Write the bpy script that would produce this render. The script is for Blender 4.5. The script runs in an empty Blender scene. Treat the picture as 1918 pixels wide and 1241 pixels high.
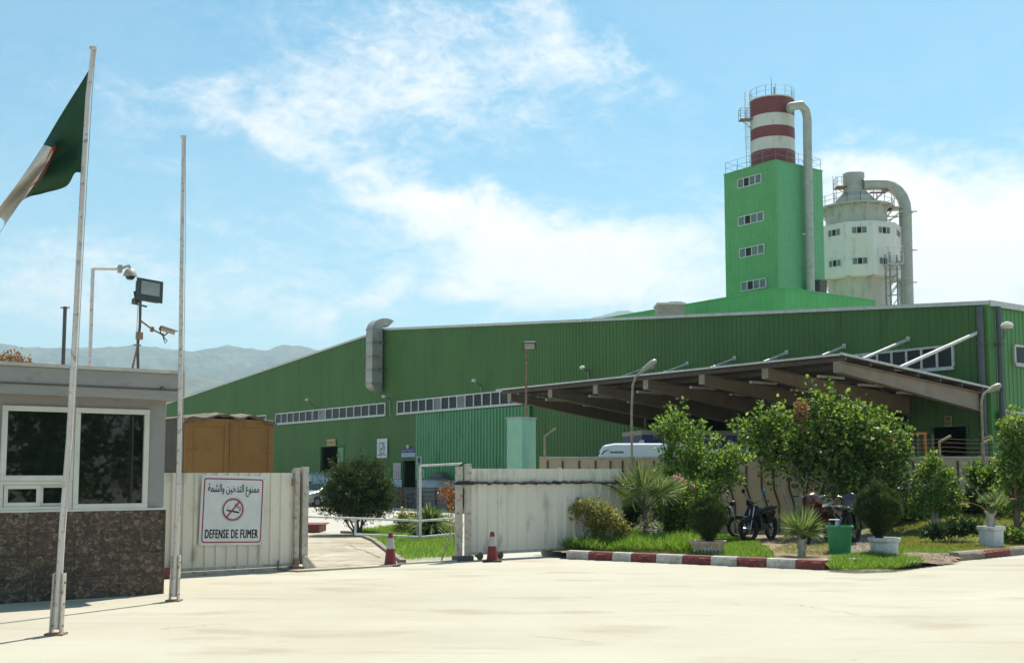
import bpy, bmesh, math, random
import numpy as np
from mathutils import Vector, Matrix

sc = bpy.context.scene
# ------------------------------------------------------------------ camera
F, HOR, CX, EYE = 2100.0, 885.0, 959.0, 1.75
PITCH = math.radians(5.0)
CY = HOR - F*math.tan(PITCH)
cam = bpy.data.cameras.new('camera'); camo = bpy.data.objects.new('camera', cam)
sc.collection.objects.link(camo); sc.camera = camo
camo.location = (0, 0, EYE); camo.rotation_euler = (math.pi/2+PITCH, 0, 0)
cam.sensor_width = 36; cam.lens = F/1918*36
cam.shift_y = (CY-620.5)/1918; cam.clip_start = .1; cam.clip_end = 20000
# ------------------------------------------------------------------ sun and sky
SUN_AZ, SUN_EL = math.radians(30), math.radians(62)      # azimuth from +Y towards +X
sdir = Vector((math.sin(SUN_AZ)*math.cos(SUN_EL), math.cos(SUN_AZ)*math.cos(SUN_EL), math.sin(SUN_EL)))
sl = bpy.data.lights.new('sun', 'SUN'); sl.energy = 4.6; sl.angle = math.radians(.5); sl.color = (1, .94, .81)
so = bpy.data.objects.new('sun', sl); sc.collection.objects.link(so)
so.rotation_euler = sdir.to_track_quat('Z', 'Y').to_euler(); so.location = (20, 30, 60)
sc.view_settings.view_transform = 'Standard'; sc.view_settings.look = 'None'
sc.view_settings.gamma = 1; sc.view_settings.exposure = 0.74

w = bpy.data.worlds.new('World'); sc.world = w; w.use_nodes = True
nt = w.node_tree; nt.nodes.clear()
def N(t, tree=None, **kw):
    n = (tree or nt).nodes.new(t)
    for k, v in kw.items(): setattr(n, k, v)
    return n
def wire(tree, sock, val):
    if isinstance(val, bpy.types.NodeSocket): tree.links.new(val, sock)
    else: sock.default_value = val
def M_(tree, op, a, b=0.0, c=None):
    n = tree.nodes.new('ShaderNodeMath'); n.operation = op
    wire(tree, n.inputs[0], a); wire(tree, n.inputs[1], b)
    if c is not None: wire(tree, n.inputs[2], c)
    return n.outputs[0]
def W(op, a, b=0.0, c=None): return M_(nt, op, a, b, c)
tc = N('ShaderNodeTexCoord'); sep = N('ShaderNodeSeparateXYZ'); nt.links.new(tc.outputs['Generated'], sep.inputs[0])
az = W('ARCTAN2', sep.outputs[0], sep.outputs[1]); el = W('ARCSINE', sep.outputs[2])
sky = N('ShaderNodeTexSky'); sky.sky_type = 'NISHITA'; sky.sun_disc = False
sky.sun_elevation = SUN_EL; sky.sun_rotation = SUN_AZ; sky.altitude = 100; sky.air_density = 1.0; sky.dust_density = .6; sky.ozone_density = 1.6
tint = N('ShaderNodeMix', data_type='RGBA', blend_type='MULTIPLY'); tint.inputs[0].default_value = 1
nt.links.new(sky.outputs[0], tint.inputs[6]); tint.inputs[7].default_value = (.46, .89, .87, 1)
def fbm(sx, sy, detail, rough, dist=0.0, off=0.0, scale=1.0):
    cb = N('ShaderNodeCombineXYZ'); wire(nt, cb.inputs[0], W('MULTIPLY', az, sx)); wire(nt, cb.inputs[1], W('MULTIPLY', el, sy)); cb.inputs[2].default_value = off
    n = N('ShaderNodeTexNoise'); n.inputs['Scale'].default_value = scale; n.inputs['Detail'].default_value = detail
    n.inputs['Roughness'].default_value = rough; n.inputs['Distortion'].default_value = dist
    nt.links.new(cb.outputs[0], n.inputs['Vector']); return n.outputs['Fac']
wob = W('MULTIPLY', W('SUBTRACT', fbm(9, 14, 4, .6, .3, 5.0), .5), .16)
wob2 = W('MULTIPLY', W('SUBTRACT', fbm(9, 14, 4, .6, .3, 25.0), .5), .12)
azw = W('ADD', az, wob); elw = W('ADD', el, wob2)
def blob(px, py, rx, ry, rot, amp):          # a soft ellipse of cloud at a direction in the sky
    a0 = (px-CX)/F; e0 = (HOR-py)/F; a0 = math.atan(a0); e0 = math.atan(e0)*math.cos(a0)
    c, s = math.cos(math.radians(rot)), math.sin(math.radians(rot))
    da = W('SUBTRACT', azw, a0); de = W('SUBTRACT', elw, e0)
    x = W('MULTIPLY', W('ADD', W('MULTIPLY', da, c), W('MULTIPLY', de, s)), F/rx)
    y = W('MULTIPLY', W('SUBTRACT', W('MULTIPLY', de, c), W('MULTIPLY', da, s)), F/ry)
    r2 = W('ADD', W('MULTIPLY', x, x), W('MULTIPLY', y, y))
    return W('MULTIPLY', W('EXPONENT', W('MULTIPLY', r2, -1.0)), amp)
BL = [(820, 60, 380, 80, -10, .78), (480, 195, 320, 62, 8, .95), (830, 185, 340, 62, -14, .72), (1080, 90, 170, 70, -30, .8), (640, 290, 230, 45, -22, .6),
      (800, 380, 190, 65, -30, .85), (1000, 450, 250, 85, -12, 1.15), (1190, 470, 250, 90, -5, 1.0), (1300, 400, 120, 35, 5, .45),
      (1780, 400, 300, 130, -4, 1.55), (1900, 500, 330, 130, 0, 1.3), (1660, 310, 130, 40, 0, .6), (80, 540, 150, 60, 0, .8), (450, 570, 300, 80, 5, .75), (650, 450, 500, 60, -10, .35), (300, 400, 300, 40, 5, .3),
      (700, 545, 60, 22, 0, .6), (875, 545, 60, 34, 0, .8), (90, 100, 160, 16, -6, .35), (60, 160, 140, 14, -4, .25), (1200, 560, 900, 55, 0, .6), (250, 470, 260, 28, 4, .3)]
tot = None
for b in BL:
    t = blob(*b); tot = t if tot is None else W('ADD', tot, t)
front = W('MULTIPLY_ADD', W('GREATER_THAN', sep.outputs[1], 0.0), 1.0, 0.0)
ns = W('ADD', W('MULTIPLY', fbm(16, 30, 9, .62, 1.2, 2.0), .62), W('MULTIPLY', fbm(60, 110, 6, .6, .8, 9.0), .38))
ns2 = W('SUBTRACT', fbm(5, 9, 6, .6, .5, 31.0), .12)
cov = W('ADD', W('MULTIPLY', tot, .55), W('MULTIPLY', W('SUBTRACT', 1.0, front), .25))
dens = W('ADD', W('MULTIPLY', W('SUBTRACT', ns, .5), 2.0), W('MULTIPLY_ADD', cov, 1.35, -.36))
dens = W('MULTIPLY', dens, W('MINIMUM', W('MULTIPLY_ADD', cov, 3.0, .08), 1.0))
mr = N('ShaderNodeMapRange', interpolation_type='SMOOTHSTEP'); wire(nt, mr.inputs[0], dens); mr.inputs[1].default_value = -.25; mr.inputs[2].default_value = 1.2
cl = W('MULTIPLY', mr.outputs[0], .97)
# pale veil near the horizon
veil = W('MULTIPLY', W('EXPONENT', W('MULTIPLY', W('MAXIMUM', el, 0.0), -7.5)), .93)
vm = N('ShaderNodeMix', data_type='RGBA'); wire(nt, vm.inputs[0], veil); nt.links.new(tint.outputs[2], vm.inputs[6]); vm.inputs[7].default_value = (6.2, 6.4, 6.0, 1)
cm = N('ShaderNodeMix', data_type='RGBA'); wire(nt, cm.inputs[0], cl); nt.links.new(vm.outputs[2], cm.inputs[6]); cm.inputs[7].default_value = (7.7, 7.3, 6.9, 1)
bg = N('ShaderNodeBackground'); bg.inputs[1].default_value = .1; nt.links.new(cm.outputs[2], bg.inputs[0])
wo = N('ShaderNodeOutputWorld'); nt.links.new(bg.outputs[0], wo.inputs[0])

# ------------------------------------------------------------------ frames and picking helpers
A = math.atan2(.586, .81); CA, SA = math.cos(A), math.sin(A)
def toS(X, Y): return (X*CA+Y*SA, -X*SA+Y*CA)
def toW(x, y): return (x*CA-y*SA, x*SA+y*CA)
def ray(px, py):
    xi, yi = (px-CX)/F, (CY-py)/F
    return (xi, math.cos(PITCH)-yi*math.sin(PITCH), math.sin(PITCH)+yi*math.cos(PITCH))
def gnd(px, py, z=0.0):
    d = ray(px, py); t = (z-EYE)/d[2]; return (d[0]*t, d[1]*t)
def at(px, py, Y):
    d = ray(px, py); t = Y/d[1]; return (d[0]*t, Y, EYE+d[2]*t)
def sx(px, py, x0):       # site frame, plane x = x0 -> (y, z)
    d = ray(px, py); a, b = toS(d[0], d[1]); t = x0/a; return (b*t, EYE+d[2]*t)
def sy(px, py, y0):       # site frame, plane y = y0 -> (x, z)
    d = ray(px, py); a, b = toS(d[0], d[1]); t = y0/b; return (a*t, EYE+d[2]*t)
def lerp(a, b, t): return a+(b-a)*t
def sstep(a, b, x):
    t = min(1, max(0, (x-a)/(b-a))); return t*t*(3-2*t)

# ------------------------------------------------------------------ materials
MC = {}
def mat(name, c1, c2=None, rough=.6, scale=2.0, stretch=(1, 1, 1), metal=0.0, bump=0.0, bscale=30.0, detail=6, spread=(.35, .65), spec=.5, c3=None, fine=0.0, coat=0.0):
    m = bpy.data.materials.new(name); m.use_nodes = True; t = m.node_tree; p = t.nodes['Principled BSDF']
    p.inputs['Roughness'].default_value = rough; p.inputs['Metallic'].default_value = metal
    p.inputs['Specular IOR Level'].default_value = spec; p.inputs['Coat Weight'].default_value = coat
    co = N('ShaderNodeTexCoord', t); mp = N('ShaderNodeMapping', t); mp.inputs['Scale'].default_value = stretch
    t.links.new(co.outputs['Object'], mp.inputs[0])
    if c2 is None: c2 = tuple(c*.8 for c in c1)
    n = N('ShaderNodeTexNoise', t); n.inputs['Scale'].default_value = scale; n.inputs['Detail'].default_value = detail; n.inputs['Roughness'].default_value = .6
    t.links.new(mp.outputs[0], n.inputs['Vector'])
    r = N('ShaderNodeValToRGB', t); e = r.color_ramp.elements
    e[0].position, e[1].position = spread; e[0].color = (*c1, 1); e[1].color = (*c2, 1)
    t.links.new(n.outputs['Fac'], r.inputs[0]); out = r.outputs[0]
    if c3 is not None:
        n3 = N('ShaderNodeTexNoise', t); n3.inputs['Scale'].default_value = scale*3.1; n3.inputs['Detail'].default_value = 8
        t.links.new(mp.outputs[0], n3.inputs['Vector'])
        r3 = N('ShaderNodeValToRGB', t); r3.color_ramp.elements[0].position = .56; r3.color_ramp.elements[1].position = .72
        t.links.new(n3.outputs['Fac'], r3.inputs[0])
        mx = N('ShaderNodeMix', t, data_type='RGBA'); t.links.new(r3.outputs[0], mx.inputs[0]); t.links.new(out, mx.inputs[6]); mx.inputs[7].default_value = (*c3, 1); out = mx.outputs[2]
    if fine:
        nf = N('ShaderNodeTexNoise', t); nf.inputs['Scale'].default_value = 45; nf.inputs['Detail'].default_value = 8; nf.inputs['Roughness'].default_value = .75
        t.links.new(co.outputs['Object'], nf.inputs['Vector']); mf = N('ShaderNodeMapRange', t); t.links.new(nf.outputs['Fac'], mf.inputs[0]); mf.inputs[1].default_value = .3; mf.inputs[2].default_value = .7; mf.inputs[3].default_value = 1-fine; mf.inputs[4].default_value = 1+fine*.6
        vm_ = N('ShaderNodeVectorMath', t, operation='SCALE'); t.links.new(out, vm_.inputs[0]); t.links.new(mf.outputs[0], vm_.inputs['Scale']); out = vm_.outputs[0]
    t.links.new(out, p.inputs['Base Color'])
    if bump:
        nb = N('ShaderNodeTexNoise', t); nb.inputs['Scale'].default_value = bscale; nb.inputs['Detail'].default_value = 5
        t.links.new(co.outputs['Object'], nb.inputs['Vector'])
        b = N('ShaderNodeBump', t); b.inputs['Strength'].default_value = bump; b.inputs['Distance'].default_value = .02
        t.links.new(nb.outputs['Fac'], b.inputs['Height']); t.links.new(b.outputs[0], p.inputs['Normal'])
    MC[name] = m; return m
def leafmat(name, cols, trans=.4, rough=.45, tcol=None):
    m = bpy.data.materials.new(name); m.use_nodes = True; t = m.node_tree; p = t.nodes['Principled BSDF']
    g = N('ShaderNodeNewGeometry', t); r = N('ShaderNodeValToRGB', t); el_ = r.color_ramp.elements
    while len(el_) < len(cols): el_.new(.5)
    for i, c in enumerate(cols): el_[i].position = i/(len(cols)-1); el_[i].color = (*c, 1)
    t.links.new(g.outputs['Random Per Island'], r.inputs[0]); t.links.new(r.outputs[0], p.inputs['Base Color'])
    p.inputs['Roughness'].default_value = rough; p.inputs['Specular IOR Level'].default_value = .4
    tr = N('ShaderNodeBsdfTranslucent', t); hv = N('ShaderNodeHueSaturation', t); hv.inputs['Value'].default_value = 1.9; hv.inputs['Saturation'].default_value = 1.1; hv.inputs['Hue'].default_value = .485
    t.links.new(r.outputs[0], hv.inputs['Color']); t.links.new(hv.outputs[0], tr.inputs[0])
    mx = N('ShaderNodeMixShader', t); mx.inputs[0].default_value = trans
    t.links.new(p.outputs[0], mx.inputs[1]); t.links.new(tr.outputs[0], mx.inputs[2])
    t.links.new(mx.outputs[0], t.nodes['Material Output'].inputs[0]); MC[name] = m; return m
def glass(name, c=(.012, .016, .018), rough=.04, spec=.5):
    return mat(name, c, tuple(x*1.6 for x in c), rough=rough, scale=1.3, spec=spec)

# ------------------------------------------------------------------ mesh builder
class MB:
    def __init__(s): s.v = []; s.f = []; s.m = []
    def add(s, vs, fs, mi=0):
        o = len(s.v); s.v += [tuple(v) for v in vs]; s.f += [tuple(i+o for i in f) for f in fs]; s.m += [mi]*len(fs); return s
    def quad(s, a, b, c, d, mi=0): return s.add([a, b, c, d], [(0, 1, 2, 3)], mi)
    def poly(s, pts, mi=0): return s.add(pts, [tuple(range(len(pts)))], mi)
    def box(s, x0, x1, y0, y1, z0, z1, mi=0, mtx=None):
        vs = [(x, y, z) for z in (z0, z1) for y in (y0, y1) for x in (x0, x1)]
        if mtx is not None: vs = [tuple(mtx @ Vector(v)) for v in vs]
        return s.add(vs, [(0, 2, 3, 1), (4, 5, 7, 6), (0, 1, 5, 4), (2, 6, 7, 3), (0, 4, 6, 2), (1, 3, 7, 5)], mi)
    def prism(s, pts, d, mi=0):      # polygon of 3-D points swept by vector d
        n = len(pts); vs = [tuple(p) for p in pts]+[tuple(Vector(p)+Vector(d)) for p in pts]
        fs = [tuple(range(n-1, -1, -1)), tuple(range(n, 2*n))]+[(i, (i+1) % n, n+(i+1) % n, n+i) for i in range(n)]
        return s.add(vs, fs, mi)
    def tube(s, pts, r, n=8, mi=0, cap=True):
        pts = [Vector(p) for p in pts]; rs = r if isinstance(r, (list, tuple)) else [r]*len(pts)
        vs = []; up = None
        for i, p in enumerate(pts):
            d = (pts[min(i+1, len(pts)-1)]-pts[max(i-1, 0)]).normalized()
            if up is None: up = Vector((0, 0, 1)) if abs(d.z) < .9 else Vector((1, 0, 0))
            a = d.cross(up)
            if a.length < 1e-4: a = d.cross(Vector((0, 1, 0)))
            a.normalize(); b = d.cross(a).normalized(); up = -b if (-b).dot(up) > 0 else b
            if i == 0: pass
            a = d.cross(up).normalized(); b = up
            for k in range(n):
                t = 2*math.pi*k/n; vs.append(tuple(p+(a*math.cos(t)+b*math.sin(t))*rs[i]))
        fs = []
        for i in range(len(pts)-1):
            for k in range(n): fs.append((i*n+k, i*n+(k+1) % n, (i+1)*n+(k+1) % n, (i+1)*n+k))
        if cap: fs += [tuple(range(n-1, -1, -1)), tuple(range((len(pts)-1)*n, len(pts)*n))]
        return s.add(vs, fs, mi)
    def lathe(s, c, prof, n=24, mi=0, cap=True, a0=0.0, sxy=(1, 1)):
        vs = []
        for r, z in prof:
            for k in range(n):
                t = a0+2*math.pi*k/n; vs.append((c[0]+r*math.cos(t)*sxy[0], c[1]+r*math.sin(t)*sxy[1], c[2]+z))
        fs = []
        for i in range(len(prof)-1):
            for k in range(n): fs.append((i*n+k, i*n+(k+1) % n, (i+1)*n+(k+1) % n, (i+1)*n+k))
        if cap: fs += [tuple(range(n-1, -1, -1)), tuple(range((len(prof)-1)*n, len(prof)*n))]
        return s.add(vs, fs, mi)
    def torus(s, c, R, r, axis=(0, 1, 0), n=28, k=8, mi=0):
        ax = Vector(axis).normalized(); a = ax.orthogonal().normalized(); b = ax.cross(a); vs = []
        for i in range(n):
            t = 2*math.pi*i/n; d = a*math.cos(t)+b*math.sin(t)
            for j in range(k):
                q = 2*math.pi*j/k; vs.append(tuple(Vector(c)+d*(R+r*math.cos(q))+ax*r*math.sin(q)))
        fs = [(i*k+j, ((i+1) % n)*k+j, ((i+1) % n)*k+(j+1) % k, i*k+(j+1) % k) for i in range(n) for j in range(k)]
        return s.add(vs, fs, mi)
    def loft(s, rings, mi=0, cap=True):
        n = len(rings[0]); vs = [p for r in rings for p in r]; fs = []
        for i in range(len(rings)-1):
            for k in range(n): fs.append((i*n+k, i*n+(k+1) % n, (i+1)*n+(k+1) % n, (i+1)*n+k))
        if cap: fs += [tuple(range(n-1, -1, -1)), tuple(range((len(rings)-1)*n, len(rings)*n))]
        return s.add(vs, fs, mi)
    def xf(s, m): s.v = [tuple(m @ Vector(v)) for v in s.v]; return s
    def mesh(s, name, mats, base=(0, 0, 0), smooth=35):
        me = bpy.data.meshes.new(name)
        vs = [(v[0]-base[0], v[1]-base[1], v[2]-base[2]) for v in s.v]
        me.from_pydata(vs, [], s.f); 
        for m in mats: me.materials.append(m)
        if len(mats) > 1: me.polygons.foreach_set('material_index', s.m)
        bm = bmesh.new(); bm.from_mesh(me); bmesh.ops.recalc_face_normals(bm, faces=bm.faces); bm.to_mesh(me); bm.free()
        if smooth:
            me.polygons.foreach_set('use_smooth', [True]*len(me.polygons)); me.set_sharp_from_angle(angle=math.radians(smooth))
        me.update(); return me
def npmesh(name, verts, k, mats, base=(0, 0, 0), smooth=False):
    """verts: (n*k,3) array, every k consecutive vertices one face"""
    verts = np.asarray(verts, dtype=np.float32)-np.array(base, dtype=np.float32); n = len(verts)//k
    me = bpy.data.meshes.new(name); me.vertices.add(n*k); me.vertices.foreach_set('co', verts.ravel())
    me.loops.add(n*k); me.loops.foreach_set('vertex_index', np.arange(n*k, dtype=np.int32))
    me.polygons.add(n); me.polygons.foreach_set('loop_start', np.arange(0, n*k, k, dtype=np.int32)); me.polygons.foreach_set('loop_total', np.full(n, k, dtype=np.int32))
    for m in mats: me.materials.append(m)
    me.update(calc_edges=True); return me
COL = sc.collection
def setp(o, label=None, cat=None, group=None, kind=None):
    if label: o['label'] = label
    if cat: o['category'] = cat
    if group: o['group'] = group
    if kind: o['kind'] = kind
    return o
class Thing:
    """base in the coordinates its parts are given in; ang turns that frame into the world"""
    def __init__(s, name, label, cat, base=(0, 0, 0), ang=0.0, group=None, kind=None, local=False, loc=None):
        s.e = bpy.data.objects.new(name, None); COL.objects.link(s.e); setp(s.e, label, cat, group, kind); s.e.empty_display_size = .3
        s.local = local; s.base = (0, 0, 0) if local else base
        c, n = math.cos(ang), math.sin(ang)
        b = base if not local else (0, 0, 0)
        s.e.location = loc if loc is not None else ((b[0]*c-b[1]*n, b[0]*n+b[1]*c, b[2]) if not local else base)
        s.e.rotation_euler = (0, 0, ang)
    def part(s, name, mb, mats, parent=None, label=None, smooth=35, kind=None, bevel=0):
        if not isinstance(mats, (list, tuple)): mats = [mats]
        me = mb.mesh(name, mats, s.base, smooth) if isinstance(mb, MB) else mb
        o = bpy.data.objects.new(name, me); COL.objects.link(o); o.parent = parent or s.e
        if label: o['label'] = label
        if kind: o['kind'] = kind
        if bevel:
            b = o.modifiers.new('bevel', 'BEVEL'); b.width = bevel; b.segments = 2; b.limit_method = 'ANGLE'
        return o
def single(name, mb, mats, label=None, cat=None, base=(0, 0, 0), ang=0.0, group=None, kind=None, smooth=35):
    if not isinstance(mats, (list, tuple)): mats = [mats]
    me = mb.mesh(name, mats, base, smooth) if isinstance(mb, MB) else mb
    o = bpy.data.objects.new(name, me); COL.objects.link(o)
    c, n = math.cos(ang), math.sin(ang); o.location = (base[0]*c-base[1]*n, base[0]*n+base[1]*c, base[2]); o.rotation_euler = (0, 0, ang)
    return setp(o, label, cat, group, kind)
def copy_tree(o, label=None, loc=None, rotz=None, parent=None):
    c = o.copy(); COL.objects.link(c)
    if parent: c.parent = parent
    if label: c['label'] = label
    if loc is not None: c.location = loc
    if rotz is not None: c.rotation_euler = (0, 0, rotz)
    for ch in list(o.children): copy_tree(ch, parent=c)
    return c
_txt = {}
def text_mb(s, width=None, height=None, bold=0.0, mi=0, spacing=1.0):
    """flat lettering in the xz plane, centred on the origin, scaled to width x height; faces -y"""
    cu = bpy.data.curves.new('lettering', 'FONT'); cu.body = s; cu.resolution_u = 3; cu.space_character = spacing
    ob = bpy.data.objects.new('lettering', cu); COL.objects.link(ob)
    bpy.context.view_layer.update()
    me = bpy.data.meshes.new_from_object(ob.evaluated_get(bpy.context.evaluated_depsgraph_get()))
    v = [tuple(x.co) for x in me.vertices]; f = [tuple(p.vertices) for p in me.polygons]
    bpy.data.objects.remove(ob); bpy.data.curves.remove(cu); bpy.data.meshes.remove(me)
    m = MB()
    if not v: return m
    x0, x1 = min(a[0] for a in v), max(a[0] for a in v); y0, y1 = min(a[1] for a in v), max(a[1] for a in v)
    kx = width/(x1-x0) if width else 1; ky = height/(y1-y0) if height else kx
    for k, d in enumerate((0, -bold, bold, -bold*.6, bold*.6, -bold*.3, bold*.3) if bold else (0,)):      # heavier strokes: the letters repeated a hair apart
        m.add([((a[0]+d-(x0+x1)/2)*kx, -.0003*k, (a[1]+(d*.35 if k in (1, 4) else -d*.35)-(y0+y1)/2)*ky) for a in v], f, mi)
    return m
AR = {'م': 0xFEE1, 'ن': 0xFEE5, 'ع': 0xFEC9, 'ل': 0xFEDD, 'ت': 0xFE95, 'خ': 0xFEA5, 'ي': 0xFEF1, 'ش': 0xFEB5, 'ه': 0xFEE9, 'س': 0xFEB1, 'ق': 0xFED5}
AR2 = {'و': 0xFEED, 'ا': 0xFE8D, 'د': 0xFEA9, 'ة': 0xFE93, 'ر': 0xFEAD}
def arabic(s):
    out = []
    for i, ch in enumerate(s):
        pj = i > 0 and s[i-1] in AR; nj = i+1 < len(s) and (s[i+1] in AR or s[i+1] in AR2)
        if ch in AR: out.append(chr(AR[ch]+((3 if nj else 1) if pj else (2 if nj else 0))))
        elif ch in AR2: out.append(chr(AR2[ch]+(1 if pj else 0)))
        else: out.append(ch)
    return ''.join(reversed(out))
rnd = random.Random(7); rg = np.random.default_rng(11)
# ================================================================== materials used by the setting
mat('concrete_paving', (.40, .368, .295), (.45, .415, .34), rough=.9, scale=.35, c3=(.34, .295, .22), bump=.25, bscale=60, stretch=(.45, 1, 1), fine=.10)
mat('yard_concrete', (.38, .365, .32), (.44, .42, .37), rough=.9, scale=.3, stretch=(1, 3, 1), c3=(.36, .34, .30))
mat('driveway_concrete', (.29, .24, .17), (.45, .40, .31), fine=.15, rough=.92, scale=.9, stretch=(1, 1.6, 1), c3=(.17, .14, .11), bump=.5, bscale=40)
mat('soil', (.19, .13, .08), (.30, .22, .14), rough=1, scale=1.5, c3=(.13, .085, .05), bump=1, bscale=50)
mat('dry_ground', (.26, .24, .15), (.17, .19, .10), rough=1, scale=.05)
mat('hill_side', (.13, .13, .085), (.05, .07, .045), rough=1, scale=.012, c3=(.22, .20, .13), detail=10)
mat('kerb_red', (.15, .022, .022), (.20, .045, .04), rough=.75, scale=6, c3=(.24, .14, .12), bump=.3)
mat('kerb_white', (.52, .50, .47), (.36, .34, .31), rough=.8, scale=5, c3=(.24, .22, .20), bump=.3)
mat('kerb_worn', (.27, .23, .18), (.20, .15, .12), rough=.9, scale=5, c3=(.36, .33, .29), bump=.4)
mat('crack_dark', (.05, .045, .04), rough=1); mat('joint_dark', (.33, .29, .22), rough=1)
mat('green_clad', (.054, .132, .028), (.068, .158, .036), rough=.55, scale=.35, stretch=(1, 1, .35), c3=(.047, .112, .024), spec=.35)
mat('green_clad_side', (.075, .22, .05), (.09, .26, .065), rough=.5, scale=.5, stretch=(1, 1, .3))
mat('green_door', (.07, .23, .095), (.09, .27, .12), rough=.5, scale=.9, stretch=(1, 1, .4), c3=(.045, .18, .08))
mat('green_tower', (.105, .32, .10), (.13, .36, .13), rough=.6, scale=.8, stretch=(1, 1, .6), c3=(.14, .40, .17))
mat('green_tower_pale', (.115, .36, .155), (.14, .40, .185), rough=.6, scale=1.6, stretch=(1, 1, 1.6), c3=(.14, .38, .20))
mat('green_annex', (.08, .38, .085), (.10, .43, .12), rough=.6, scale=.6)
mat('white_trim', (.62, .62, .58), (.48, .48, .44), rough=.5, scale=4)
mat('white_paint', (.66, .66, .63), (.50, .50, .47), rough=.45, scale=3, c3=(.40, .36, .30))
mat('pale_blue_white', (.50, .56, .60), (.40, .46, .50), rough=.8, scale=2)
mat('duct_grey', (.40, .385, .33), (.30, .285, .245), rough=.5, scale=1.5, metal=.3)
mat('pipe_grey', (.44, .44, .39), (.36, .36, .31), rough=.5, scale=1.2, metal=.15, c3=(.30, .27, .21))
mat('steel_dark', (.07, .06, .055), (.11, .09, .075), rough=.6, scale=5)
mat('galvanised', (.30, .31, .31), (.22, .22, .21), rough=.45, scale=6, metal=.5)
mat('downpipe_grey', (.10, .11, .115), (.07, .08, .085), rough=.5, scale=3); mat('rusty_steel', (.20, .10, .05), (.30, .22, .15), rough=.8, scale=8, c3=(.10, .05, .03))
mat('canopy_sheet', (.13, .11, .085), (.09, .075, .06), rough=.6, scale=2, stretch=(.4, 1, 1), metal=.2, c3=(.16, .10, .065))
mat('canopy_beam', (.31, .255, .185), (.24, .195, .14), rough=.55, scale=2)
mat('tank_red', (.17, .03, .028), (.21, .045, .04), rough=.55, scale=1, stretch=(1, 1, .3))
mat('tank_white', (.60, .58, .52), (.66, .64, .59), rough=.6, scale=1, stretch=(1, 1, .3), c3=(.50, .44, .35))
mat('silo_white', (.74, .71, .67), (.68, .65, .60), rough=.6, scale=.5, stretch=(1, 1, .5), c3=(.55, .52, .45))
mat('silo_grey', (.54, .52, .46), (.46, .44, .38), rough=.7, scale=.6, stretch=(1, 1, .35), c3=(.38, .34, .27))
mat('dark_inside', (.015, .015, .014), rough=.9); mat('roof_sheet', (.30, .30, .28), rough=.6)
mat('beige_box', (.36, .33, .24), rough=.7)
glass('glass_dark', (.012, .013, .016), .2, .22); glass('glass_mid', (.10, .115, .12), .25); glass('glass_booth', (.006, .009, .007), .02, .5)

# stains, tyre scuffs and grit worn into the forecourt
t_ = MC['concrete_paving'].node_tree; p_ = t_.nodes['Principled BSDF']; src = p_.inputs['Base Color'].links[0].from_socket; co_ = N('ShaderNodeTexCoord', t_)
for (scl, rot, st, lo, hi, colr) in ((.5, .62, (.10, 1.6, 1), .54, .70, (.86, .84, .80)), (1.1, -.25, (.12, 2.2, 1), .58, .70, (.84, .83, .80)), (3.5, 0, (1, 1, 1), .62, .74, (.74, .71, .66)), (.22, .3, (1, 1, 1), .45, .62, (.93, .91, .87))):
    mp_ = N('ShaderNodeMapping', t_); mp_.inputs['Rotation'].default_value = (0, 0, rot); mp_.inputs['Scale'].default_value = st; t_.links.new(co_.outputs['Object'], mp_.inputs[0])
    nn_ = N('ShaderNodeTexNoise', t_); nn_.inputs['Scale'].default_value = scl; nn_.inputs['Detail'].default_value = 9; nn_.inputs['Roughness'].default_value = .68; t_.links.new(mp_.outputs[0], nn_.inputs['Vector'])
    rr_ = N('ShaderNodeMapRange', t_); t_.links.new(nn_.outputs['Fac'], rr_.inputs[0]); rr_.inputs[1].default_value = lo; rr_.inputs[2].default_value = hi
    mm_ = N('ShaderNodeMix', t_, data_type='RGBA', blend_type='MULTIPLY'); t_.links.new(rr_.outputs[0], mm_.inputs[0]); t_.links.new(src, mm_.inputs[6]); mm_.inputs[7].default_value = (*colr, 1); src = mm_.outputs[2]
t_.links.new(src, p_.inputs['Base Color'])
# ================================================================== ground
YZ = -0.2
GATE = 18.95
def yardz(X, Y):
    x, y = toS(X, Y); return YZ*sstep(GATE+8, GATE+22, y)
m = MB(); m.quad((-4800, -800, -.32), (4800, -800, -.32), (4800, 4900, -.32), (-4800, 4900, -.32))
single('ground', m, MC['dry_ground'], kind='structure')
m = MB()   # forecourt: everything in front of the gates and the garden
m.quad((-70, -60, 0), (90, -60, 0), (90, 23.2, 0), (-70, 23.2, 0))
single('concrete_forecourt', m, MC['concrete_paving'], kind='structure')
m = MB(); n = 90   # yard behind the gates, falling slightly to the factory
xs = np.linspace(-70, 95, 41); ys = np.linspace(23.2, 130, n)
for i in range(40):
    for j in range(n-1):
        q = [(xs[i], ys[j]), (xs[i+1], ys[j]), (xs[i+1], ys[j+1]), (xs[i], ys[j+1])]
        m.quad(*[(a, b, yardz(a, b)) for a, b in q])
single('yard_pavement', m, MC['yard_concrete'], kind='structure')
mat('bounce_damping_dark', (.055, .053, .05), (.075, .072, .066), rough=.9, scale=2)
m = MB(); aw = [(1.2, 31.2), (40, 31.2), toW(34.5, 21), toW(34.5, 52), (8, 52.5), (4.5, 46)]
m.poly([(a, b, YZ*0+.012) for a, b in aw]); single('bounce_damping_ground', m, MC['bounce_damping_dark'], kind='structure')  # added unseen dark ground, cuts light bouncing up under the canopy
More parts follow.
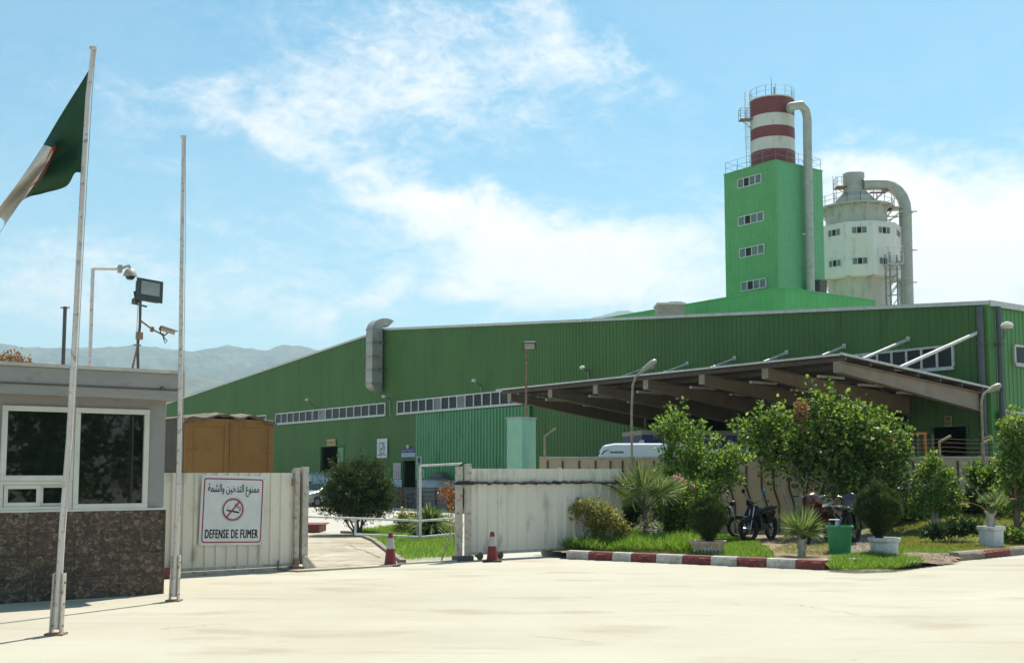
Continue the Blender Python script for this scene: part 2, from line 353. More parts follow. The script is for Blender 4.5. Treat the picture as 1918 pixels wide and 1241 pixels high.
# a few hairline cracks in the forecourt
m = MB(); r2 = random.Random(12)
for (px, py, qx, qy) in [(640, 1092, 770, 1100), (1090, 1118, 1260, 1110), (1480, 1130, 1610, 1150), (300, 1176, 420, 1168), (1000, 1190, 1120, 1202)]:
    prev = None
    for k in range(15):
        t = k/14; c = Vector((*gnd(lerp(px, qx, t)+r2.uniform(-3, 3), lerp(py, qy, t)+r2.uniform(-1.6, 1.6)), .003))
        if prev is not None:
            d = (c-prev).normalized(); nn = Vector((-d.y, d.x, 0))*r2.uniform(.001, .006); m.quad(prev-nn, c-nn, c+nn, prev+nn)
        prev = c
single('forecourt_crack', m, MC['joint_dark'], kind='structure')
# driveway just inside the gate, worn concrete with a raised edge
m = MB(); dr = [gnd(560, 1071), gnd(745, 1060), gnd(742, 1046), gnd(700, 1016), gnd(662, 1001), gnd(575, 999), gnd(430, 999), gnd(300, 1060)]
m.poly([(x, y, .03) for x, y in dr]); m2 = m; m.prism([(x, y, -.05) for x, y in dr], (0, 0, .076))
single('driveway_ramp', m, MC['driveway_concrete'], kind='structure', smooth=0)
m = MB()
edge = [gnd(755, 1056), gnd(738, 1044), gnd(700, 1015), gnd(662, 1000), gnd(640, 999)]
for a, b in zip(edge, edge[1:]):
    d = Vector((b[0]-a[0], b[1]-a[1], 0)).normalized(); nn = Vector((-d.y, d.x, 0))*.06
    A0, B0 = Vector((*a, 0)), Vector((*b, 0)); m.prism([A0-nn, B0-nn, B0+nn, A0+nn], (0, 0, .09))
single('driveway_kerb', m, MC['kerb_worn'], kind='structure')
m = MB(); r2 = random.Random(3)
pts = [(655, 1022), (668, 1030), (683, 1033), (697, 1040), (712, 1046)]
for a, b in zip(pts, pts[1:]):
    a, b = Vector((*gnd(*a), .030)), Vector((*gnd(*b), .030)); d = (b-a).normalized(); nn = Vector((-d.y, d.x, 0))*r2.uniform(.006, .02)
    m.quad(a-nn, b-nn, b+nn, a+nn)
single('driveway_crack', m, MC['crack_dark'], kind='structure')

# garden bed behind the kerb, rising to the right
K0, K1, K2, K3 = gnd(1060, 1046), gnd(1545, 1067), gnd(1618, 1062), gnd(1700, 1066)
R0, R1 = gnd(1797, 1050), gnd(1940, 1036)
def inpoly(x, y, P):
    c = False; j = len(P)-1
    for i in range(len(P)):
        if (P[i][1] > y) != (P[j][1] > y) and x < (P[j][0]-P[i][0])*(y-P[i][1])/(P[j][1]-P[i][1])+P[i][0]: c = not c
        j = i
    return c
WL, WR = (1.0, 30.8), (26.0, 30.0)
GP = [K0, K1, K2, K3, gnd(1790, 1056), R0, R1, (14.5, 26.6), (26, 27.5), WR, WL, gnd(1010, 1040)]
def gardenz(X, Y):
    base = .13*sstep(0, .8, Y-20.6-abs(X-7)*.0)
    bank = .62*sstep(8.2, 11.5, X)*sstep(24.5, 29.5, Y)
    drop = 1-sstep(.0, 1.2, (X-7.2))*(1-sstep(.0, 2.2, Y-21.3))     # low gravel opening between the kerbs
    return .012+.118*drop+bank
m = MB(); n1 = 150; n2 = 70
xs = np.linspace(0.5, 26, n1); ys = np.linspace(20.2, 30.9, n2)
for i in range(n1-1):
    for j in range(n2-1):
        cx_, cy_ = (xs[i]+xs[i+1])/2, (ys[j]+ys[j+1])/2
        if inpoly(cx_, cy_, GP):
            q = [(xs[i], ys[j]), (xs[i+1], ys[j]), (xs[i+1], ys[j+1]), (xs[i], ys[j+1])]
            m.quad(*[(a, b, gardenz(a, b)) for a, b in q])
mat('lawn_soil', (.12, .17, .035), (.19, .20, .055), rough=1, scale=1.2, c3=(.20, .15, .075), bump=1, bscale=60)
for fi, f_ in enumerate(m.f):
    q = [m.v[k] for k in f_]; cx_, cy_ = sum(a[0] for a in q)/4, sum(a[1] for a in q)/4
    if cy_ > 23.7+.25*math.sin(cx_*2.1) and cx_ > 8.9+.4*math.sin(cy_*1.9): m.m[fi] = 1
single('garden_ground', m, [MC['soil'], MC['lawn_soil']], kind='structure', smooth=60)
# kerbs
def kerb(name, px, line, mats_seq, h=.17, wdt=.2, label=None):
    T = Thing(name, None, None, base=(line[0][0], line[0][1], 0), kind='structure')
    a, b = Vector((*line[0], 0)), Vector((*line[1], 0)); d = (b-a).normalized(); nn = Vector((-d.y, d.x, 0))*wdt
    o = Vector((0, 0, EYE))
    ts = []
    for p in px:       # where each painted joint meets the kerb line
        r = ray(p, 1050); den = r[0]*d.y-r[1]*d.x; t = (a.x*r[1]-a.y*r[0])/(-(d.x*r[1]-d.y*r[0])) if abs(den) > 1e-9 else 0
        ts.append(t)
    for k in range(len(px)-1):
        p, q = a+d*(ts[k]+.006), a+d*(ts[k+1]-.006); up = Vector((0, 0, h)); bev = nn*.15
        prof = [p-Vector((0, 0, .02)), p+up*.75, p+up+bev, p+up+nn, p+nn-Vector((0, 0, .02))]
        mb = MB(); mb.prism(prof, q-p); T.part('kerb_stone', mb, MC[mats_seq[k]], bevel=.008)
kerb('kerb', [1060, 1102, 1146, 1182, 1228, 1278, 1330, 1380, 1435, 1490, 1545], (K0, K1), ['kerb_white', 'kerb_red']*5)
kerb('kerb', [1553, 1618], (gnd(1550, 1066), gnd(1618, 1062)), ['kerb_white'])
kerb('kerb', [1797, 1846, 1893, 1940], (R0, R1), ['kerb_worn', 'kerb_red', 'kerb_worn'], wdt=.22)
# gravel in the opening
def rocks(name, poly, n, r0, r1, matn, zf, seed):
    g = np.random.default_rng(seed); P = []; X0, X1 = min(p[0] for p in poly), max(p[0] for p in poly); Y0, Y1 = min(p[1] for p in poly), max(p[1] for p in poly)
    oc = np.array([(1, 0, 0), (-1, 0, 0), (0, 1, 0), (0, -1, 0), (0, 0, 1), (0, 0, -1)], float)
    fc = [(0, 2, 4), (2, 1, 4), (1, 3, 4), (3, 0, 4), (2, 0, 5), (1, 2, 5), (3, 1, 5), (0, 3, 5)]
    while len(P) < n*24:
        x, y = g.uniform(X0, X1), g.uniform(Y0, Y1)
        if not inpoly(x, y, poly): continue
        r = g.uniform(r0, r1); v = oc*g.uniform(.6, 1.3, (6, 1))*r; t = g.uniform(0, 6.28); c, s_ = math.cos(t), math.sin(t)
        v = v @ np.array([[c, s_, 0], [-s_, c, 0], [0, 0, .7]]); v = v+np.array([x, y, zf(x, y)+r*.25])
        for f in fc: P += [v[f[0]], v[f[1]], v[f[2]]]
    return single(name, npmesh(name, np.array(P), 3, [MC[matn]]), MC[matn], 'grey brown gravel spread in the opening between the two kerbs', 'gravel', kind='stuff')
leafmat('gravel', [(.20, .15, .11), (.36, .30, .24), (.46, .40, .34), (.28, .22, .17)], trans=0, rough=.9)
OPEN = [gnd(1625, 1062), gnd(1700, 1067), gnd(1792, 1054), gnd(1800, 1040), gnd(1830, 1010), gnd(1690, 1005), gnd(1500, 1020), gnd(1450, 1035), gnd(1540, 1052)]
rocks('gravel', OPEN, 5200, .012, .032, 'gravel', gardenz, 5)

# ================================================================== hills
def ridge(name, Y, prof, depth, seed):
    rr = random.Random(seed); g = np.random.default_rng(seed)
    xs = np.arange(prof[0][0], prof[-1][0]+1, 6.0); top = np.interp(xs, [p[0] for p in prof], [p[1] for p in prof])
    # small scale roughness
    k = np.arange(len(xs)); nse = sum(np.sin(k*f_+g.uniform(0, 6))*a_ for f_, a_ in [(.31, 1.0), (.83, .7), (1.7, .45), (2.9, .3)])
    top = top+nse*1.0
    rows = 46; P = []
    ph = g.uniform(0, 6, 8)
    for j in range(rows):
        f_ = j/(rows-1); yy = Y-depth*(1-f_); row = []
        for i, x in enumerate(xs):
            X, _, Zt = at(x, top[i], Y); hz = Zt*(f_**.85)
            gul = math.sin(i*.21+ph[0]+f_*2.3)+.6*math.sin(i*.47+ph[1]-f_*3.1)+.4*math.sin(i*1.03+ph[2]+f_*5)
            hz += gul*Zt*.06*math.sin(math.pi*f_)
            row.append((X, yy, hz-.3))
        P.append(row)
    m = MB(); n = len(xs)
    m.v = [p for r in P for p in r]; m.f = [(j*n+i, j*n+i+1, (j+1)*n+i+1, (j+1)*n+i) for j in range(rows-1) for i in range(n-1)]
    # back slope so that the ridge has a far side
    o = len(m.v); m.v += [(p[0], p[1]+900, -.3) for p in P[-1]]; m.f += [((rows-1)*n+i, (rows-1)*n+i+1, o+i+1, o+i) for i in range(n-1)]; m.m = [0]*len(m.f)
    return single(name, m, MC['hill_side'], kind='structure', smooth=180)
ridge('hills', 3800, [(-900, 600), (-400, 620), (-150, 628), (0, 641), (45, 651), (120, 650), (180, 652), (250, 645), (300, 652), (380, 658), (425, 647), (500, 655), (530, 646), (580, 650), (650, 668), (760, 690), (900, 672), (1000, 640), (1060, 610), (1120, 592), (1175, 580), (1240, 600), (1400, 640), (1700, 660), (2100, 650), (2600, 680)], 1500, 4)
ridge('hills', 2300, [(-900, 720), (-300, 700), (0, 712), (150, 700), (300, 690), (420, 716), (520, 705), (700, 740), (1000, 760), (1500, 770), (2600, 760)], 900, 9)

# ================================================================== factory
FX = 34.6; FY0 = sx(1848, 568, FX)[0]; ZE = sx(1848, 568, FX)[1]; PKY, PKZ = sx(722, 617, FX); FYL = PKY+(PKY-FY0); 
ZL = ZE
def ftop(y): return lerp(ZE, PKZ, (y-FY0)/(PKY-FY0)) if y < PKY else lerp(PKZ, sx(345, 745, FX)[1]-.0, (y-PKY)/(sx(345, 745, FX)[0]-PKY))
def fy(px, py=800): return sx(px, py, FX)[0]
def fz(px, py): return sx(px, py, FX)[1]
def ribwall(mb, P, t0, t1, zb, zt, holes=(), period=.25, depth=.022, crest=.06, mi=0):
    """vertical ribbed sheet; P(t, off) -> (x, y); zt(t) top height; holes (t0, t1, z0, z1)"""
    prof = [(0, 0), (period-crest-.03, 0), (period-crest-.012, 1), (period-.012, 1)]
    ts = []
    n = int((t1-t0)/period)+1
    for i in range(n):
        for a, o in prof:
            t = t0+i*period+a
            if t <= t1: ts.append((t, o*depth))
    ts.append((t1, 0))
    for h in holes:
        for e in h[:2]:
            if t0 < e < t1: ts.append((e, 0))
    ts.sort()
    for (a, oa), (b, ob) in zip(ts, ts[1:]):
        if b-a < 1e-5: continue
        mid = (a+b)/2; hs = sorted([h for h in holes if h[0] < mid < h[1]], key=lambda h: h[2]); z = zb
        spans = []
        for h in hs: spans.append((z, h[2])); z = h[3]
        spans.append((z, None))
        for z0, z1 in spans:
            za, zc = (z1, z1) if z1 is not None else (zt(a), zt(b))
            mb.quad((*P(a, oa), z0), (*P(b, ob), z0), (*P(b, ob), zc), (*P(a, oa), za), mi)
ZB = 0.9
FAC = Thing('factory_hall', 'long low green ribbed metal factory hall with shallow gable and strips of windows', 'factory', base=(FX, FY0, YZ), ang=A)
d1 = (fy(645), fy(602), ZB, fz(620, 836)); d2 = (fy(780), fy(756), ZB, fz(768, 862)); d3 = (fy(1811), fy(1746), YZ, fz(1780, 799))
d4 = (fy(1702), fy(1214), YZ, 4.15)
FD = 46
m = MB(); ribwall(m, lambda t, o: (FX-o, t), FY0, FYL, ZB, ftop, [d1, d2, (d3[0], d3[1], ZB, d3[3]), (d4[0], d4[1], ZB, d4[3])])
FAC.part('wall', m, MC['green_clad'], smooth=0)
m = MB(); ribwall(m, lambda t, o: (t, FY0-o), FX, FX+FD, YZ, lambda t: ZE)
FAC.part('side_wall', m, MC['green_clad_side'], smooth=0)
m = MB(); m.quad((FX+FD, FY0, YZ), (FX+FD, FYL, YZ), (FX+FD, FYL, ZE), (FX+FD, FY0, ZE)); m.quad((FX, FYL, YZ), (FX+FD, FYL, YZ), (FX+FD, FYL, ZE), (FX, FYL, ZE)); m.poly([(FX+FD, FY0, ZE), (FX+FD, FYL, ZE), (FX+FD, PKY, PKZ)])
FAC.part('rear_wall', m, MC['green_clad'])
m = MB()
for (ya, za), (yb, zb_) in [((FY0-.1, ZE+.02), (PKY, PKZ+.03)), ((PKY, PKZ+.03), (FYL+.1, ftop(FYL)+.02))]:
    m.prism([(FX-.06, ya, za), (FX-.06, yb, zb_), (FX-.06, yb, zb_+.06), (FX-.06, ya, za+.06)], (FD+.1, 0, 0))
FAC.part('roof', m, MC['roof_sheet'])
m = MB()
for (ya, za), (yb, zb_) in [((FY0-.12, ZE-.06), (PKY, PKZ-.05)), ((PKY, PKZ-.05), (FYL, ftop(FYL)-.06))]:
    m.prism([(FX-.1, ya, za), (FX-.1, yb, zb_), (FX-.1, yb, zb_+.12), (FX-.1, ya, za+.12)], (.035, 0, 0))
m.box(FX, FX+FD, FY0-.14, FY0-.08, ZE-.1, ZE+.1)
FAC.part('roof_trim', m, MC['white_trim'])
for a, b in ((FY0-.05, d3[0]), (d3[1], d4[0]), (d4[1], fy(1000))): m = MB(); m.box(FX-.05, FX+.02, a, b, YZ, ZB); FAC.part('base_band', m, MC['green_clad'])
m = MB(); m.box(FX-.06, FX+.02, fy(1000), d2[0]-.3, .9, 1.36); m.box(FX-.06, FX+.02, d2[1]+.1, FYL, .9, 1.36)
FAC.part('plinth', m, MC['pale_blue_white'])
m = MB(); m.box(FX-.03, FX+.02, fy(1000)+.01, FYL, YZ, .9); FAC.part('base_band', m, MC['steel_dark'])  # dark colour stands in for the shade below the plinth
m = MB(); m.box(FX+.3, FX+6, d1[0]-2, d1[1]+2, .6, .9); m.box(FX+.3, FX+6, d2[0]-2, d2[1]+2, .6, .9); FAC.part('inner_floor', m, MC['dark_inside'])
# door leaf of door 1 stands half open, jambs
m = MB(); m.box(FX+.04, FX+.09, d1[0]+.03, fy(632), ZB, d1[3]-.05); FAC.part('door', m, MC['green_door'])
for d in (d1, d2, d3, d4):
    m = MB()
    m.box(FX-.06, FX+.12, d[0]-.06, d[0], YZ if d in (d3, d4) else ZB, d[3]); m.box(FX-.06, FX+.12, d[1], d[1]+.06, YZ if d in (d3, d4) else ZB, d[3]); m.box(FX-.06, FX+.12, d[0]-.06, d[1]+.06, d[3], d[3]+.07)
    FAC.part('door_frame', m, MC['green_clad'])
def band(px0, px1, n, z0, z1, glassmat='glass_dark', X=FX, side=False, T=FAC):
    a, b = (fy(px0), fy(px1)) if not isinstance(px0, tuple) else (px0[0], px1[0])
    if a > b: a, b = b, a
    fr = MB(); gl = MB(); f_ = .075
    def bx(mb, t0, t1, za, zb, o0, o1):
        if side: mb.box(t0, t1, FY0-o1, FY0-o0, za, zb)
        else: mb.box(X-o1, X-o0, t0, t1, za, zb)
    bx(fr, a, b, z0, z0+f_, .03, .11); bx(fr, a, b, z1-f_, z1, .03, .11); bx(fr, a-.04, b+.04, z0-.05, z0-.004, .03, .15)
    for i in range(n+1):
        t = lerp(a, b, i/n); bx(fr, t-.04, t+.04, z0+f_, z1-f_, .03, .108)
    W_ = T.part('window', fr, MC['white_trim'])
    for i in range(n):
        g = MB(); t, u_ = lerp(a, b, i/n)+.04, lerp(a, b, (i+1)/n)-.04; k = rnd.uniform(-.01, .012)
        bx(g, t, u_, z0+f_, z1-f_, .04, .062); T.part('pane', g, MC[glassmat if rnd.random() < .93 else 'glass_mid'], parent=W_)
z0w, z1w = 5.32, 6.12
band(518, 723, 16, z0w, z1w); band(384, 500, 9, z0w, z1w)
band(746, 1010, 17, z0w, z1w); band(1792, 1500, 11, z0w-.02, z1w)
s0 = sy(1896, 645, FY0); s1 = sy(1896, 683, FY0)
band((s0[0],), (s0[0]+9,), 9, s1[1], s0[1], side=True)
# large sliding door, lighter green
m = MB(); ribwall(m, lambda t, o: (FX-.16-o, t), fy(996), fy(783), 1.36, lambda t: 5.2, period=.3, depth=.05, crest=.09)
m.box(FX-.155, FX-.06, fy(996), fy(783), 1.36, 5.2)
FAC.part('sliding_door', m, MC['green_door'], smooth=0)
# down pipes at the corner
m = MB()
for (xo, yo, r) in ((-.16, .16, .11), (.35, -.2, .09)):
    m.tube([(FX+xo, FY0+yo, ZE-.1), (FX+xo, FY0+yo, YZ)], r, 10)
    for z in (1.5, 3, 4.5, 6): m.box(FX+xo-.13, FX+xo+.13, FY0+yo-.13, FY0+yo+.13, z, z+.06)
FAC.part('downpipe', m, MC['downpipe_grey'])
m = MB(); m.box(FX-.05, FX+.12, FY0-.06, FY0+.12, YZ, ZE); FAC.part('corner_trim', m, MC['green_clad_side'])
# duct on the gable wall
ya = sx(697, 680, FX-.95)[0]; yb = ya+.82; zt, zb2 = fz(700, 622), fz(700, 742)
DU = Thing('exhaust_duct', 'grey rectangular metal exhaust duct with bent top on the green gable wall', 'duct', base=(FX-.9, (ya+yb)/2, zb2), ang=A)
m = MB(); x0, x1 = FX-.95, FX-.22
m.box(x0, x1, ya, yb, zb2+.7, zt)
def elbow(path, y0, y1):
    rings = []
    for (pa, pb) in path: rings.append([(pa[0], y0, pa[1]), (pa[0], y1, pa[1]), (pb[0], y1, pb[1]), (pb[0], y0, pb[1])])
    return rings
R = x1-x0; path = []
for k in range(7):
    t = math.pi/2*k/6; path.append(((x1-R*math.cos(t), zb2+.7-R*.7*math.sin(t)), (x1, zb2+.7-.02*k)))
m.loft(elbow(path, ya, yb)); DU.part('duct', m, MC['duct_grey'], smooth=20)
path = []
cz = zt
for k in range(8):
    t = math.radians(125)*k/7; R1, R2 = .98, .25
    c = (x1+.25, cz); path.append(((c[0]-R1*math.cos(t), c[1]+R1*.75*math.sin(t)), (c[0]-R2*math.cos(t), c[1]+R2*math.sin(t))))
m = MB(); m.loft(elbow(path, ya, yb)); DU.part('duct_hood', m, MC['duct_grey'], smooth=20)
for k in range(5):
    m = MB(); z = lerp(zb2+.7, zt, k/4); m.box(x0-.04, x1+.04, ya-.04, yb+.04, z-.03, z+.03)
    DU.part('flange', m, MC['galvanised'])
m = MB()
for z in (lerp(zb2+.7, zt, .25), lerp(zb2+.7, zt, .75)): m.box(x1, FX-.04, ya-.3, ya-.25, z, z+.06); m.box(x1-.3, x1-.25, ya-.3, ya, z, z+.06)
DU.part('bracket', m, MC['steel_dark'])

# lamps on the long wall
def wall_lamp(px, py, label, hx, hy):
    y, z = sx(px, py, FX-.05); y2, z2 = sx(hx, hy, FX-1.3)
    T = Thing('wall_lamp', label, 'wall lamp', base=(FX-.05, y, z), ang=A, group='small lamps along the factory wall')
    m = MB(); m.tube([(FX-.03, y, z-.9), (FX-.08, y, z), (FX-.2, lerp(y, y2, .2), z+.15), (FX-1.1, lerp(y, y2, .85), z2-.1)], .035, 6); T.part('arm', m, MC['galvanised'])
    m = MB(); m.xf(Matrix.Identity(4)); m.lathe((FX-1.3, y2, z2), [(.03, -.09), (.12, -.07), (.15, 0), (.1, .07), (.03, .09)], 12); T.part('lamp_head', m, MC['white_trim'])
wall_lamp(588, 765, 'small grey lamp on the green wall above the window strip left of the duct', 575, 748)
wall_lamp(902, 727, 'small grey lamp on the green wall between the duct and the canopy', 888, 712)
wall_lamp(1103, 700, 'small grey lamp on the green wall just above the canopy edge', 1091, 688)
wall_lamp(731, 750, 'small grey lamp on the green wall at the foot of the grey duct', 719, 742)
xx, zz = sy(1870, 640, FY0-.05)
T = Thing('wall_lamp', 'pale lamp on a short arm at the top corner of the factory side wall', 'wall lamp', base=(FX+.5, FY0-.05, zz), ang=A, group='small lamps along the factory wall')
xh, zh = sy(1886, 609, FY0-1.2)
m = MB(); m.tube([(FX+.3, FY0-.05, zz-.2), (FX+.3, FY0-.4, zz+.1), (xh, FY0-1.1, zh-.08)], .03, 6); T.part('arm', m, MC['galvanised'])
m = MB(); m.lathe((xh, FY0-1.2, zh), [(.04, -.13), (.17, -.1), (.2, 0), (.14, .09), (.03, .12)], 12); T.part('lamp_head', m, MC['white_trim'])
y0_, z0_ = sy(1900, 790, FY0-.3)
AC = Thing('air_conditioner', 'grey air conditioner box mounted low on the factory side wall', 'air conditioner', base=(y0_, FY0-.1, z0_), ang=A)
m = MB(); m.box(y0_-.5, y0_+.5, FY0-.45, FY0-.06, z0_-.3, z0_+.35); AC.part('casing', m, MC['white_trim'], bevel=.02)
m = MB(); m.torus((y0_-.1, FY0-.46, z0_), .22, .015, (0, 1, 0)); 
for k in range(5): m.box(y0_-.32, y0_+.12, FY0-.465, FY0-.452, z0_-.2+k*.1, z0_-.19+k*.1)
AC.part('grille', m, MC['steel_dark'])

# ------------------------------------------------------------------ canopy
CW = 7.7; CXo = FX-CW
yo, zo = sx(1580, 664, CXo); zi = fz(1845, 735)+.12
yl = sx(935, 728, CXo)[0]
CAN = Thing('loading_canopy', 'wide sloping metal canopy on tapered beams hung from the factory wall', 'canopy', base=(FX, yo, zi), ang=A)
def cz_(x): return lerp(zi, zo, (FX-x)/CW)
m = MB(); per = .19; n = int((yl-yo)/per)
ts = []
for i in range(n+1):
    y = yo+i*per; ts += [(y, 0), (y+.07, 0), (y+.09, .035), (y+.16, .035)]
for (a, oa), (b, ob) in zip(ts, ts[1:]):
    for dz in (0, ):
        m.quad((FX-.05, a, zi+oa), (CXo-.15, a, cz_(CXo-.15)+oa), (CXo-.15, b, cz_(CXo-.15)+ob), (FX-.05, b, zi+ob))
so_ = m
CANR = CAN.part('roof_sheet', m, MC['canopy_sheet'], smooth=0)
sd = CANR.modifiers.new('thickness', 'SOLIDIFY'); sd.thickness = .008
m = MB(); m.box(CXo-.18, CXo-.13, yo, yl, cz_(CXo)-.03, cz_(CXo)+.03)
m.prism([(CXo-.15, yo-.03, cz_(CXo-.15)-.02), (FX-.05, yo-.03, zi-.02), (FX-.05, yo-.03, zi+.05), (CXo-.15, yo-.03, cz_(CXo-.15)+.05)], (0, .03, 0))
CAN.part('edge_trim', m, MC['white_trim'])
nb = 7; bys = [yo+.35+k*2.62*(yl-yo-.9)/(6*2.62) for k in range(nb)]
for k, y in enumerate(bys):
    m = MB(); x0, x1 = CXo+.15, FX-.08; t0, t1 = cz_(x0)-.17, cz_(x1)-.17; h0, h1 = .30, .62
    m.prism([(x0, y-.015, t0-h0), (x1, y-.015, t1-h1), (x1, y-.015, t1), (x0, y-.015, t0)], (0, .03, 0))
    for (zt_, zb_) in (((t0, t1), 0), ((t0-h0, t1-h1), 1)):
        m.prism([(x0, y-.13, zt_[0]), (x1, y-.13, zt_[1]), (x1, y-.13, zt_[1]+.025), (x0, y-.13, zt_[0]+.025)], (0, .26, 0))
    m.box(x0-.03, x0, y-.13, y+.13, t0-h0, t0+.025)
    CAN.part('beam', m, MC['canopy_beam'])
m = MB()
for k in range(7):
    x = lerp(CXo+.15, FX-.5, k/6); z = cz_(x)-.15; m.box(x-.03, x+.03, yo+.03, yl-.02, z, z+.14)
CAN.part('purlin', m, MC['steel_dark'])
for k in range(nb-1):
    z = cz_(CXo+2.2)-.32; a, b = bys[k]+.2, bys[k+1]-.2
    for x in (CXo+1.6, CXo+3.6, CXo+5.6):
        m = MB(); z = cz_(x)-.36; m.box(x-.62, x+.62, (a+b)/2-.05, (a+b)/2+.05, z, z+.07)
        CAN.part('light_tube', m, MC['white_trim'])
m = MB()
for k in range(nb-1):
    for (xa, xb) in ((CXo+.3, FX-.5), (FX-.5, CXo+.3)):
        m.tube([(xa, bys[k], cz_(xa)-.3), (xb, bys[k+1], cz_(xb)-.3)], .012, 5)
CAN.part('bracing', m, MC['galvanised'])
for k, y in enumerate(bys):
    xt = FX-4.6; m = MB(); m.tube([(FX, y, 6.47), (xt, y, cz_(xt)+.06)], .05 if k > 1 else .06, 10); m.box(xt-.16, xt+.16, y-.06, y+.06, cz_(xt)-.02, cz_(xt)+.12); m.box(FX-.06, FX, y-.07, y+.07, 6.38, 6.56)
    CAN.part('tie_rod', m, MC['white_paint'])

# ------------------------------------------------------------------ annex behind the roof
ax_, ay_ = toS(*at(1470, 540, 80)[:2]); AZ = at(1470, 540, 80)[2]
AN = Thing('green_annex', 'bright green flat-roofed annex rising behind the hall at the foot of the tower', 'building', base=(ax_, ay_, YZ), ang=A)
yL = ay_+30; xR = sy(1640, 572, ay_)[0]
m = MB(); ribwall(m, lambda t, o: (ax_-o, t), ay_, yL, YZ, lambda t: AZ, period=.6, depth=.02, crest=.05); ribwall(m, lambda t, o: (t, ay_-o), ax_, xR, YZ, lambda t: AZ, period=.6, depth=.02, crest=.05)
m.quad((ax_, yL, YZ), (xR, yL, YZ), (xR, yL, AZ), (ax_, yL, AZ)); m.quad((xR, ay_, YZ), (xR, yL, YZ), (xR, yL, AZ), (xR, ay_, AZ))
AN.part('wall', m, MC['green_annex'], smooth=0)
m = MB(); m.box(ax_-.06, xR+.06, ay_-.06, yL+.06, AZ, AZ+.1); AN.part('roof', m, MC['green_annex'])
# cream hut on the hall roof
hx, hy, hz = at(1230, 574, 85); hs = toS(hx, hy)
q = toS(*at(1282, 574, 85)[:2])
RV = Thing('roof_hut', 'small cream ventilator housing with flat lid standing on the hall roof', 'roof housing', base=(hs[0], hs[1], hz-4), ang=0)
m = MB(); x0, _, zz1 = at(1231, 571, 85); x1 = at(1280, 565, 85)[0]; m.box(x0, x1, 84.5, 86.5, hz-5, zz1-.05); RV.base = (0, 0, 0); RV.e.location = (0, 0, 0)
RV.e.location = ((x0+x1)/2, 85, hz-5); RV.base = ((x0+x1)/2, 85, hz-5)
RV.part('housing', m, MC['beige_box'])
m = MB(); m.box(x0-.1, x1+.1, 84.4, 86.6, zz1-.05, zz1+.1); m.box(lerp(x0, x1, .45), lerp(x0, x1, .95), 84.8, 86.2, zz1+.1, zz1+.25); RV.part('lid', m, MC['white_trim'])

# ------------------------------------------------------------------ green tower
tx, ty = toS(*at(1453, 300, 95)[:2]); TZ = at(1453, 300, 95)[2]
tL = sx(1356, 320, tx)[0]; tR = sy(1540, 318, ty)[0]
TW = Thing('green_tower', 'square bright green metal clad tower with four window strips and rooftop railing', 'tower', base=(tx, ty, YZ), ang=A)
m = MB(); ribwall(m, lambda t, o: (tx-o, t), ty, tL, YZ, lambda t: TZ, period=.5, depth=.015, crest=.04); m.quad((tx, tL, YZ), (tR, tL, YZ), (tR, tL, TZ), (tx, tL, TZ))
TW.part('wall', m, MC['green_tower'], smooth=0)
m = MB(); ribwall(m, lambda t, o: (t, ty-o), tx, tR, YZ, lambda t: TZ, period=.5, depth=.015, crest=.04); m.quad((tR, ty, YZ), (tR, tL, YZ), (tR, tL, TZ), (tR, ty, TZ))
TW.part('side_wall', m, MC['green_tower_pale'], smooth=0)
m = MB(); m.box(tx-.05, tR+.05, ty-.05, tL+.05, TZ, TZ+.08); m.box(tx-.04, tx+.12, ty-.04, ty+.12, YZ, TZ); TW.part('roof', m, MC['green_tower'])
for (pxa, pxb, pya, pyb) in ((1382, 1426, 328, 351), (1382, 1429, 398, 423), (1383, 1429, 459, 483), (1385, 1431, 522, 546)):
    a, b = sx(pxb, 300, tx)[0], sx(pxa, 300, tx)[0]; zc = (sx((pxa+pxb)/2, pya+2, tx)[1]+sx((pxa+pxb)/2, pyb-2, tx)[1])/2; h = .44
    fr = MB(); fr.box(tx-.1, tx-.01, a, b, zc-h, zc-h+.08); fr.box(tx-.1, tx-.01, a, b, zc+h-.08, zc+h)
    for i in range(5): t = lerp(a, b, i/4); fr.box(tx-.098, tx-.01, t-.045, t+.045, zc-h+.08, zc+h-.08)
    W_ = TW.part('window', fr, MC['white_trim'])
    for i in range(4):
        g = MB(); g.box(tx-.05, tx-.018, lerp(a, b, i/4)+.045, lerp(a, b, (i+1)/4)-.045, zc-h+.08, zc+h-.08)
        TW.part('pane', g, MC['dark_inside'] if i == 2 else MC['glass_mid'], parent=W_)
def railing(mb, pts, h=1.05, step=1.2, r=.03, closed=False):
    pts = [Vector(p) for p in pts]
    segs = list(zip(pts, pts[1:]+([pts[0]] if closed else [])))
    if not closed: segs = segs[:len(pts)-1]
    for a, b in segs:
        n = max(1, round((b-a).length/step))
        for i in range(n+1):
            p = a.lerp(b, i/n); mb.tube([p, p+Vector((0, 0, h))], r, 5)
        for z in (h, h*.5): mb.tube([a+Vector((0, 0, z)), b+Vector((0, 0, z))], r*.8, 5)
m = MB(); railing(m, [(tx+.1, ty+.1, TZ+.08), (tR-.1, ty+.1, TZ+.08), (tR-.1, tL-.1, TZ+.08), (tx+.1, tL-.1, TZ+.08)], closed=True, step=1.5, r=.02); TW.part('railing', m, MC['galvanised'])
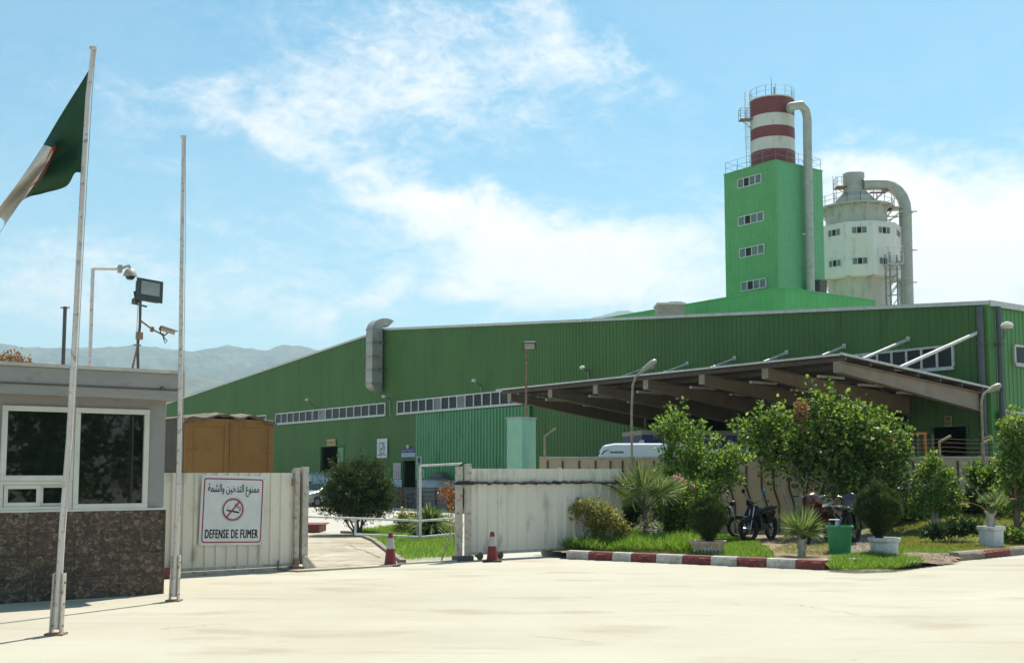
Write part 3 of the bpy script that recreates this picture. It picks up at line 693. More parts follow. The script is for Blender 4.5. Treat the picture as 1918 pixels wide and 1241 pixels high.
# striped tank on top
kx, ky = (tx+tR)/2+.05, (ty+tL)/2; kr = 1.98
kX, kY = toW(kx, ky)
def zof(py, dist): return at(1445, py, dist)[2]
zl = [TZ+.08, zof(277, kY-kr), zof(254, kY-kr), zof(233, kY-kr), zof(210, kY-kr), zof(179, kY-kr)]
TK = Thing('striped_tank', 'round tank with red and white bands standing on the green tower roof', 'tank', base=(kx, ky, TZ+.08), ang=A)
for i in range(5):
    m = MB(); m.lathe((kx, ky, 0), [(kr, zl[i]), (kr, zl[i+1])], 48, cap=(i == 4)); 
    TK.part('painted_band', m, MC['tank_red'] if i % 2 == 0 else MC['tank_white'], label='red painted band of the tank' if i % 2 == 0 else 'white painted band of the tank')
m = MB(); m.lathe((kx, ky, zl[5]), [(kr+.03, 0), (kr+.06, .0), (kr+.06, .1), (kr+.0, .12), (.3, .2)], 48); TK.part('rim', m, MC['tank_white'])
m = MB(); railing(m, [(kx+kr*math.cos(t)*1.0, ky+kr*math.sin(t), zl[5]+.1) for t in [2*math.pi*i/14 for i in range(14)]], closed=True, step=2, h=.95, r=.02); TK.part('railing', m, MC['galvanised'])
m = MB(); m.tube([(kx, ky, zl[5]), (kx, ky, zl[5]+2.4)], [.05, .015], 6); m.tube([(kx+.25, ky-.1, zl[5]), (kx+.25, ky-.1, zl[5]+1.5)], .06, 6); m.tube([(kx, ky, zl[5]+.9), (kx+.25, ky-.1, zl[5]+.9)], .02, 5); TK.part('lightning_rod', m, MC['steel_dark'])
# ladder with cage on the left of the tank and a small landing
lw = toS(*(lambda c: (c[0]-kr*1.0-.28, c[1]-.3))((kX, kY)))
T = Thing('caged_ladder', 'thin caged ladder with small landing up the side of the striped tank', 'ladder', base=(lw[0], lw[1], TZ), ang=A)
m = MB(); rx_, ry_ = CA, -SA     # world right expressed in the site frame
def off(a, b): return (lw[0]+a*CA+b*SA, lw[1]-a*SA+b*CA)
for s_ in (-.2, .2):
    p = off(s_, 0); m.tube([(*p, TZ), (*p, zl[5]+.9)], .03, 5)
z = TZ+.3
while z < zl[5]+.8: a, b = off(-.2, 0), off(.2, 0); m.tube([(*a, z), (*b, z)], .018, 4); z += .3
T.part('ladder', m, MC['white_trim'])
m = MB(); z = TZ+2.2
while z < zl[5]+.8:
    m.tube([(*off(.35*math.cos(t)-.1, -.35*math.sin(t)), z) for t in [math.pi*k/6 for k in range(7)]], .018, 4); z += .9
for t in (0.8, 1.57, 2.3): m.tube([(*off(.35*math.cos(t)-.1, -.35*math.sin(t)), TZ+2.2), (*off(.35*math.cos(t)-.1, -.35*math.sin(t)), zl[5]+.8)], .014, 4)
T.part('cage', m, MC['white_trim'])
m = MB(); zl2 = zof(228, kY); c_ = [off(-.75, -.4), off(.4, -.4), off(.4, .4), off(-.75, .4)]
m.prism([(*p, zl2) for p in c_], (0, 0, .08)); railing(m, [(*p, zl2+.08) for p in (c_[1], c_[0], c_[3], c_[2])], h=.95, step=.6, r=.022); m.tube([(*off(-.6, 0), zl2), (*off(.3, 0), zl2-.7)], .035, 5)
T.part('landing', m, MC['rusty_steel'])
# big pipe down the right face
yp = ty-.62
def onp(px, py, r=0): x, z = sy(px, py, yp); return (x, yp, z)
pa = onp(1514, 225); ptop = [(kx+.2, ky-1.9, zof(200, 97)-.2)]
c0 = Vector(toS(*at(1479, 205, kY-kr*.75)[:2])+(at(1479, 205, kY-kr*.75)[2],))
pts = [c0, Vector(onp(1488, 198))+Vector((0, .3, .0)), Vector(onp(1500, 197)), Vector(onp(1509, 207)), Vector(onp(1512, 222)), Vector(onp(1513, 300)), Vector(onp(1515, 400)), Vector(onp(1518, 540)), Vector(onp(1518, 556))]
pts = [pts[0], pts[0].lerp(pts[1], .5)+Vector((0, 0, .12))]+pts[1:]
T = Thing('exhaust_pipe', 'tall grey pipe bending from the striped tank down the green tower face', 'pipe', base=(pts[-1].x, pts[-1].y, pts[-1].z), ang=A)
m = MB(); m.tube(pts, [.38]*len(pts), 18); T.part('pipe', m, MC['pipe_grey'], smooth=30)
m = MB()
for py in (300, 430, 500):
    m = MB(); p = onp(1514, py); m.torus(p, .39, .04, (0, 0, 1), 20, 6); m.box(p[0]-.05, p[0]+.05, p[1]+.3, ty, p[2]-.05, p[2]+.05); T.part('bracket', m, MC['pipe_grey'])
m = MB(); p = Vector(onp(1514, 440)); m.box(p.x-.75, p.x-.35, p.y-.05, p.y+.05, p.z-.05, p.z+.05)
T.part('valve_stub', m, MC['pipe_grey'])
bx_, bz = sy(1536, 534, ty-.6)
T = Thing('roof_fan', 'dark square fan outlet on the annex roof beside the grey pipe', 'fan outlet', base=(bx_, ty-.6, AZ), ang=A)
m = MB(); m.loft([[(bx_-.45, ty-.9, AZ+.1), (bx_+.3, ty-.9, AZ+.1), (bx_+.3, ty-.2, AZ+.1), (bx_-.45, ty-.2, AZ+.1)], [(bx_-.5, ty-1, bz+.35), (bx_+.45, ty-1, bz+.35), (bx_+.45, ty-.1, bz+.35), (bx_-.5, ty-.1, bz+.35)]]); T.part('casing', m, MC['steel_dark'])
m = MB(); m.box(bx_-.55, bx_+.5, ty-1.05, ty-.05, bz+.351, bz+.40); T.part('rim', m, MC['steel_dark'])

# ------------------------------------------------------------------ white spray tower
SX, SY_, _ = at(1608, 500, 112); 
def z12(py, d=0): return at(1608, py, 112+d)[2]
ST = Thing('spray_tower', 'white ten sided tower room on a grey cylinder with cone and platform above', 'tower', base=(SX, SY_, YZ))
R10 = 4.2; a0 = math.radians(-90+3)
m = MB(); m.lathe((SX, SY_, 0), [(3.0, YZ), (3.0, z12(508, -3))], 40); ST.part('lower_shell', m, MC['silo_grey'])
zb_, zt_ = z12(513, -4.2), z12(414, -4.2)
m = MB(); m.lathe((SX, SY_, 0), [(R10*.97, zb_-.02), (R10, zb_), (R10, zt_), (R10*1.01, zt_+.001), (R10*1.01, zt_+.08), (3.0, zt_+.25)], 10, a0=a0); ST.part('tower_room', m, MC['silo_white'], smooth=20)
zu = z12(378, -3)
m = MB(); m.lathe((SX-.1, SY_, 0), [(3.0, zt_+.1), (3.0, zu)], 40); ST.part('upper_shell', m, MC['silo_grey'])
m = MB(); m.lathe((SX-.15, SY_, 0), [(2.6, zu), (2.3, zu+.35), (1.95, zu+.4), (1.9, zu+.9), (1.15, zu+1.7), (1.1, zu+1.75)], 32); ST.part('cone', m, MC['pipe_grey'], smooth=25)
zt2 = z12(326)
m = MB(); m.lathe((SX-.25, SY_, 0), [(1.06, zu+1.6), (1.06, zt2), (1.0, zt2+.05)], 32); ST.part('stack', m, MC['pipe_grey'])
for i in range(10):
    t0_, t1_ = a0+2*math.pi*i/10, a0+2*math.pi*(i+1)/10
    p0, p1 = Vector((SX+R10*math.cos(t0_), SY_+R10*math.sin(t0_), 0)), Vector((SX+R10*math.cos(t1_), SY_+R10*math.sin(t1_), 0))
    mid = (p0+p1)/2; 
    if mid.y > SY_+.5: continue
    d = (p1-p0).normalized(); nn = Vector((mid.x-SX, mid.y-SY_, 0)).normalized()
    for zc in (z12(430, -4), z12(488, -4)):
        def wb(mb, a, b, za, zb1, o0, o1):
            mb.prism([mid+d*a+nn*o0+Vector((0, 0, za)), mid+d*b+nn*o0+Vector((0, 0, za)), mid+d*b+nn*o1+Vector((0, 0, za)), mid+d*a+nn*o1+Vector((0, 0, za))], (0, 0, zb1-za))
        fr = MB(); wb(fr, -.72, .72, zc-.36, zc-.31, .0, .06); wb(fr, -.72, .72, zc+.31, zc+.36, 0, .06)
        for s_ in (-.72, -.26, .22, .68): wb(fr, s_, s_+.05, zc-.31, zc+.31, 0, .055)
        Wn = ST.part('window', fr, MC['silo_white'])
        for k, s_ in enumerate((-.67, -.21, .27)):
            g = MB(); wb(g, s_, s_+.41, zc-.31, zc+.31, .005, .03); ST.part('pane', g, MC['dark_inside'] if k == 1 else MC['glass_mid'], parent=Wn)
def ringdeck(mb, c, r0, r1, z, t, n=28): mb.lathe((c[0], c[1], z), [(r0, 0), (r1, 0), (r1, t), (r0, t), (r0, 0)], n, cap=False)
m = MB(); ringdeck(m, (SX-.1, SY_), 3.0, 3.75, zu-.1, .12)
for i in range(16):
    t = 2*math.pi*i/16; c, s_ = math.cos(t), math.sin(t); m.tube([(SX-.1+3.7*c, SY_+3.7*s_, zu-.1), (SX-.1+3.0*c, SY_+3.0*s_, zu-1.0)], .06, 5); m.tube([(SX-.1+3.0*c, SY_+3.0*s_, zu-.15), (SX-.1+3.8*c, SY_+3.8*s_, zu-.15)], .07, 5)
m.box(SX+2.6, SX+4.6, SY_-1.2, SY_+.6, zu-.1, zu+.0); m.tube([(SX+4.5, SY_-1.1, zu-.1), (SX+2.8, SY_-1.1, zu-1.6)], .07, 6); m.tube([(SX+4.6, SY_, zu-.6), (SX+2.9, SY_-.6, zu-1.3)], .06, 6); m.tube([(SX+2.6, SY_-.4, zu-.9), (SX+5.4, SY_-.4, zu-.8)], .06, 6)
ST.part('platform', m, MC['silo_grey'])
m = MB(); railing(m, [(SX-.1+3.7*math.cos(t), SY_+3.7*math.sin(t), zu) for t in [2*math.pi*i/18 for i in range(18)]], closed=True, step=3, h=1.0, r=.03)
m.tube([(SX+3.2, SY_-1, zu), (SX+3.5, SY_-1, zu+.8), (SX+4.2, SY_-1, zu+.9), (SX+4.6, SY_-1, zu+.3)], .04, 5)
ST.part('railing', m, MC['galvanised'])
m = MB(); zp = z12(343); m.box(SX-2.2, SX-1.2, SY_-1, SY_+.4, zp-.6, zp-.52); railing(m, [(SX-1.3, SY_-1, zp-.52), (SX-2.2, SY_-1, zp-.52), (SX-2.2, SY_+.4, zp-.52)], h=.9, step=.5, r=.025)
m.tube([(SX-2.1, SY_-.3, zp-.6), (SX-1.2, SY_-.3, zp-1.2)], .04, 5)
for xo in (-2.5, -2.2): m.tube([(SX+xo, SY_-.5, zu), (SX+xo, SY_-.5, zp+.6)], .03, 5)
for k in range(9): m.tube([(SX-2.5, SY_-.5, zu+.3*k), (SX-2.2, SY_-.5, zu+.3*k)], .02, 4)
ST.part('top_landing', m, MC['rusty_steel']); m = MB(); m.box(SX+1.0, SX+2.6, SY_-1.3, SY_-.9, zu+1.35, zu+1.45); m.tube([(SX+1.2, SY_-1.1, zu+.4), (SX+2.9, SY_-1.1, zu+1.9)], .07, 5); m.tube([(SX+1.7, SY_-1.1, zu+1.4), (SX+1.7, SY_-1.1, zu+.6)], .05, 5); m.box(SX+2.2, SX+2.9, SY_-1.2, SY_-1.0, zu+1.5, zu+1.7)
ST.part('hoist_beam', m, MC['rusty_steel'])
for i in range(10):
    m = MB(); t = a0+2*math.pi*i/10; c, s_ = math.cos(t), math.sin(t)
    m.tube([(SX+R10*.95*c, SY_+R10*.95*s_, zb_-.05), (SX+3.0*c, SY_+3.0*s_, zb_-1.3)], .06, 5); m.tube([(SX+3.0*c, SY_+3.0*s_, zb_-.08), (SX+R10*c, SY_+R10*s_, zb_-.08)], .07, 5)
    ST.part('bracket', m, MC['silo_grey'])
# stair mast on the right
lx = [at(1667, 500, 107)[0], at(1689, 500, 107)[0]]
T = Thing('access_frame', 'slim steel access frame with landings beside the white tower room', 'access frame', base=(lx[0], 107, YZ))
m = MB()
for x in lx:
    for y in (107, 108.3): m.tube([(x, y, YZ), (x, y, z12(490))], .09, 6)
z = 12.5; i = 0
while z < z12(515):
    m.tube([(lx[0]-.3, 107, z), (lx[1], 107, z+.1)], .06, 5); m.tube([(lx[0], 107, z), (lx[1], 108.3, z+1.2)], .04, 5); z += 1.25
T.part('frame', m, MC['galvanised'])
m = MB(); zq = z12(512); m.box(lx[0]-.2, lx[1]+.1, 106.8, 108.4, zq, zq+.12); railing(m, [(lx[0]-.2, 106.8, zq+.12), (lx[1]+.1, 106.8, zq+.12)], h=1.6, step=1.2, r=.05); T.part('landing', m, MC['silo_grey'])
# bent pipe to the right
PX = lambda px, py: (at(px, py, 111)[0], 111.2, at(px, py, 111)[2])
pts = [PX(1618, 345), PX(1640, 344), PX(1660, 345), PX(1672, 349), PX(1683, 357), PX(1691, 368), PX(1696, 382), PX(1697, 400), PX(1699, 500), PX(1701, 600)]
pts[-1] = (pts[-1][0], 111.2, 9.0)
T = Thing('bent_pipe', 'thick grey pipe arching from the white tower top down its right side', 'pipe', base=pts[-1])
m = MB(); m.tube(pts, [.58]*7+[.62]*3, 22); T.part('pipe', m, MC['pipe_grey'], smooth=30)
for py in (398, 470, 530):
    m = MB(); q = PX(1698, py); m.torus(q, .63, .06, (0, 0, 1), 22, 6); m.box(q[0]-.8, q[0]+.9, q[1]-.7, q[1]-.6, q[2]-.05, q[2]+.05)
    T.part('flange', m, MC['pipe_grey'])
m = MB(); q1, q2 = PX(1681, 420), PX(1684, 560); m.tube([q1, (q1[0], 110.5, 10)], .09, 8); T.part('side_tube', m, MC['pipe_grey'])
# ================================================================== materials of the objects
mat('booth_wall', (.27, .265, .26), (.235, .232, .228), rough=.8, scale=2, c3=(.22, .217, .212), bump=.15)
mat('booth_fascia', (.29, .285, .27), (.25, .245, .235), rough=.85, scale=1.5, stretch=(1, 1, 2.5), c3=(.215, .21, .20), bump=.2)
mat('booth_roof_top', (.52, .50, .45), (.40, .38, .34), rough=.9, scale=4)
mat('frame_white', (.60, .60, .55), (.52, .52, .47), rough=.4, scale=3)
mat('gate_white', (.60, .57, .49), (.66, .63, .55), rough=.55, scale=1.4, stretch=(1, 1, .35), c3=(.40, .37, .30), spec=.4)
mat('post_white', (.48, .46, .41), (.36, .32, .26), rough=.6, scale=4, c3=(.20, .12, .07))
mat('pole_paint', (.62, .58, .55), (.54, .49, .46), rough=.45, scale=5, c3=(.28, .22, .18), metal=.1)
mat('black_cable', (.012, .012, .012), rough=.7); mat('black_plastic', (.018, .018, .02), rough=.4)
mat('turquoise_wall', (.34, .60, .43), (.29, .53, .38), rough=.85, scale=2, c3=(.33, .52, .44))
mat('precast_wall', (.56, .43, .29), (.47, .36, .245), rough=.92, scale=.8, stretch=(1, 1, .4), c3=(.36, .27, .19), bump=.3); mat('precast_groove', (.10, .075, .055), rough=.95)
mat('truck_ochre', (.29, .14, .028), (.25, .115, .024), rough=.6, scale=1.2, c3=(.22, .10, .025)); mat('truck_tarp', (.17, .14, .10), (.09, .075, .055), rough=.85, scale=3, bump=.6, bscale=8)
mat('truck_side', (.055, .045, .03), (.08, .065, .045), rough=.8, scale=2)
mat('sign_white', (.60, .63, .64), (.52, .55, .56), rough=.45, scale=3); mat('sign_red', (.30, .03, .04), (.24, .025, .03), rough=.5); mat('ink', (.012, .015, .03), rough=.6)
mat('sign_blue', (.03, .035, .16), rough=.5); mat('sign_yellow', (.50, .36, .12), rough=.6); mat('sign_pale', (.35, .42, .55), rough=.6)
mat('cone_red', (.20, .016, .014), (.14, .014, .012), rough=.55, scale=8); mat('cone_white', (.42, .40, .38), rough=.4); mat('rubber', (.02, .02, .02), rough=.8)
mat('pot_white', (.62, .64, .66), (.54, .56, .58), rough=.6, scale=5, c3=(.40, .38, .34)); mat('pot_stained', (.50, .46, .40), (.40, .30, .22), rough=.8, scale=9, c3=(.18, .14, .11), bump=.3)
mat('bin_green', (.02, .30, .10), (.03, .36, .14), rough=.4, scale=4, c3=(.09, .22, .13)); mat('bark', (.20, .155, .11), (.12, .09, .06), rough=.95, scale=12, bump=.8, stretch=(1, 1, .3)); mat('bark_pale', (.46, .44, .38), (.32, .28, .22), rough=.9, scale=10, bump=.5)
mat('chrome', (.6, .6, .6), rough=.15, metal=1); mat('bike_black', (.012, .012, .014), rough=.25, coat=.5); mat('bike_red', (.10, .006, .008), rough=.2, coat=.8); mat('bike_blue', (.05, .18, .45), rough=.3); mat('engine_grey', (.16, .16, .16), rough=.4, metal=.7, scale=20)
mat('van_white', (.62, .66, .68), (.56, .60, .62), rough=.3, coat=.5); mat('truck_blue', (.012, .03, .14), rough=.4); mat('truck_orange', (.45, .15, .02), rough=.5); mat('car_silver', (.45, .47, .48), rough=.25, metal=.4)
mat('pallet_wood', (.30, .14, .06), (.22, .10, .05), rough=.9, scale=6); mat('crate_grey', (.20, .19, .17), (.14, .13, .12), rough=.9, scale=4); mat('bag_white', (.40, .43, .45), (.32, .35, .37), rough=.8, scale=4, bump=.6, bscale=6)
mat('flag_green', (.007, .045, .016), (.010, .060, .022), rough=.8, scale=4); mat('flag_white', (.58, .56, .52), rough=.85); mat('flag_red', (.42, .02, .03), rough=.8)
mat('street_lamp_paint', (.40, .36, .24), (.28, .20, .11), rough=.6, scale=9, c3=(.16, .08, .04)); mat('camera_beige', (.38, .35, .29), (.32, .29, .24), rough=.5); mat('flood_dark', (.05, .065, .06), rough=.6)
glass('lamp_glass', (.20, .22, .20), .15); glass('lens', (.01, .01, .012), .05)
# stone cladding tiles of the booth
m_ = bpy.data.materials.new('stone_cladding'); m_.use_nodes = True; t_ = m_.node_tree; p_ = t_.nodes['Principled BSDF']; p_.inputs['Roughness'].default_value = .55
co = N('ShaderNodeTexCoord', t_); outs = []
for sc_, seed in ((13, 0), (27, 7)):
    vo = N('ShaderNodeTexVoronoi', t_); vo.inputs['Scale'].default_value = sc_; mp = N('ShaderNodeMapping', t_); mp.inputs['Location'].default_value = (seed, seed, 0); mp.inputs['Scale'].default_value = (1, 1, 1.25)
    nn_ = N('ShaderNodeTexNoise', t_); nn_.inputs['Scale'].default_value = 8; ad = N('ShaderNodeMix', t_, data_type='RGBA', blend_type='LINEAR_LIGHT'); ad.inputs[0].default_value = .12
    t_.links.new(co.outputs['Object'], mp.inputs[0]); t_.links.new(mp.outputs[0], nn_.inputs['Vector']); t_.links.new(mp.outputs[0], ad.inputs[6]); t_.links.new(nn_.outputs['Color'], ad.inputs[7]); t_.links.new(ad.outputs[2], vo.inputs['Vector'])
    cr = N('ShaderNodeValToRGB', t_); e = cr.color_ramp.elements; cr.color_ramp.interpolation = 'CONSTANT'
    cols = [(.022, .016, .011), (.055, .037, .023), (.09, .060, .038), (.036, .029, .021), (.13, .068, .036), (.06, .046, .032), (.23, .18, .125), (.03, .021, .014)]
    while len(e) < len(cols): e.new(.5)
    for i, c in enumerate(cols): e[i].position = i/len(cols); e[i].color = (*c, 1)
    sp = N('ShaderNodeSeparateColor', t_); t_.links.new(vo.outputs['Color'], sp.inputs[0]); t_.links.new(sp.outputs[0], cr.inputs[0]); outs.append((cr.outputs[0], vo.outputs['Distance']))
mx = N('ShaderNodeMix', t_, data_type='RGBA'); mx.inputs[0].default_value = .5; t_.links.new(outs[0][0], mx.inputs[6]); t_.links.new(outs[1][0], mx.inputs[7])
n2_ = N('ShaderNodeTexNoise', t_); n2_.inputs['Scale'].default_value = 26; n2_.inputs['Detail'].default_value = 8; t_.links.new(co.outputs['Object'], n2_.inputs['Vector'])
ov = N('ShaderNodeMix', t_, data_type='RGBA', blend_type='OVERLAY'); ov.inputs[0].default_value = .9; t_.links.new(mx.outputs[2], ov.inputs[6]); t_.links.new(n2_.outputs['Fac'], ov.inputs[7])
gm = N('ShaderNodeGamma', t_); gm.inputs[1].default_value = 1.0; t_.links.new(ov.outputs[2], gm.inputs[0]); t_.links.new(gm.outputs[0], p_.inputs['Base Color']); MC['stone_cladding'] = m_
sx_ = N('ShaderNodeSeparateXYZ', t_); t_.links.new(co.outputs['Object'], sx_.inputs[0]); cx2 = N('ShaderNodeCombineXYZ', t_); t_.links.new(sx_.outputs[0], cx2.inputs[0]); t_.links.new(sx_.outputs[2], cx2.inputs[1])
bt = N('ShaderNodeTexBrick', t_); bt.inputs['Scale'].default_value = 1; bt.inputs['Brick Width'].default_value = .62; bt.inputs['Row Height'].default_value = .31; bt.inputs['Mortar Size'].default_value = .006; bt.offset = 0
bt.inputs['Color1'].default_value = (1, 1, 1, 1); bt.inputs['Color2'].default_value = (.72, .72, .72, 1); bt.inputs['Mortar'].default_value = (.22, .2, .18, 1); t_.links.new(cx2.outputs[0], bt.inputs['Vector'])
ml = N('ShaderNodeMix', t_, data_type='RGBA', blend_type='MULTIPLY'); ml.inputs[0].default_value = 1; t_.links.new(gm.outputs[0], ml.inputs[6]); t_.links.new(bt.outputs['Color'], ml.inputs[7]); t_.links.new(ml.outputs[2], p_.inputs['Base Color'])

leafmat('leaf_bright', [(.03, .085, .014), (.075, .15, .022), (.15, .24, .045), (.27, .34, .09)], .4, rough=.55)
leafmat('leaf_mid', [(.014, .045, .008), (.045, .10, .014), (.11, .19, .03), (.27, .33, .085)], .4, rough=.5)
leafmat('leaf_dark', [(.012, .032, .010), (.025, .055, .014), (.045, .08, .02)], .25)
leafmat('leaf_cypress', [(.010, .026, .008), (.020, .048, .011), (.045, .08, .018), (.10, .13, .035)], .25, rough=.6)
leafmat('leaf_yellow', [(.10, .13, .03), (.20, .21, .06), (.30, .27, .10), (.16, .18, .05)], .4)
leafmat('leaf_palm', [(.045, .09, .025), (.08, .14, .035), (.14, .19, .06), (.20, .22, .09)], .35, rough=.4)
leafmat('leaf_brown', [(.16, .09, .04), (.26, .16, .07), (.34, .24, .12)], .25, rough=.7)
leafmat('leaf_orange', [(.22, .08, .02), (.32, .14, .03), (.14, .09, .02)], .3)
leafmat('petal_pink', [(.60, .25, .28), (.70, .40, .42)], .3); leafmat('petal_white', [(.55, .50, .47), (.62, .46, .42)], .3)
leafmat('grass_bright', [(.06, .15, .02), (.10, .21, .03), (.15, .25, .05), (.22, .27, .08)], .45)
leafmat('grass_dry', [(.12, .17, .03), (.20, .22, .05), (.28, .26, .09), (.10, .17, .03)], .4)
leafmat('reflected_leaf', [(.03, .07, .02), (.08, .15, .04), (.16, .24, .07)], .3)

# ================================================================== guard booth
BY = toS(*gnd(300, 1111))[1]; BX = toS(*gnd(302, 1111))[0]
zs = sy(300, 954, BY)[1]; zf0 = sy(340, 749, BY-.32)[1]; zf1 = sy(340, 697, BY-.32)[1]; xf = sy(343, 720, BY-.32)[0]
BO = Thing('guard_booth', 'grey flat roofed guard booth with white framed windows and brown stone cladding', 'guard booth', base=(BX, BY, 0), ang=A)
m = MB(); XL = BX-9
wx0 = sy(0, 860, BY)[0]; wx1 = sy(277, 860, BY)[0]; wz0 = sy(269, 951, BY)[1]; wz1 = sy(277, 767, BY)[1]
for (a, b, c, d) in ((XL, wx0, 0, zf0+.1), (wx1, BX, 0, zf0+.1), (wx0, wx1, 0, wz0), (wx0, wx1, wz1, zf0+.1)): m.box(a, b, BY, BY+.2, c, d)
m.box(BX-.2, BX, BY+.2, BY+3.2, 0, zf0+.1); m.box(XL, XL+.2, BY+.2, BY+3.2, 0, zf0+.1); m.box(XL+.2, BX-.2, BY+3.0, BY+3.2, 0, zf0+.1)
BO.part('wall', m, MC['booth_wall'])
m = MB(); m.box(XL, BX+.03, BY-.03, BY-.002, 0, zs); m.box(BX+.002, BX+.03, BY-.002, BY+3.2, 0, zs); BO.part('stone_cladding', m, MC['stone_cladding'])
m = MB(); m.box(XL, BX+.045, BY-.05, BY+.0, zs+.002, zs+.03); BO.part('sill', m, MC['frame_white'])
m = MB(); m.box(XL-.3, xf, BY-.32, BY+3.5, zf0, zf1-.03); BO.part('roof_slab', m, MC['booth_fascia'], bevel=.01)
m = MB(); m.box(XL-.33, xf+.02, BY-.345, BY+3.53, zf1-.029, zf1+.02); m.box(xf+.003, xf+.035, BY-.3, BY+3.4, zf0+.06, zf1-.03); BO.part('roof_edge', m, MC['booth_roof_top'])
m = MB(); m.box(XL-.3, xf-.01, BY-.334, BY-.322, zf0+.13, zf0+.155); px_, pz_ = sy(304, 727, BY-.34); m.tube([(px_, BY-.36, pz_), (px_, BY-.31, pz_)], .03, 10); BO.part('fascia_groove', m, MC['steel_dark'])
m = MB(); m.box(XL+.2, BX-.2, BY+.2, BY+3, .0, .02); m.box(XL+.2, BX-.2, BY+2.9, BY+2.99, .02, zf0); BO.part('room_inside', m, MC['dark_inside'])
def wx(px, py=860): return sy(px, py, BY)[0]
def wz(px, py): return sy(px, py, BY)[1]
def framebox(mb, x0, x1, z0, z1, t, y0, y1):
    mb.box(x0, x1, y0, y1, z0, z0+t); mb.box(x0, x1, y0, y1, z1-t, z1); mb.box(x0, x0+t, y0+.002, y1-.002, z0+t, z1-t); mb.box(x1-t, x1, y0+.002, y1-.002, z0+t, z1-t)
xm = wx(137)
zmid = wz(130, 900)
# right fixed window
fr = MB(); framebox(fr, xm+.003, wx1, wz0, wz1, .075, BY-.04, BY+.06); W1 = BO.part('window', fr, MC['frame_white'], bevel=.006)
g = MB(); g.box(xm+.07, wx1-.07, BY+.0, BY+.012, wz0+.07, wz1-.07); BO.part('pane', g, MC['glass_booth'], parent=W1)
fr = MB(); framebox(fr, wx0, xm-.003, zmid+.002, wz1, .075, BY-.04, BY+.06); W1 = BO.part('window', fr, MC['frame_white'], bevel=.006)
g = MB(); g.box(wx0+.07, xm-.07, BY+.0, BY+.012, zmid+.07, wz1-.07); BO.part('pane', g, MC['glass_booth'], parent=W1)
fr = MB(); framebox(fr, wx0, xm-.003, wz0, zmid, .05, BY-.03, BY+.06)
xq = wx(75); framebox(fr, wx0+.06, xq+.02, wz0+.052, zmid-.052, .055, BY-.02, BY+.02); framebox(fr, xq+.025, xm-.06, wz0+.052, zmid-.052, .04, BY+.022, BY+.055)
W1 = BO.part('sliding_window', fr, MC['frame_white'], bevel=.004)
g = MB(); g.box(wx0+.1, xq-.03, BY+.0, BY+.01, wz0+.1, zmid-.1); BO.part('pane', g, MC['glass_booth'], parent=W1)
g = MB(); g.box(xq+.06, xm-.1, BY+.03, BY+.04, wz0+.09, zmid-.09); BO.part('pane', g, MC['glass_booth'], parent=W1)

# mast, camera pole and post on the booth roof
def roofpt(px, py, yS): x, z = sy(px, py, yS); return (x, yS, z)
yr = BY+1.2
P = [roofpt(168, 686, yr), roofpt(171, 600, yr), roofpt(174, 503, yr)]; P[0] = (P[0][0], yr, zf1)
T = Thing('camera_pole', 'thin grey pole with level arm standing on the booth roof', 'pole', base=P[0], ang=A)
m = MB(); m.tube([P[0], P[1], P[2]], .028, 8); T.part('pole', m, MC['pole_paint'])
Q = roofpt(224, 503.5, yr); m = MB(); m.tube([P[2], Q], .024, 8); T.part('arm', m, MC['pole_paint'])
D = roofpt(244, 511, yr)
T = Thing('dome_camera', 'round beige dome camera hanging from the end of the pole arm', 'camera', base=D, ang=A)
m = MB(); m.lathe(D, [(.0, .075), (.03, .072), (.07, .045), (.092, 0), (.105, -.035), (.108, -.05), (.085, -.055)], 20); T.part('housing', m, MC['camera_beige'])
m = MB(); m.lathe(D, [(.072, -.052), (.068, -.08), (.045, -.105), (.0, -.115)], 16); T.part('lens_dome', m, MC['lens'])
m = MB(); m.tube([(Q[0], yr, Q[2]), roofpt(232, 500, yr), roofpt(242, 497, yr), (D[0], yr, D[2]+.06)], [.03, .022, .022, .03], 8); m.box(Q[0]-.02, Q[0]+.03, yr-.04, yr+.04, Q[2]-.06, Q[2]+.06); T.part('bracket', m, MC['camera_beige'])
yr2 = BY+.8
b0, b1 = roofpt(252, 690, yr2), roofpt(263, 563, yr2)
T = Thing('lamp_mast', 'rusty dark mast with splayed foot on the booth roof', 'mast', base=(b0[0], yr2, zf1), ang=A)
m = MB(); m.tube([(b0[0]+.06, yr2, zf1), roofpt(258, 645, yr2), roofpt(262, 610, yr2), b1], .022, 8); T.part('pole', m, MC['steel_dark'])
m = MB(); q = roofpt(245, 689, yr2); m.tube([(q[0], yr2, zf1), roofpt(257, 650, yr2)], .016, 6); q = roofpt(259, 689, yr2+.3); m.tube([(q[0], yr2+.3, zf1), roofpt(257, 650, yr2)], .016, 6)
q = roofpt(257, 646, yr2); m.box(q[0]-.05, q[0]+.05, yr2-.03, yr2+.03, q[2]-.01, q[2]+.01); q = roofpt(261, 628, yr2); m.box(q[0]-.045, q[0]+.045, yr2-.04, yr2+.04, q[2]-.06, q[2]+.05); T.part('strut', m, MC['rusty_steel'])
m = MB(); m.tube([roofpt(256, 648, yr2-.03), roofpt(256, 620, yr2-.03), roofpt(259, 566, yr2-.03)], .005, 5); T.part('cable', m, MC['galvanised'])
fl = roofpt(280, 544, yr2)
T = Thing('floodlight', 'dark square floodlight with clear glass on top of the rusty mast', 'floodlight', base=fl, ang=0, local=True, loc=(*toW(fl[0], fl[1]), fl[2]))
T.e.rotation_euler = (math.radians(-8), math.radians(4), math.radians(38))
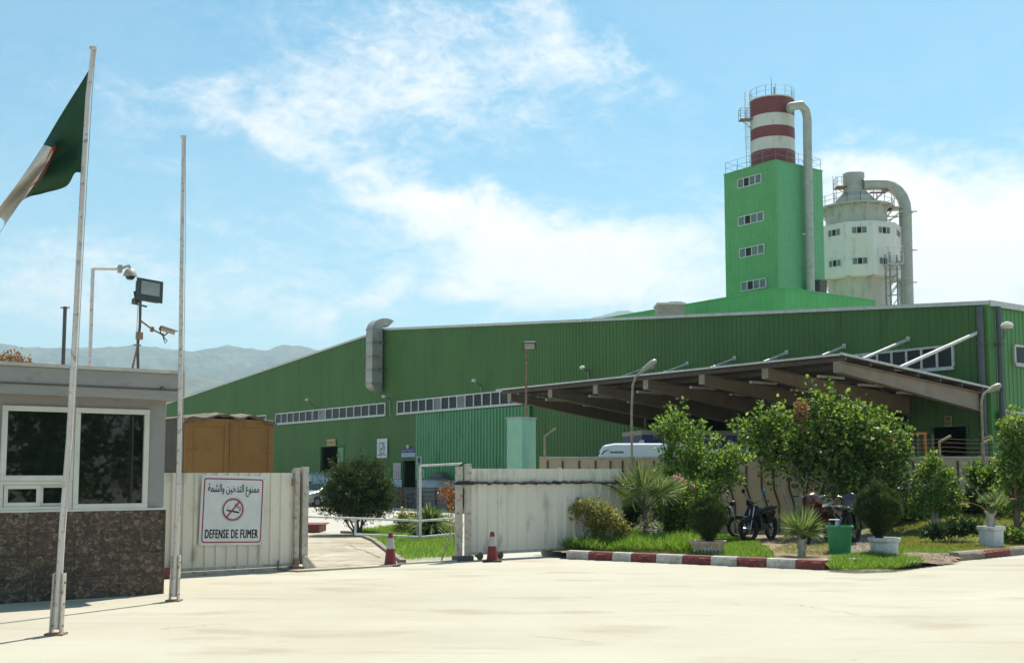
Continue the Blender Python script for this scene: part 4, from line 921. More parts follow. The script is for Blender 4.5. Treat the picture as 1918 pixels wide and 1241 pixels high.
m = MB(); m.loft([[(-.19, 0, -.16), (.19, 0, -.16), (.19, 0, .16), (-.19, 0, .16)], [(-.18, .12, -.15), (.18, .12, -.15), (.18, .12, .15), (-.18, .12, .15)], [(-.10, .22, -.07), (.10, .22, -.07), (.10, .22, .07), (-.10, .22, .07)]]); m.box(-.21, .21, -.02, -.001, -.18, .18); T.part('housing', m, MC['flood_dark'], bevel=.01)
m = MB(); m.box(-.14, .15, -.028, -.021, -.08, .13); T.part('glass', m, MC['lamp_glass'])
m = MB(); m.tube([(-.2, .1, -.02), (-.16, .1, -.22), (.0, .08, -.24)], .015, 6); m.box(-.2, -.12, .05, .2, -.2, -.12); T.part('bracket', m, MC['flood_dark'])
cb = roofpt(312, 618, yr2)
T = Thing('bullet_camera', 'pale bullet camera with looped cable on the side arm of the mast', 'camera', local=True, loc=(*toW(cb[0], cb[1]), cb[2]))
T.e.rotation_euler = (0, math.radians(18), math.radians(8))
m = MB(); m.tube([(-.08, 0, 0), (.13, 0, 0)], .036, 12); m.box(-.09, .17, -.04, .04, .028, .046); T.part('housing', m, MC['camera_beige'], bevel=.004)
m = MB(); m.tube([(-.08, 0, 0), (-.11, 0, 0)], .04, 12); T.part('end_cap', m, MC['flood_dark'])
m = MB(); L = [Vector((-.1, 0, 0)), Vector((-.06, -.02, -.08)), Vector((.02, -.02, -.13)), Vector((.07, -.01, -.16)), Vector((.05, 0, -.2)), Vector((.0, 0, -.14)), Vector((-.03, 0, -.06))]; m.tube(L, .008, 6); T.part('cable', m, MC['black_cable'])
m = MB(); m.tube([(-.41, 0, .01), (-.2, 0, -.06), (0, 0, -.09), (.03, 0, -.03)], .015, 8); m.box(-.23, -.19, -.03, .03, -.1, -.02); T.part('arm', m, MC['rusty_steel'])
# dark chimney post behind the booth
x_, y_, zt_ = at(122, 574, 22); _, _, zb_ = at(122, 720, 22)
T = Thing('thin_dark_post', 'thin dark post with crossbar standing behind the booth roof', 'post', base=(x_, y_, 0))
m = MB(); m.tube([(x_, y_, 0), (x_, y_, zt_)], .038, 8); T.part('post', m, MC['steel_dark'])
m = MB(); m.tube([(x_-.09, y_, zt_-.02), (x_+.09, y_, zt_-.02)], .014, 6); T.part('crossbar', m, MC['steel_dark'])

# ================================================================== flagpoles and flag
def flagpole(bx, by, tx_, ty_, label, kinks):
    X, Y = gnd(bx, by)
    T = Thing('flagpole', label, 'flagpole', base=(X, Y, 0), group='white flagpoles in front of the booth')
    pts = [Vector(at(px, py, Y)) for px, py in kinks]
    m = MB(); rs = np.linspace(.036, .026, len(pts)).tolist(); m.tube([(X+.0, Y, .06)]+pts, [rs[0]]+rs, 12); T.part('pole', m, MC['pole_paint'], smooth=60)
    top = pts[-1]; m = MB(); m.lathe(top, [(.03, -.01), (.045, 0), (.045, .025), (.02, .03)], 12); T.part('pole_cap', m, MC['pole_paint'])
    h = .66 if bx < 200 else .62; ax = (pts[0]-Vector((X, Y, .06))).normalized()
    m = MB(); a = Vector((X, Y, .0)); b = a+ax*h
    for s_ in (-1, 1):
        p, q = a+Vector((s_*.055, 0, .0)), b+Vector((s_*.05, 0, 0)); m.prism([p+Vector((-.008, -.045, 0)), p+Vector((.008, -.045, 0)), p+Vector((.008, .045, 0)), p+Vector((-.008, .045, 0))], q-p)
    T.part('socket', m, MC['post_white'])
    m = MB()
    for k in (.15, .5, .85): p = a.lerp(b, k); m.tube([p+Vector((-.075, 0, 0)), p+Vector((.075, 0, 0))], .012, 8)
    T.part('bolt', m, MC['rusty_steel'])
    off_ = Vector((.06, -.03, 0)); m = MB(); m.tube([Vector((X, Y, 1.1))+off_+(pts[0]-Vector((X, Y, .06))).normalized()*.05]+[p+off_*(.9 if i < len(pts)-1 else .5) for i, p in enumerate(pts[1:], 1)], .0045, 4); T.part('halyard', m, MC['camera_beige'])
    m = MB(); m.box(X-.10, X+.10, Y-.08, Y+.08, 0, .022); T.part('base_plate', m, MC['rusty_steel'])
    return X, Y
flagpole(105, 1188, 175, 93, 'tall leaning white flagpole carrying the green and white flag', [(117, 985), (130, 820), (139, 660), (147, 500), (156, 330), (165, 180), (175, 93)])
PX1, PY1 = gnd(105, 1188)
flagpole(326, 1125, 344, 258, 'bare white flagpole without a flag at the booth corner', [(331, 1010), (336, 830), (339, 620), (341, 450), (344, 258)])
ctrl = np.array([[(166, 132), (163, 195), (160, 262), (156, 326)], [(150, 158), (150, 215), (148, 272), (141, 324)], [(126, 196), (131, 245), (134, 300), (124, 349)], [(104, 232), (117, 262), (108, 318), (82, 362)],
                 [(81, 271), (99, 283), (72, 333), (46, 373)], [(40, 333), (60, 345), (40, 375), (20, 405)], [(-12, 402), (8, 415), (-2, 440), (-18, 462)]], float)
def cr(p, t):
    n = len(p)-1; x = t*n; i = min(int(x), n-1); f_ = x-i
    p0, p1, p2, p3 = p[max(i-1, 0)], p[i], p[i+1], p[min(i+2, n)]
    return .5*((2*p1)+(-p0+p2)*f_+(2*p0-5*p1+4*p2-p3)*f_*f_+(-p0+3*p1-3*p2+p3)*f_**3)
m = MB(); ns_, nt_ = 190, 120
for i in range(ns_+1):
    s_ = i/ns_
    for j in range(nt_+1):
        t = j/nt_; px, py = cr(np.array([cr(ctrl[k], t) for k in range(7)]), (s_/.31*.61 if s_ < .31 else .61+(s_-.31)/.19*.057) if s_ < .5 else 2/3+(s_-.5)*2/3)
        dy = (.20*math.sin(7.5*s_+1.2*t)+.07*math.sin(13*t+5*s_))*min(1, s_*3.2)+.03*math.sin(22*s_+9*t)*s_
        m.v.append(at(px, py, PY1+dy))
for i in range(ns_):
    for j in range(nt_):
        s_, t = (i+.5)/ns_, (j+.5)/nt_; x, y = (s_-.5)*1.5, t-.5
        r1 = math.hypot(x, y); r2 = math.hypot(x-.05, y); c = 1 if s_ > .5 else 0
        if r1 < .25 and r2 > .2: c = 2
        sx_, sy2 = x-.07, y; rr = math.hypot(sx_, sy2); an = (math.atan2(sy2, -sx_)) % (2*math.pi/5); an = abs(an-math.pi/5 if an > math.pi/5 else an); 
        a5 = (math.atan2(sy2, -sx_)+math.pi/5) % (2*math.pi/5)-math.pi/5
        if rr*math.cos(abs(a5)-math.pi/5*1.0+0)*1.0 < .047 or rr < .045: c = 2 if rr < .125 else c
        a = i*(nt_+1)+j; m.f.append((a, a+nt_+1, a+nt_+2, a+1)); m.m.append(c)
single('flag', m, [MC['flag_green'], MC['flag_white'], MC['flag_red']], 'green and white flag with red crescent and star drooping from the leaning pole', 'flag', base=(PX1+.3, PY1, 5.6), smooth=180)

# ================================================================== gates
def gate_panel(name, label, x0, x1, z0, z1, per, extra=None):
    T = Thing(name, label, 'gate', base=(x0, GATE, 0), ang=A, group='white sheet metal gate leaves')
    m = MB(); ribwall(m, lambda t, o: (t, GATE-o), x0, x1, z0, lambda t: z1, period=per, depth=.03, crest=.05)
    p = T.part('sheet', m, MC['gate_white'], smooth=0); s_ = p.modifiers.new('thickness', 'SOLIDIFY'); s_.thickness = .004
    m = MB(); m.box(x0, x1, GATE+.01, GATE+.06, z0-.06, z0+.0); m.box(x0, x1, GATE+.008, GATE+.06, z1-.06, z1-.005); m.box(x0, x1, GATE+.01, GATE+.06, (z0+z1)/2-.03, (z0+z1)/2+.03)
    T.part('frame', m, MC['post_white']); return T
gx0, gx1 = toS(*gnd(296, 1082))[0]-.1, sy(548, 980, GATE)[0]
gz1 = sy(450, 885, GATE)[1]; gz0 = .13
GL = gate_panel('sliding_gate', 'white ribbed metal gate panel carrying the no smoking board', gx0, gx1, gz0, gz1, .2)
m = MB(); m.box(gx1-.3, gx1-.27, GATE-.05, GATE-.03, gz0-.12, gz0+.06); m.tube([(gx1+.0, GATE-.05, gz0+1.45), (gx1+.12, GATE-.05, gz0+1.45)], .02, 8); m.box(gx1-.05, gx1+.0, GATE-.07, GATE-.03, gz0+1.38, gz0+1.52); GL.part('latch', m, MC['rusty_steel'])
m = MB(); m.box(gx0-.1, sy(865, 1050, GATE)[0], GATE-.10, GATE-.04, .002, .03); m.box(gx0-.1, gx1+.1, GATE+.0, GATE+.3, .001, .06)
single('gate_rail', m, MC['post_white'], 'low steel ground rail running across the gate opening', 'rail', base=(gx1, GATE, 0), ang=A)
m = MB(); m.prism([(gx0-.25, GATE-.35, 0), (gx0+.25, GATE-.35, 0), (gx0+.25, GATE-.15, 0), (gx0-.25, GATE-.15, 0)], (0, 0, .17)); single('kerb', m, MC['kerb_red'], base=(gx0, GATE-.3, 0), ang=A, kind='structure')
ph = sy(562, 874, GATE)[1]
T = Thing('gate_post', 'paired white steel posts with a white wedge plate at the foot', 'gate post', base=(gx1+.15, GATE, 0), ang=A)
a, b, c, d = sy(549, 970, GATE)[0], sy(558, 970, GATE)[0], sy(563, 970, GATE)[0], sy(574, 970, GATE)[0]
m = MB(); m.box(a, b, GATE-.07, GATE+.03, .02, ph-.02); m.box(a+.01, c, GATE+.0301, GATE+.12, .02, ph-.06); T.part('post', m, MC['post_white'], bevel=.004)
m = MB(); m.box(c, d, GATE-.08, GATE+.04, .1, ph); T.part('post', m, MC['post_white'], bevel=.004)
m = MB(); m.prism([(c+.01, GATE-.12, .0), (d+.14, GATE-.12, .0), (c+.01, GATE-.12, .24)], (0, .02, 0)); m.prism([(c+.02, GATE-.14, .24), (d+.13, GATE-.14, .01), (d+.18, GATE-.14, .01), (c+.07, GATE-.14, .25)], (0, .16, 0)); T.part('wedge_plate', m, MC['gate_white'])
m = MB(); m.box(a-.05, c+.02, GATE-.15, GATE+.1, 0, .06); m.tube([(a-.02, GATE-.1, .15), (a+.08, GATE-.1, .15)], .05, 10); T.part('foot', m, MC['rusty_steel'])
# right gate
rx0 = sy(880, 970, GATE)[0]; rx1 = sy(1165, 970, GATE)[0]; rz1 = sy(900, 877, GATE)[1]
GR = gate_panel('sliding_gate', 'long white ribbed metal gate panel with a black cable strung along its top', rx0, rx1, .16, rz1, .25)
zc_ = sy(900, 904, GATE)[1]
m = MB(); rr_ = random.Random(5); pts = []
k = 0; x = rx0-.05
while x < rx1: pts.append((x, GATE-.06, zc_+rr_.uniform(-.012, .012)+.0)); x += .08
m.tube(pts, [rr_.uniform(.02, .042) for _ in pts], 6); GR.part('cable', m, MC['black_cable'])
xj = sy(1046, 890, GATE)[0]; m = MB(); m.box(xj-.05, xj+.05, GATE-.06, GATE-.035, zc_+.02, rz1+.02); GR.part('stiffener', m, MC['gate_white'])
for xw in (rx0+.25, rx0+.75, rx1-.6):
    m = MB(); m.tube([(xw, GATE-.02, .07), (xw, GATE+.03, .07)], .07, 14); m.box(xw-.1, xw+.1, GATE+.031, GATE+.05, .06, .18); GR.part('roller', m, MC['steel_dark'])
T = Thing('gate_post', 'two white steel posts bound by black cable at the long gate', 'gate post', base=(rx0-.2, GATE, 0), ang=A)
a = sy(855, 970, GATE)[0]; b = sy(864, 970, GATE)[0]; c = sy(868, 970, GATE)[0]; d = sy(878, 970, GATE)[0]; hz_ = sy(868, 868, GATE)[1]
m = MB(); m.box(a, b, GATE-.05, GATE+.06, 0, hz_-.06); T.part('post', m, MC['post_white'], bevel=.004)
m = MB(); m.box(c, d, GATE-.1, GATE-.03, 0, hz_); T.part('post', m, MC['post_white'], bevel=.004)
m = MB(); m.tube([(a-.1, GATE-.07, zc_-.02), (a-.04, GATE-.07, zc_), (d+.02, GATE-.12, zc_+.01), (d+.1, GATE-.08, zc_)], [.012, .035, .045, .02], 8); m.tube([(a+.02, GATE-.06, hz_-.05), (b, GATE-.12, hz_+.03), (c, GATE-.12, hz_+.01)], .015, 6); T.part('cable', m, MC['black_cable'])
m = MB(); m.box(a-.04, d+.05, GATE-.11, GATE+.1, 0, .1); T.part('foot', m, MC['steel_dark'])
# stay leaning on the post
q0 = toS(*gnd(826, 1052)); q1 = sy(848, 985, GATE+.1)
T = Thing('prop_stay', 'thin rusty pipe leaning against the gate post with a short wire prop', 'prop', base=(q0[0], q0[1], 0), ang=A)
m = MB(); m.tube([(q0[0], q0[1], 0), (q1[0], GATE+.1, q1[1])], .018, 6); T.part('pipe', m, MC['street_lamp_paint'])
m = MB(); m.tube([(q1[0], GATE+.1, q1[1]), (q1[0]+.08, GATE+.15, .3), (q1[0]+.02, GATE, .02)], .008, 5); T.part('wire', m, MC['steel_dark'])

# ---- lettering helper: builds a board in its own frame, x right, z up, facing -y
def board(name, label, cat, X, Y, Z, w_, h_, ang, tilt=0, col='sign_white', group=None, th=.02):
    T = Thing(name, label, cat, ang=ang, local=True, loc=(X, Y, Z), group=group); T.e.rotation_euler = (0, math.radians(tilt), ang)
    m = MB(); m.box(-w_/2, w_/2, -th, 0, -h_/2, h_/2); T.part('board', m, MC[col], bevel=.003 if w_ > 1 else 0); return T
def rrect(w_, h_, r, n=8):
    P = []
    for cx_, cz2, a in ((w_/2-r, h_/2-r, 0), (-w_/2+r, h_/2-r, 90), (-w_/2+r, -h_/2+r, 180), (w_/2-r, -h_/2+r, 270)):
        for k in range(n+1): t = math.radians(a+90*k/n); P.append((cx_+r*math.cos(t), cz2+r*math.sin(t)))
    return P
def stroke(mb, P, Q, y, mi=0):
    n = len(P)
    for i in range(n): j = (i+1) % n; mb.quad((P[i][0], y, P[i][1]), (P[j][0], y, P[j][1]), (Q[j][0], y, Q[j][1]), (Q[i][0], y, Q[i][1]), mi)
def ring(mb, cx_, cz2, r0, r1, y, n=48):
    stroke(mb, [(cx_+r1*math.cos(2*math.pi*i/n), cz2+r1*math.sin(2*math.pi*i/n)) for i in range(n)], [(cx_+r0*math.cos(2*math.pi*i/n), cz2+r0*math.sin(2*math.pi*i/n)) for i in range(n)], y)
def nosmoke(T, cx_, cz2, R, y=-.0225, red='sign_red'):
    m = MB(); ring(m, cx_, cz2, R*.80, R*.93, y); a = math.radians(50); d = (math.cos(a), math.sin(a)); nn = (-d[1]*R*.07, d[0]*R*.07); r = R*.84
    m.quad(*[(cx_+s_*d[0]*r+t*nn[0], y-.001, cz2+s_*d[1]*r+t*nn[1]) for s_, t in ((-1, -1), (1, -1), (1, 1), (-1, 1))]); T.part('prohibition_ring', m, MC[red])
    m = MB(); ring(m, cx_, cz2, R*.975, R, y); al = math.radians(-10)
    def rc(x, z): return (cx_+x*R*math.cos(al)-z*R*math.sin(al), y+.0005, cz2+x*R*math.sin(al)+z*R*math.cos(al))
    m.quad(rc(-.5, -.22), rc(.6, -.22), rc(.6, -.08), rc(-.5, -.08)); m.quad(rc(-.58, -.2), rc(-.52, -.2), rc(-.52, -.1), rc(-.58, -.1))
    def curve(pts, w2):
        for (x0, z0), (x1, z1) in zip(pts, pts[1:]):
            d_ = Vector((x1-x0, z1-z0)).normalized(); nx, nz = -d_.y*w2, d_.x*w2; m.quad(rc(x0-nx, z0-nz), rc(x1-nx, z1-nz), rc(x1+nx, z1+nz), rc(x0+nx, z0+nz))
    curve([(.12, .55), (.08, .45), (.12, .32), (.25, .26), (.42, .24), (.55, .14), (.58, 0)], .03); curve([(.2, .58), (.3, .52), (.3, .42), (.45, .34), (.6, .3), (.68, .15), (.66, 0)], .03); curve([(-.5, 0), (-.46, .12), (-.5, .25)], .015)
    T.part('cigarette_symbol', m, MC['ink'])
def put_text(T, s, x, z, w_, h_, col, bold=0, y=-.0225, name='lettering', spacing=1.0):
    m = text_mb(s, w_, h_, bold, spacing=spacing); m.v = [(v[0]+x, y, v[2]+z) for v in m.v]; T.part(name, m, MC[col], smooth=0)
xc, zc2 = sy(436, 955.5, GATE-.07); xa = sy(376, 955, GATE-.07)[0]; xb = sy(496, 955, GATE-.07)[0]
za = sy(436, 890, GATE-.07)[1]; zb3 = sy(436, 1019, GATE-.07)[1]; w_, h_ = xb-xa, za-zb3
T = board('no_smoking_sign', 'white square no smoking board with red border, Arabic and French lettering on the gate', 'sign', *toW(xc, GATE-.055), zc2, w_, h_, A, tilt=1.6)
m = MB(); stroke(m, rrect(w_*.93, h_*.93, .05), rrect(w_*.93-.045, h_*.93-.045, .035), -.0222); T.part('red_border', m, MC['sign_red'])
put_text(T, arabic('ممنوع التدخين والشمة'), 0, h_*.295, w_*.80, h_*.18, 'ink', .02)
nosmoke(T, 0, h_*.015, h_*.172)
put_text(T, 'DEFENSE DE FUMER', 0, -h_*.335, w_*.82, h_*.125, 'ink', .048, spacing=1.12)
m = MB()
for sx2 in (-1, 1):
    for sz in (-1, 1): m.tube([(sx2*w_*.475, -.026, sz*h_*.475), (sx2*w_*.475, 0, sz*h_*.475)], .008, 8)
T.part('rivet', m, MC['galvanised'])
# boards on the factory wall
def wallboard(name, label, cat, px0, px1, py0, py1, col, grp='notice boards on the factory wall'):
    xa, xb = fy(px1), fy(px0); pm = (px0+px1)/2; z1, z0 = fz(pm, py0), fz(pm, py1); X, Y = toW(FX-.07, (xa+xb)/2)
    return board(name, label, cat, X, Y, (z0+z1)/2, xb-xa, z1-z0, A-math.pi/2, col=col, group=grp, th=.03), xb-xa, z1-z0
T, w_, h_ = wallboard('wall_sign', 'tall white notice with a round red prohibition ring on the green wall', 'sign', 709, 728, 821, 857, 'sign_white')
nosmoke(T, 0, h_*.0, w_*.3, y=-.034); put_text(T, arabic('ممنوع التدخين'), 0, h_*.28, w_*.8, h_*.09, 'sign_blue', .02, -.034); put_text(T, 'DEFENSE DE FUMER', 0, -h_*.34, w_*.82, h_*.075, 'ink', .03, -.034)
T, w_, h_ = wallboard('wall_sign', 'wide blue board with white Arabic lettering over the narrow door', 'sign', 755, 781, 838, 856, 'sign_blue')
m = MB(); m.box(-w_/2+.01, w_/2-.01, -.034, -.031, -h_/2+.01, -h_*.02); T.part('lower_panel', m, MC['sign_pale'])
put_text(T, arabic('التوزيع والشحن'), 0, h_*.24, w_*.85, h_*.3, 'sign_white', .03, -.036); m = MB(); m.lathe((0, -.05, h_*.62), [(.02, -.1), (.1, -.08), (.1, .08), (.02, .1)], 10); T.part('lamp', m, MC['white_trim'])
T, w_, h_ = wallboard('wall_sign', 'small orange and cream sign above the half open dark door', 'sign', 615, 631, 822, 834, 'sign_yellow')
put_text(T, '1004', 0, 0, w_*.8, h_*.5, 'rusty_steel', .03, -.034)
T, w_, h_ = wallboard('wall_sign', 'white sheet printed with rows of small pictograms left of the narrow door', 'sign', 740, 753, 867, 896, 'sign_white')
m = MB()
for i in range(3):
    for j in range(5): ring(m, (i-1)*w_*.3, (j-2)*h_*.18, w_*.07, w_*.12, -.033, 12)
T.part('pictogram', m, MC['sign_red'])
T, w_, h_ = wallboard('wall_sign', 'yellow edged square sign above the dark doorway under the canopy', 'sign', 1773, 1786, 779, 798, 'sign_yellow')
m = MB(); m.box(-w_*.36, w_*.36, -.036, -.031, -h_*.4, h_*.4); T.part('panel', m, MC['steel_dark']); m = MB(); ring(m, 0, 0, w_*.14, w_*.24, -.0385, 16); m.box(-w_*.1, w_*.1, -.0387, -.037, -h_*.3, -h_*.2); T.part('symbol', m, MC['sign_yellow'])
# blue flag sign on the rail post
X, Y, Z = at(786, 880, 28.3)
T = Thing('blue_marker_sign', 'two small blue plates on a slim post behind the white pipe rail', 'sign', base=(X, Y, 0))
m = MB(); m.tube([(X-.05, Y, YZ*.2), (X-.05, Y, at(786, 854, 28.3)[2])], .02, 6); T.part('post', m, MC['galvanised'])
for (pa, pb, pc, pd) in ((781, 789, 855, 868), (785, 793, 879, 893)):
    p, q = at(pa, pd, 28.3), at(pb, pc, 28.3); m = MB(); m.box(p[0], q[0], 28.25, 28.27, p[2], q[2]); pl_ = T.part('plate', m, MC['sign_white']); m = MB(); m.box(p[0]+.012, q[0]-.012, 28.243, 28.249, p[2]+.012, q[2]-.012); T.part('blue_face', m, MC['sign_blue'], parent=pl_)

# ================================================================== rails, cones, block
YR = 28.0
def rp(px, py): return Vector(at(px, py, YR))
T = Thing('pipe_barrier', 'white pipe railing with two level rails and a tall frame behind the gate opening', 'railing', base=(rp(787, 960).x, YR, 0))
for P in ([(500, 968), (577, 967), (665, 970), (787, 975), (856, 970)], [(665, 1000), (787, 1005), (856, 999)]):
    m = MB(); m.tube([rp(*p) for p in P], .026, 8); T.part('rail', m, MC['white_paint'])
m = MB(); m.tube([(rp(787, 1010).x, YR, 0), rp(787, 872)], .034, 8); T.part('post', m, MC['white_paint'])
m = MB(); p = rp(666, 970); m.tube([(p.x, YR, p.z), (p.x, YR, rp(666, 1001).z)], .026, 8); T.part('post', m, MC['white_paint'])
m = MB(); m.tube([(rp(520, 970).x, YR, 0), rp(520, 968)], .03, 8); T.part('post', m, MC['white_paint'])
m = MB(); m.tube([rp(787, 872), rp(866, 868)], .028, 8); T.part('top_rail', m, MC['white_paint'])
m = MB(); a = gnd(575, 999); b = gnd(598, 999); m.box(a[0]-1.5, b[0], a[1], a[1]+1.2, .026, .24); m.box(a[0]-1.5, b[0]+.08, a[1]-.03, a[1]+1.3, .24, .27)
single('steel_ramp_plate', m, MC['tank_red'], 'low dark red steel plate box lying beside the driveway ramp', 'steel box', base=(b[0], a[1], .03))
def cone(px, py, label, k):
    X, Y = gnd(px, py); T = Thing('traffic_cone', label, 'traffic cone', local=True, loc=(X, Y, 0), group='red and white traffic cones'); h = .62*k
    r = lambda z: lerp(.12, .04, z/h)*1.0
    m = MB(); m.lathe((0, 0, 0), [(r(.02)+.01, .025), (r(.06), .05), (r(h*.52), h*.52)], 20); T.part('cone_body', m, MC['cone_red'])
    m = MB(); m.lathe((0, 0, 0), [(r(h*.52)+.003, h*.52), (r(h*.84)+.003, h*.84)], 20); T.part('white_sleeve', m, MC['cone_white'])
    m = MB(); m.lathe((0, 0, 0), [(r(h*.84), h*.84), (r(h*.97), h*.95), (.03, h), (.0, h)], 20); T.part('cone_tip', m, MC['cone_red'])
    m = MB(); m.prism([(x, y, 0) for x, y in rrect(.38, .38, .05, 3)], (0, 0, .028)); T.part('base', m, MC['rubber']); return T
cone(731, 1059, 'red and white traffic cone on the ground in the open gateway', 1.0)
T = cone(922, 1051, 'red and white traffic cone standing against the long white gate', .95)

# ================================================================== pillar, wall, posts, lamps
zt_ = at(985, 781, 31.2)[2]; cx0, cy0 = toS(*at(978, 850, 30.9)[:2])
T = Thing('turquoise_pillar', 'square pale turquoise masonry pillar behind the long white gate', 'pillar', base=(cx0, cy0, 0), ang=A+math.radians(12))
wl = .58
T.base = (0, 0, 0); T.e.location = (*toW(cx0, cy0), 0)
m = MB(); m.box(0, wl, 0, wl, -.1, zt_-.05); T.part('shaft', m, MC['turquoise_wall'], bevel=.01)
m = MB(); m.box(-.015, wl+.015, -.015, wl+.015, zt_-.05, zt_); T.part('cap', m, MC['booth_roof_top'])
XM, YM, _ = at(985, 700, 31.3)
T = Thing('lamp_mast', 'thin rusty mast rising from the turquoise pillar', 'mast', base=(XM, YM, zt_))
m = MB(); top = at(986, 655, 31.3); m.tube([(XM, YM, zt_), top], .03, 8); T.part('pole', m, MC['rusty_steel'])
T = Thing('floodlight', 'flat dark floodlight with pale top on the mast over the turquoise pillar', 'floodlight', local=True, loc=at(992, 648, 31.2)); T.e.rotation_euler = (math.radians(35), 0, math.radians(-8))
m = MB(); m.loft([[(-.19, 0, -.13), (.19, 0, -.13), (.19, 0, .13), (-.19, 0, .13)], [(-.14, .12, -.09), (.14, .12, -.09), (.14, .12, .09), (-.14, .12, .09)]]); T.part('housing', m, MC['flood_dark'], bevel=.01)
m = MB(); m.box(-.14, .14, -.012, -.001, -.09, .09); T.part('glass', m, MC['lamp_glass'])
# precast wall along the garden
wa, wb = Vector((.75, 30.9, 0)), Vector((26, 30.0, 0)); wd = (wb-wa).normalized(); wn = Vector((wd.y, -wd.x, 0)); zw = at(1400, 858, 30.9)[2]
T = Thing('boundary_wall', 'long brown precast concrete panel wall behind the garden trees', 'wall', base=tuple(wa))
PW = 2.05; k = 0; s0_ = 0.0; L_ = (wb-wa).length
while s0_ < L_:
    s1_ = min(s0_+PW, L_); a, b = wa+wd*s0_, wa+wd*s1_; m = MB()
    m.prism([a+wd*.004, b-wd*.004, b-wd*.004-wn*.12, a+wd*.004-wn*.12], (0, 0, zw))
    # raised vertical battens that split into hexagon shapes
    c_ = 0
    for f_ in (.10, .30, .52, .74, .94):
        p = a+wd*(PW*f_)
        if (p-wa).length > L_: continue
        for (z0, z1, o0, o1) in ((zw*.62, zw*.97, 0, 0), (zw*.42, zw*.62, .13, 0), (.02, zw*.42, .13, .13)):
            sgn = 1 if int(f_*10) % 2 else -1
            p0, p1 = p+wd*(o0*sgn), p+wd*(o1*sgn)
            q = [p0+Vector((0, 0, z0)), p0+wd*.05+Vector((0, 0, z0)), p1+wd*.05+Vector((0, 0, z1)), p1+Vector((0, 0, z1))]; m.prism([v+wn*.028 for v in q], -wn*.03, 1)
    T.part('panel', m, [MC['precast_wall'], MC['precast_groove']], smooth=0); s0_ += PW; k += 1
m = MB(); m.prism([wa+wn*.03+Vector((0, 0, zw)), wb+wn*.03+Vector((0, 0, zw)), wb-wn*.15+Vector((0, 0, zw)), wa-wn*.15+Vector((0, 0, zw))], (0, 0, .05)); T.part('coping', m, MC['booth_roof_top'])
def onwall(px):
    r = Vector(ray(px, 860)); t = (wa.x*wd.y-wa.y*wd.x)/(r.x*wd.y-r.y*wd.x); return Vector((r.x*t, r.y*t, 0))
def wirepost(px, label, topx, h=.72):
    p = onwall(px)-wn*.06; T = Thing('barbed_wire_post', label, 'fence post', base=(p.x, p.y, zw+.05), group='angled posts along the wall top')
    z = zw+.05; d = .30 if topx > 0 else -.3
    m = MB(); m.tube([(p.x, p.y, z-.02), (p.x, p.y, z+h*.7), (p.x+d, p.y-.05, z+h)], .035, 6); T.part('post', m, MC['street_lamp_paint']); m = MB(); m.box(p.x-.08, p.x+.08, p.y-.06, p.y+.06, z, z+.03); T.part('foot_plate', m, MC['rusty_steel']); return p
wirepost(1020, 'angled rusty fence post on the wall top next to the turquoise pillar', 1, .78)
wirepost(1762, 'angled fence post on the wall top in front of the dark doorway', 1, .56)
wirepost(1842, 'angled fence post on the wall top beside the rusty street lamp', 1, .5)
wirepost(1560, 'angled fence post on the wall top behind the large fruit tree', 1, .56)
for i, zz_ in enumerate((.14, .26, .38, .48)):
    p, q = onwall(1560)-wn*.06, onwall(1990)-wn*.06; m = MB(); n = 60; pts = []
    for k in range(n+1): v = p.lerp(q, k/n); pts.append((v.x, v.y, zw+.05+zz_-.03*math.sin(math.pi*((k/n*4) % 1))))
    m.tube(pts, .003, 4)
    for k in range(0, n): v = Vector(pts[k]); m.tube([v+Vector((-.015, 0, .02)), v+Vector((.015, 0, -.02))], .002, 3)
    single('barbed_wire', m, MC['rusty_steel'], ['lowest barbed wire strand over the wall', 'second lowest barbed wire strand over the wall', 'second highest barbed wire strand over the wall', 'topmost barbed wire strand over the wall'][i], 'barbed wire', base=pts[0], group='barbed wire strands')
# street lamps
def streetlamp(px, pts, head, label, rad, zb):
    p = onwall(px); Y = p.y-.02
    W3 = [Vector(at(a, b, Y)) for a, b in pts]
    T = Thing('street_lamp', label, 'street lamp', base=(W3[0].x, Y, zb), group='curved arm street lamps')
    m = MB(); m.tube([(W3[0].x, Y, zb)]+W3[1:], rad, 8); T.part('pole', m, MC['street_lamp_paint'], smooth=60)
    m = MB(); a, b = Vector(at(*head[0], Y)), Vector(at(*head[1], Y)); d = b-a; side = Vector((0, 1, 0)); up = d.normalized().cross(side)
    rings = []
    for f_, ww, hh in ((0, .035, .03), (.2, .06, .05), (.5, .11, .09), (.8, .12, .09), (.97, .08, .06), (1.0, .04, .03)):
        c = a+d*f_; rings.append([tuple(c+side*ww*math.cos(t)+up*hh*math.sin(t)) for t in [2*math.pi*k/10 for k in range(10)]])
    m.loft(rings); T.part('lamp_head', m, MC['camera_beige'], smooth=60)
    m = MB(); c = a.lerp(b, .62)
    if up.z > 0: up = -up
    c = c+up*.075; m.lathe(tuple(c), [(.02, .04), (.09, .0), (.06, -.035), (.0, -.045)], 12); T.part('glass_bowl', m, MC['lamp_glass'])
    return T
T = streetlamp(1185, [(1183, 858), (1183, 770), (1185, 722), (1190, 706), (1200, 697)], ((1198, 699), (1229, 674)), 'rusty cream street lamp with curved arm above the white van', .032, 0)
T = streetlamp(1843, [(1843, 856), (1840, 800), (1838, 752), (1842, 738), (1850, 732)], ((1848, 734), (1874, 720)), 'rusty cream street lamp in front of the factory corner', .034, 0)
p = Vector(at(1840, 822, onwall(1843).y-.03)); q = Vector(at(1856, 815, onwall(1843).y-.03)); m = MB(); m.tube([p, q], .02, 6); T.part('stub_arm', m, MC['street_lamp_paint'])
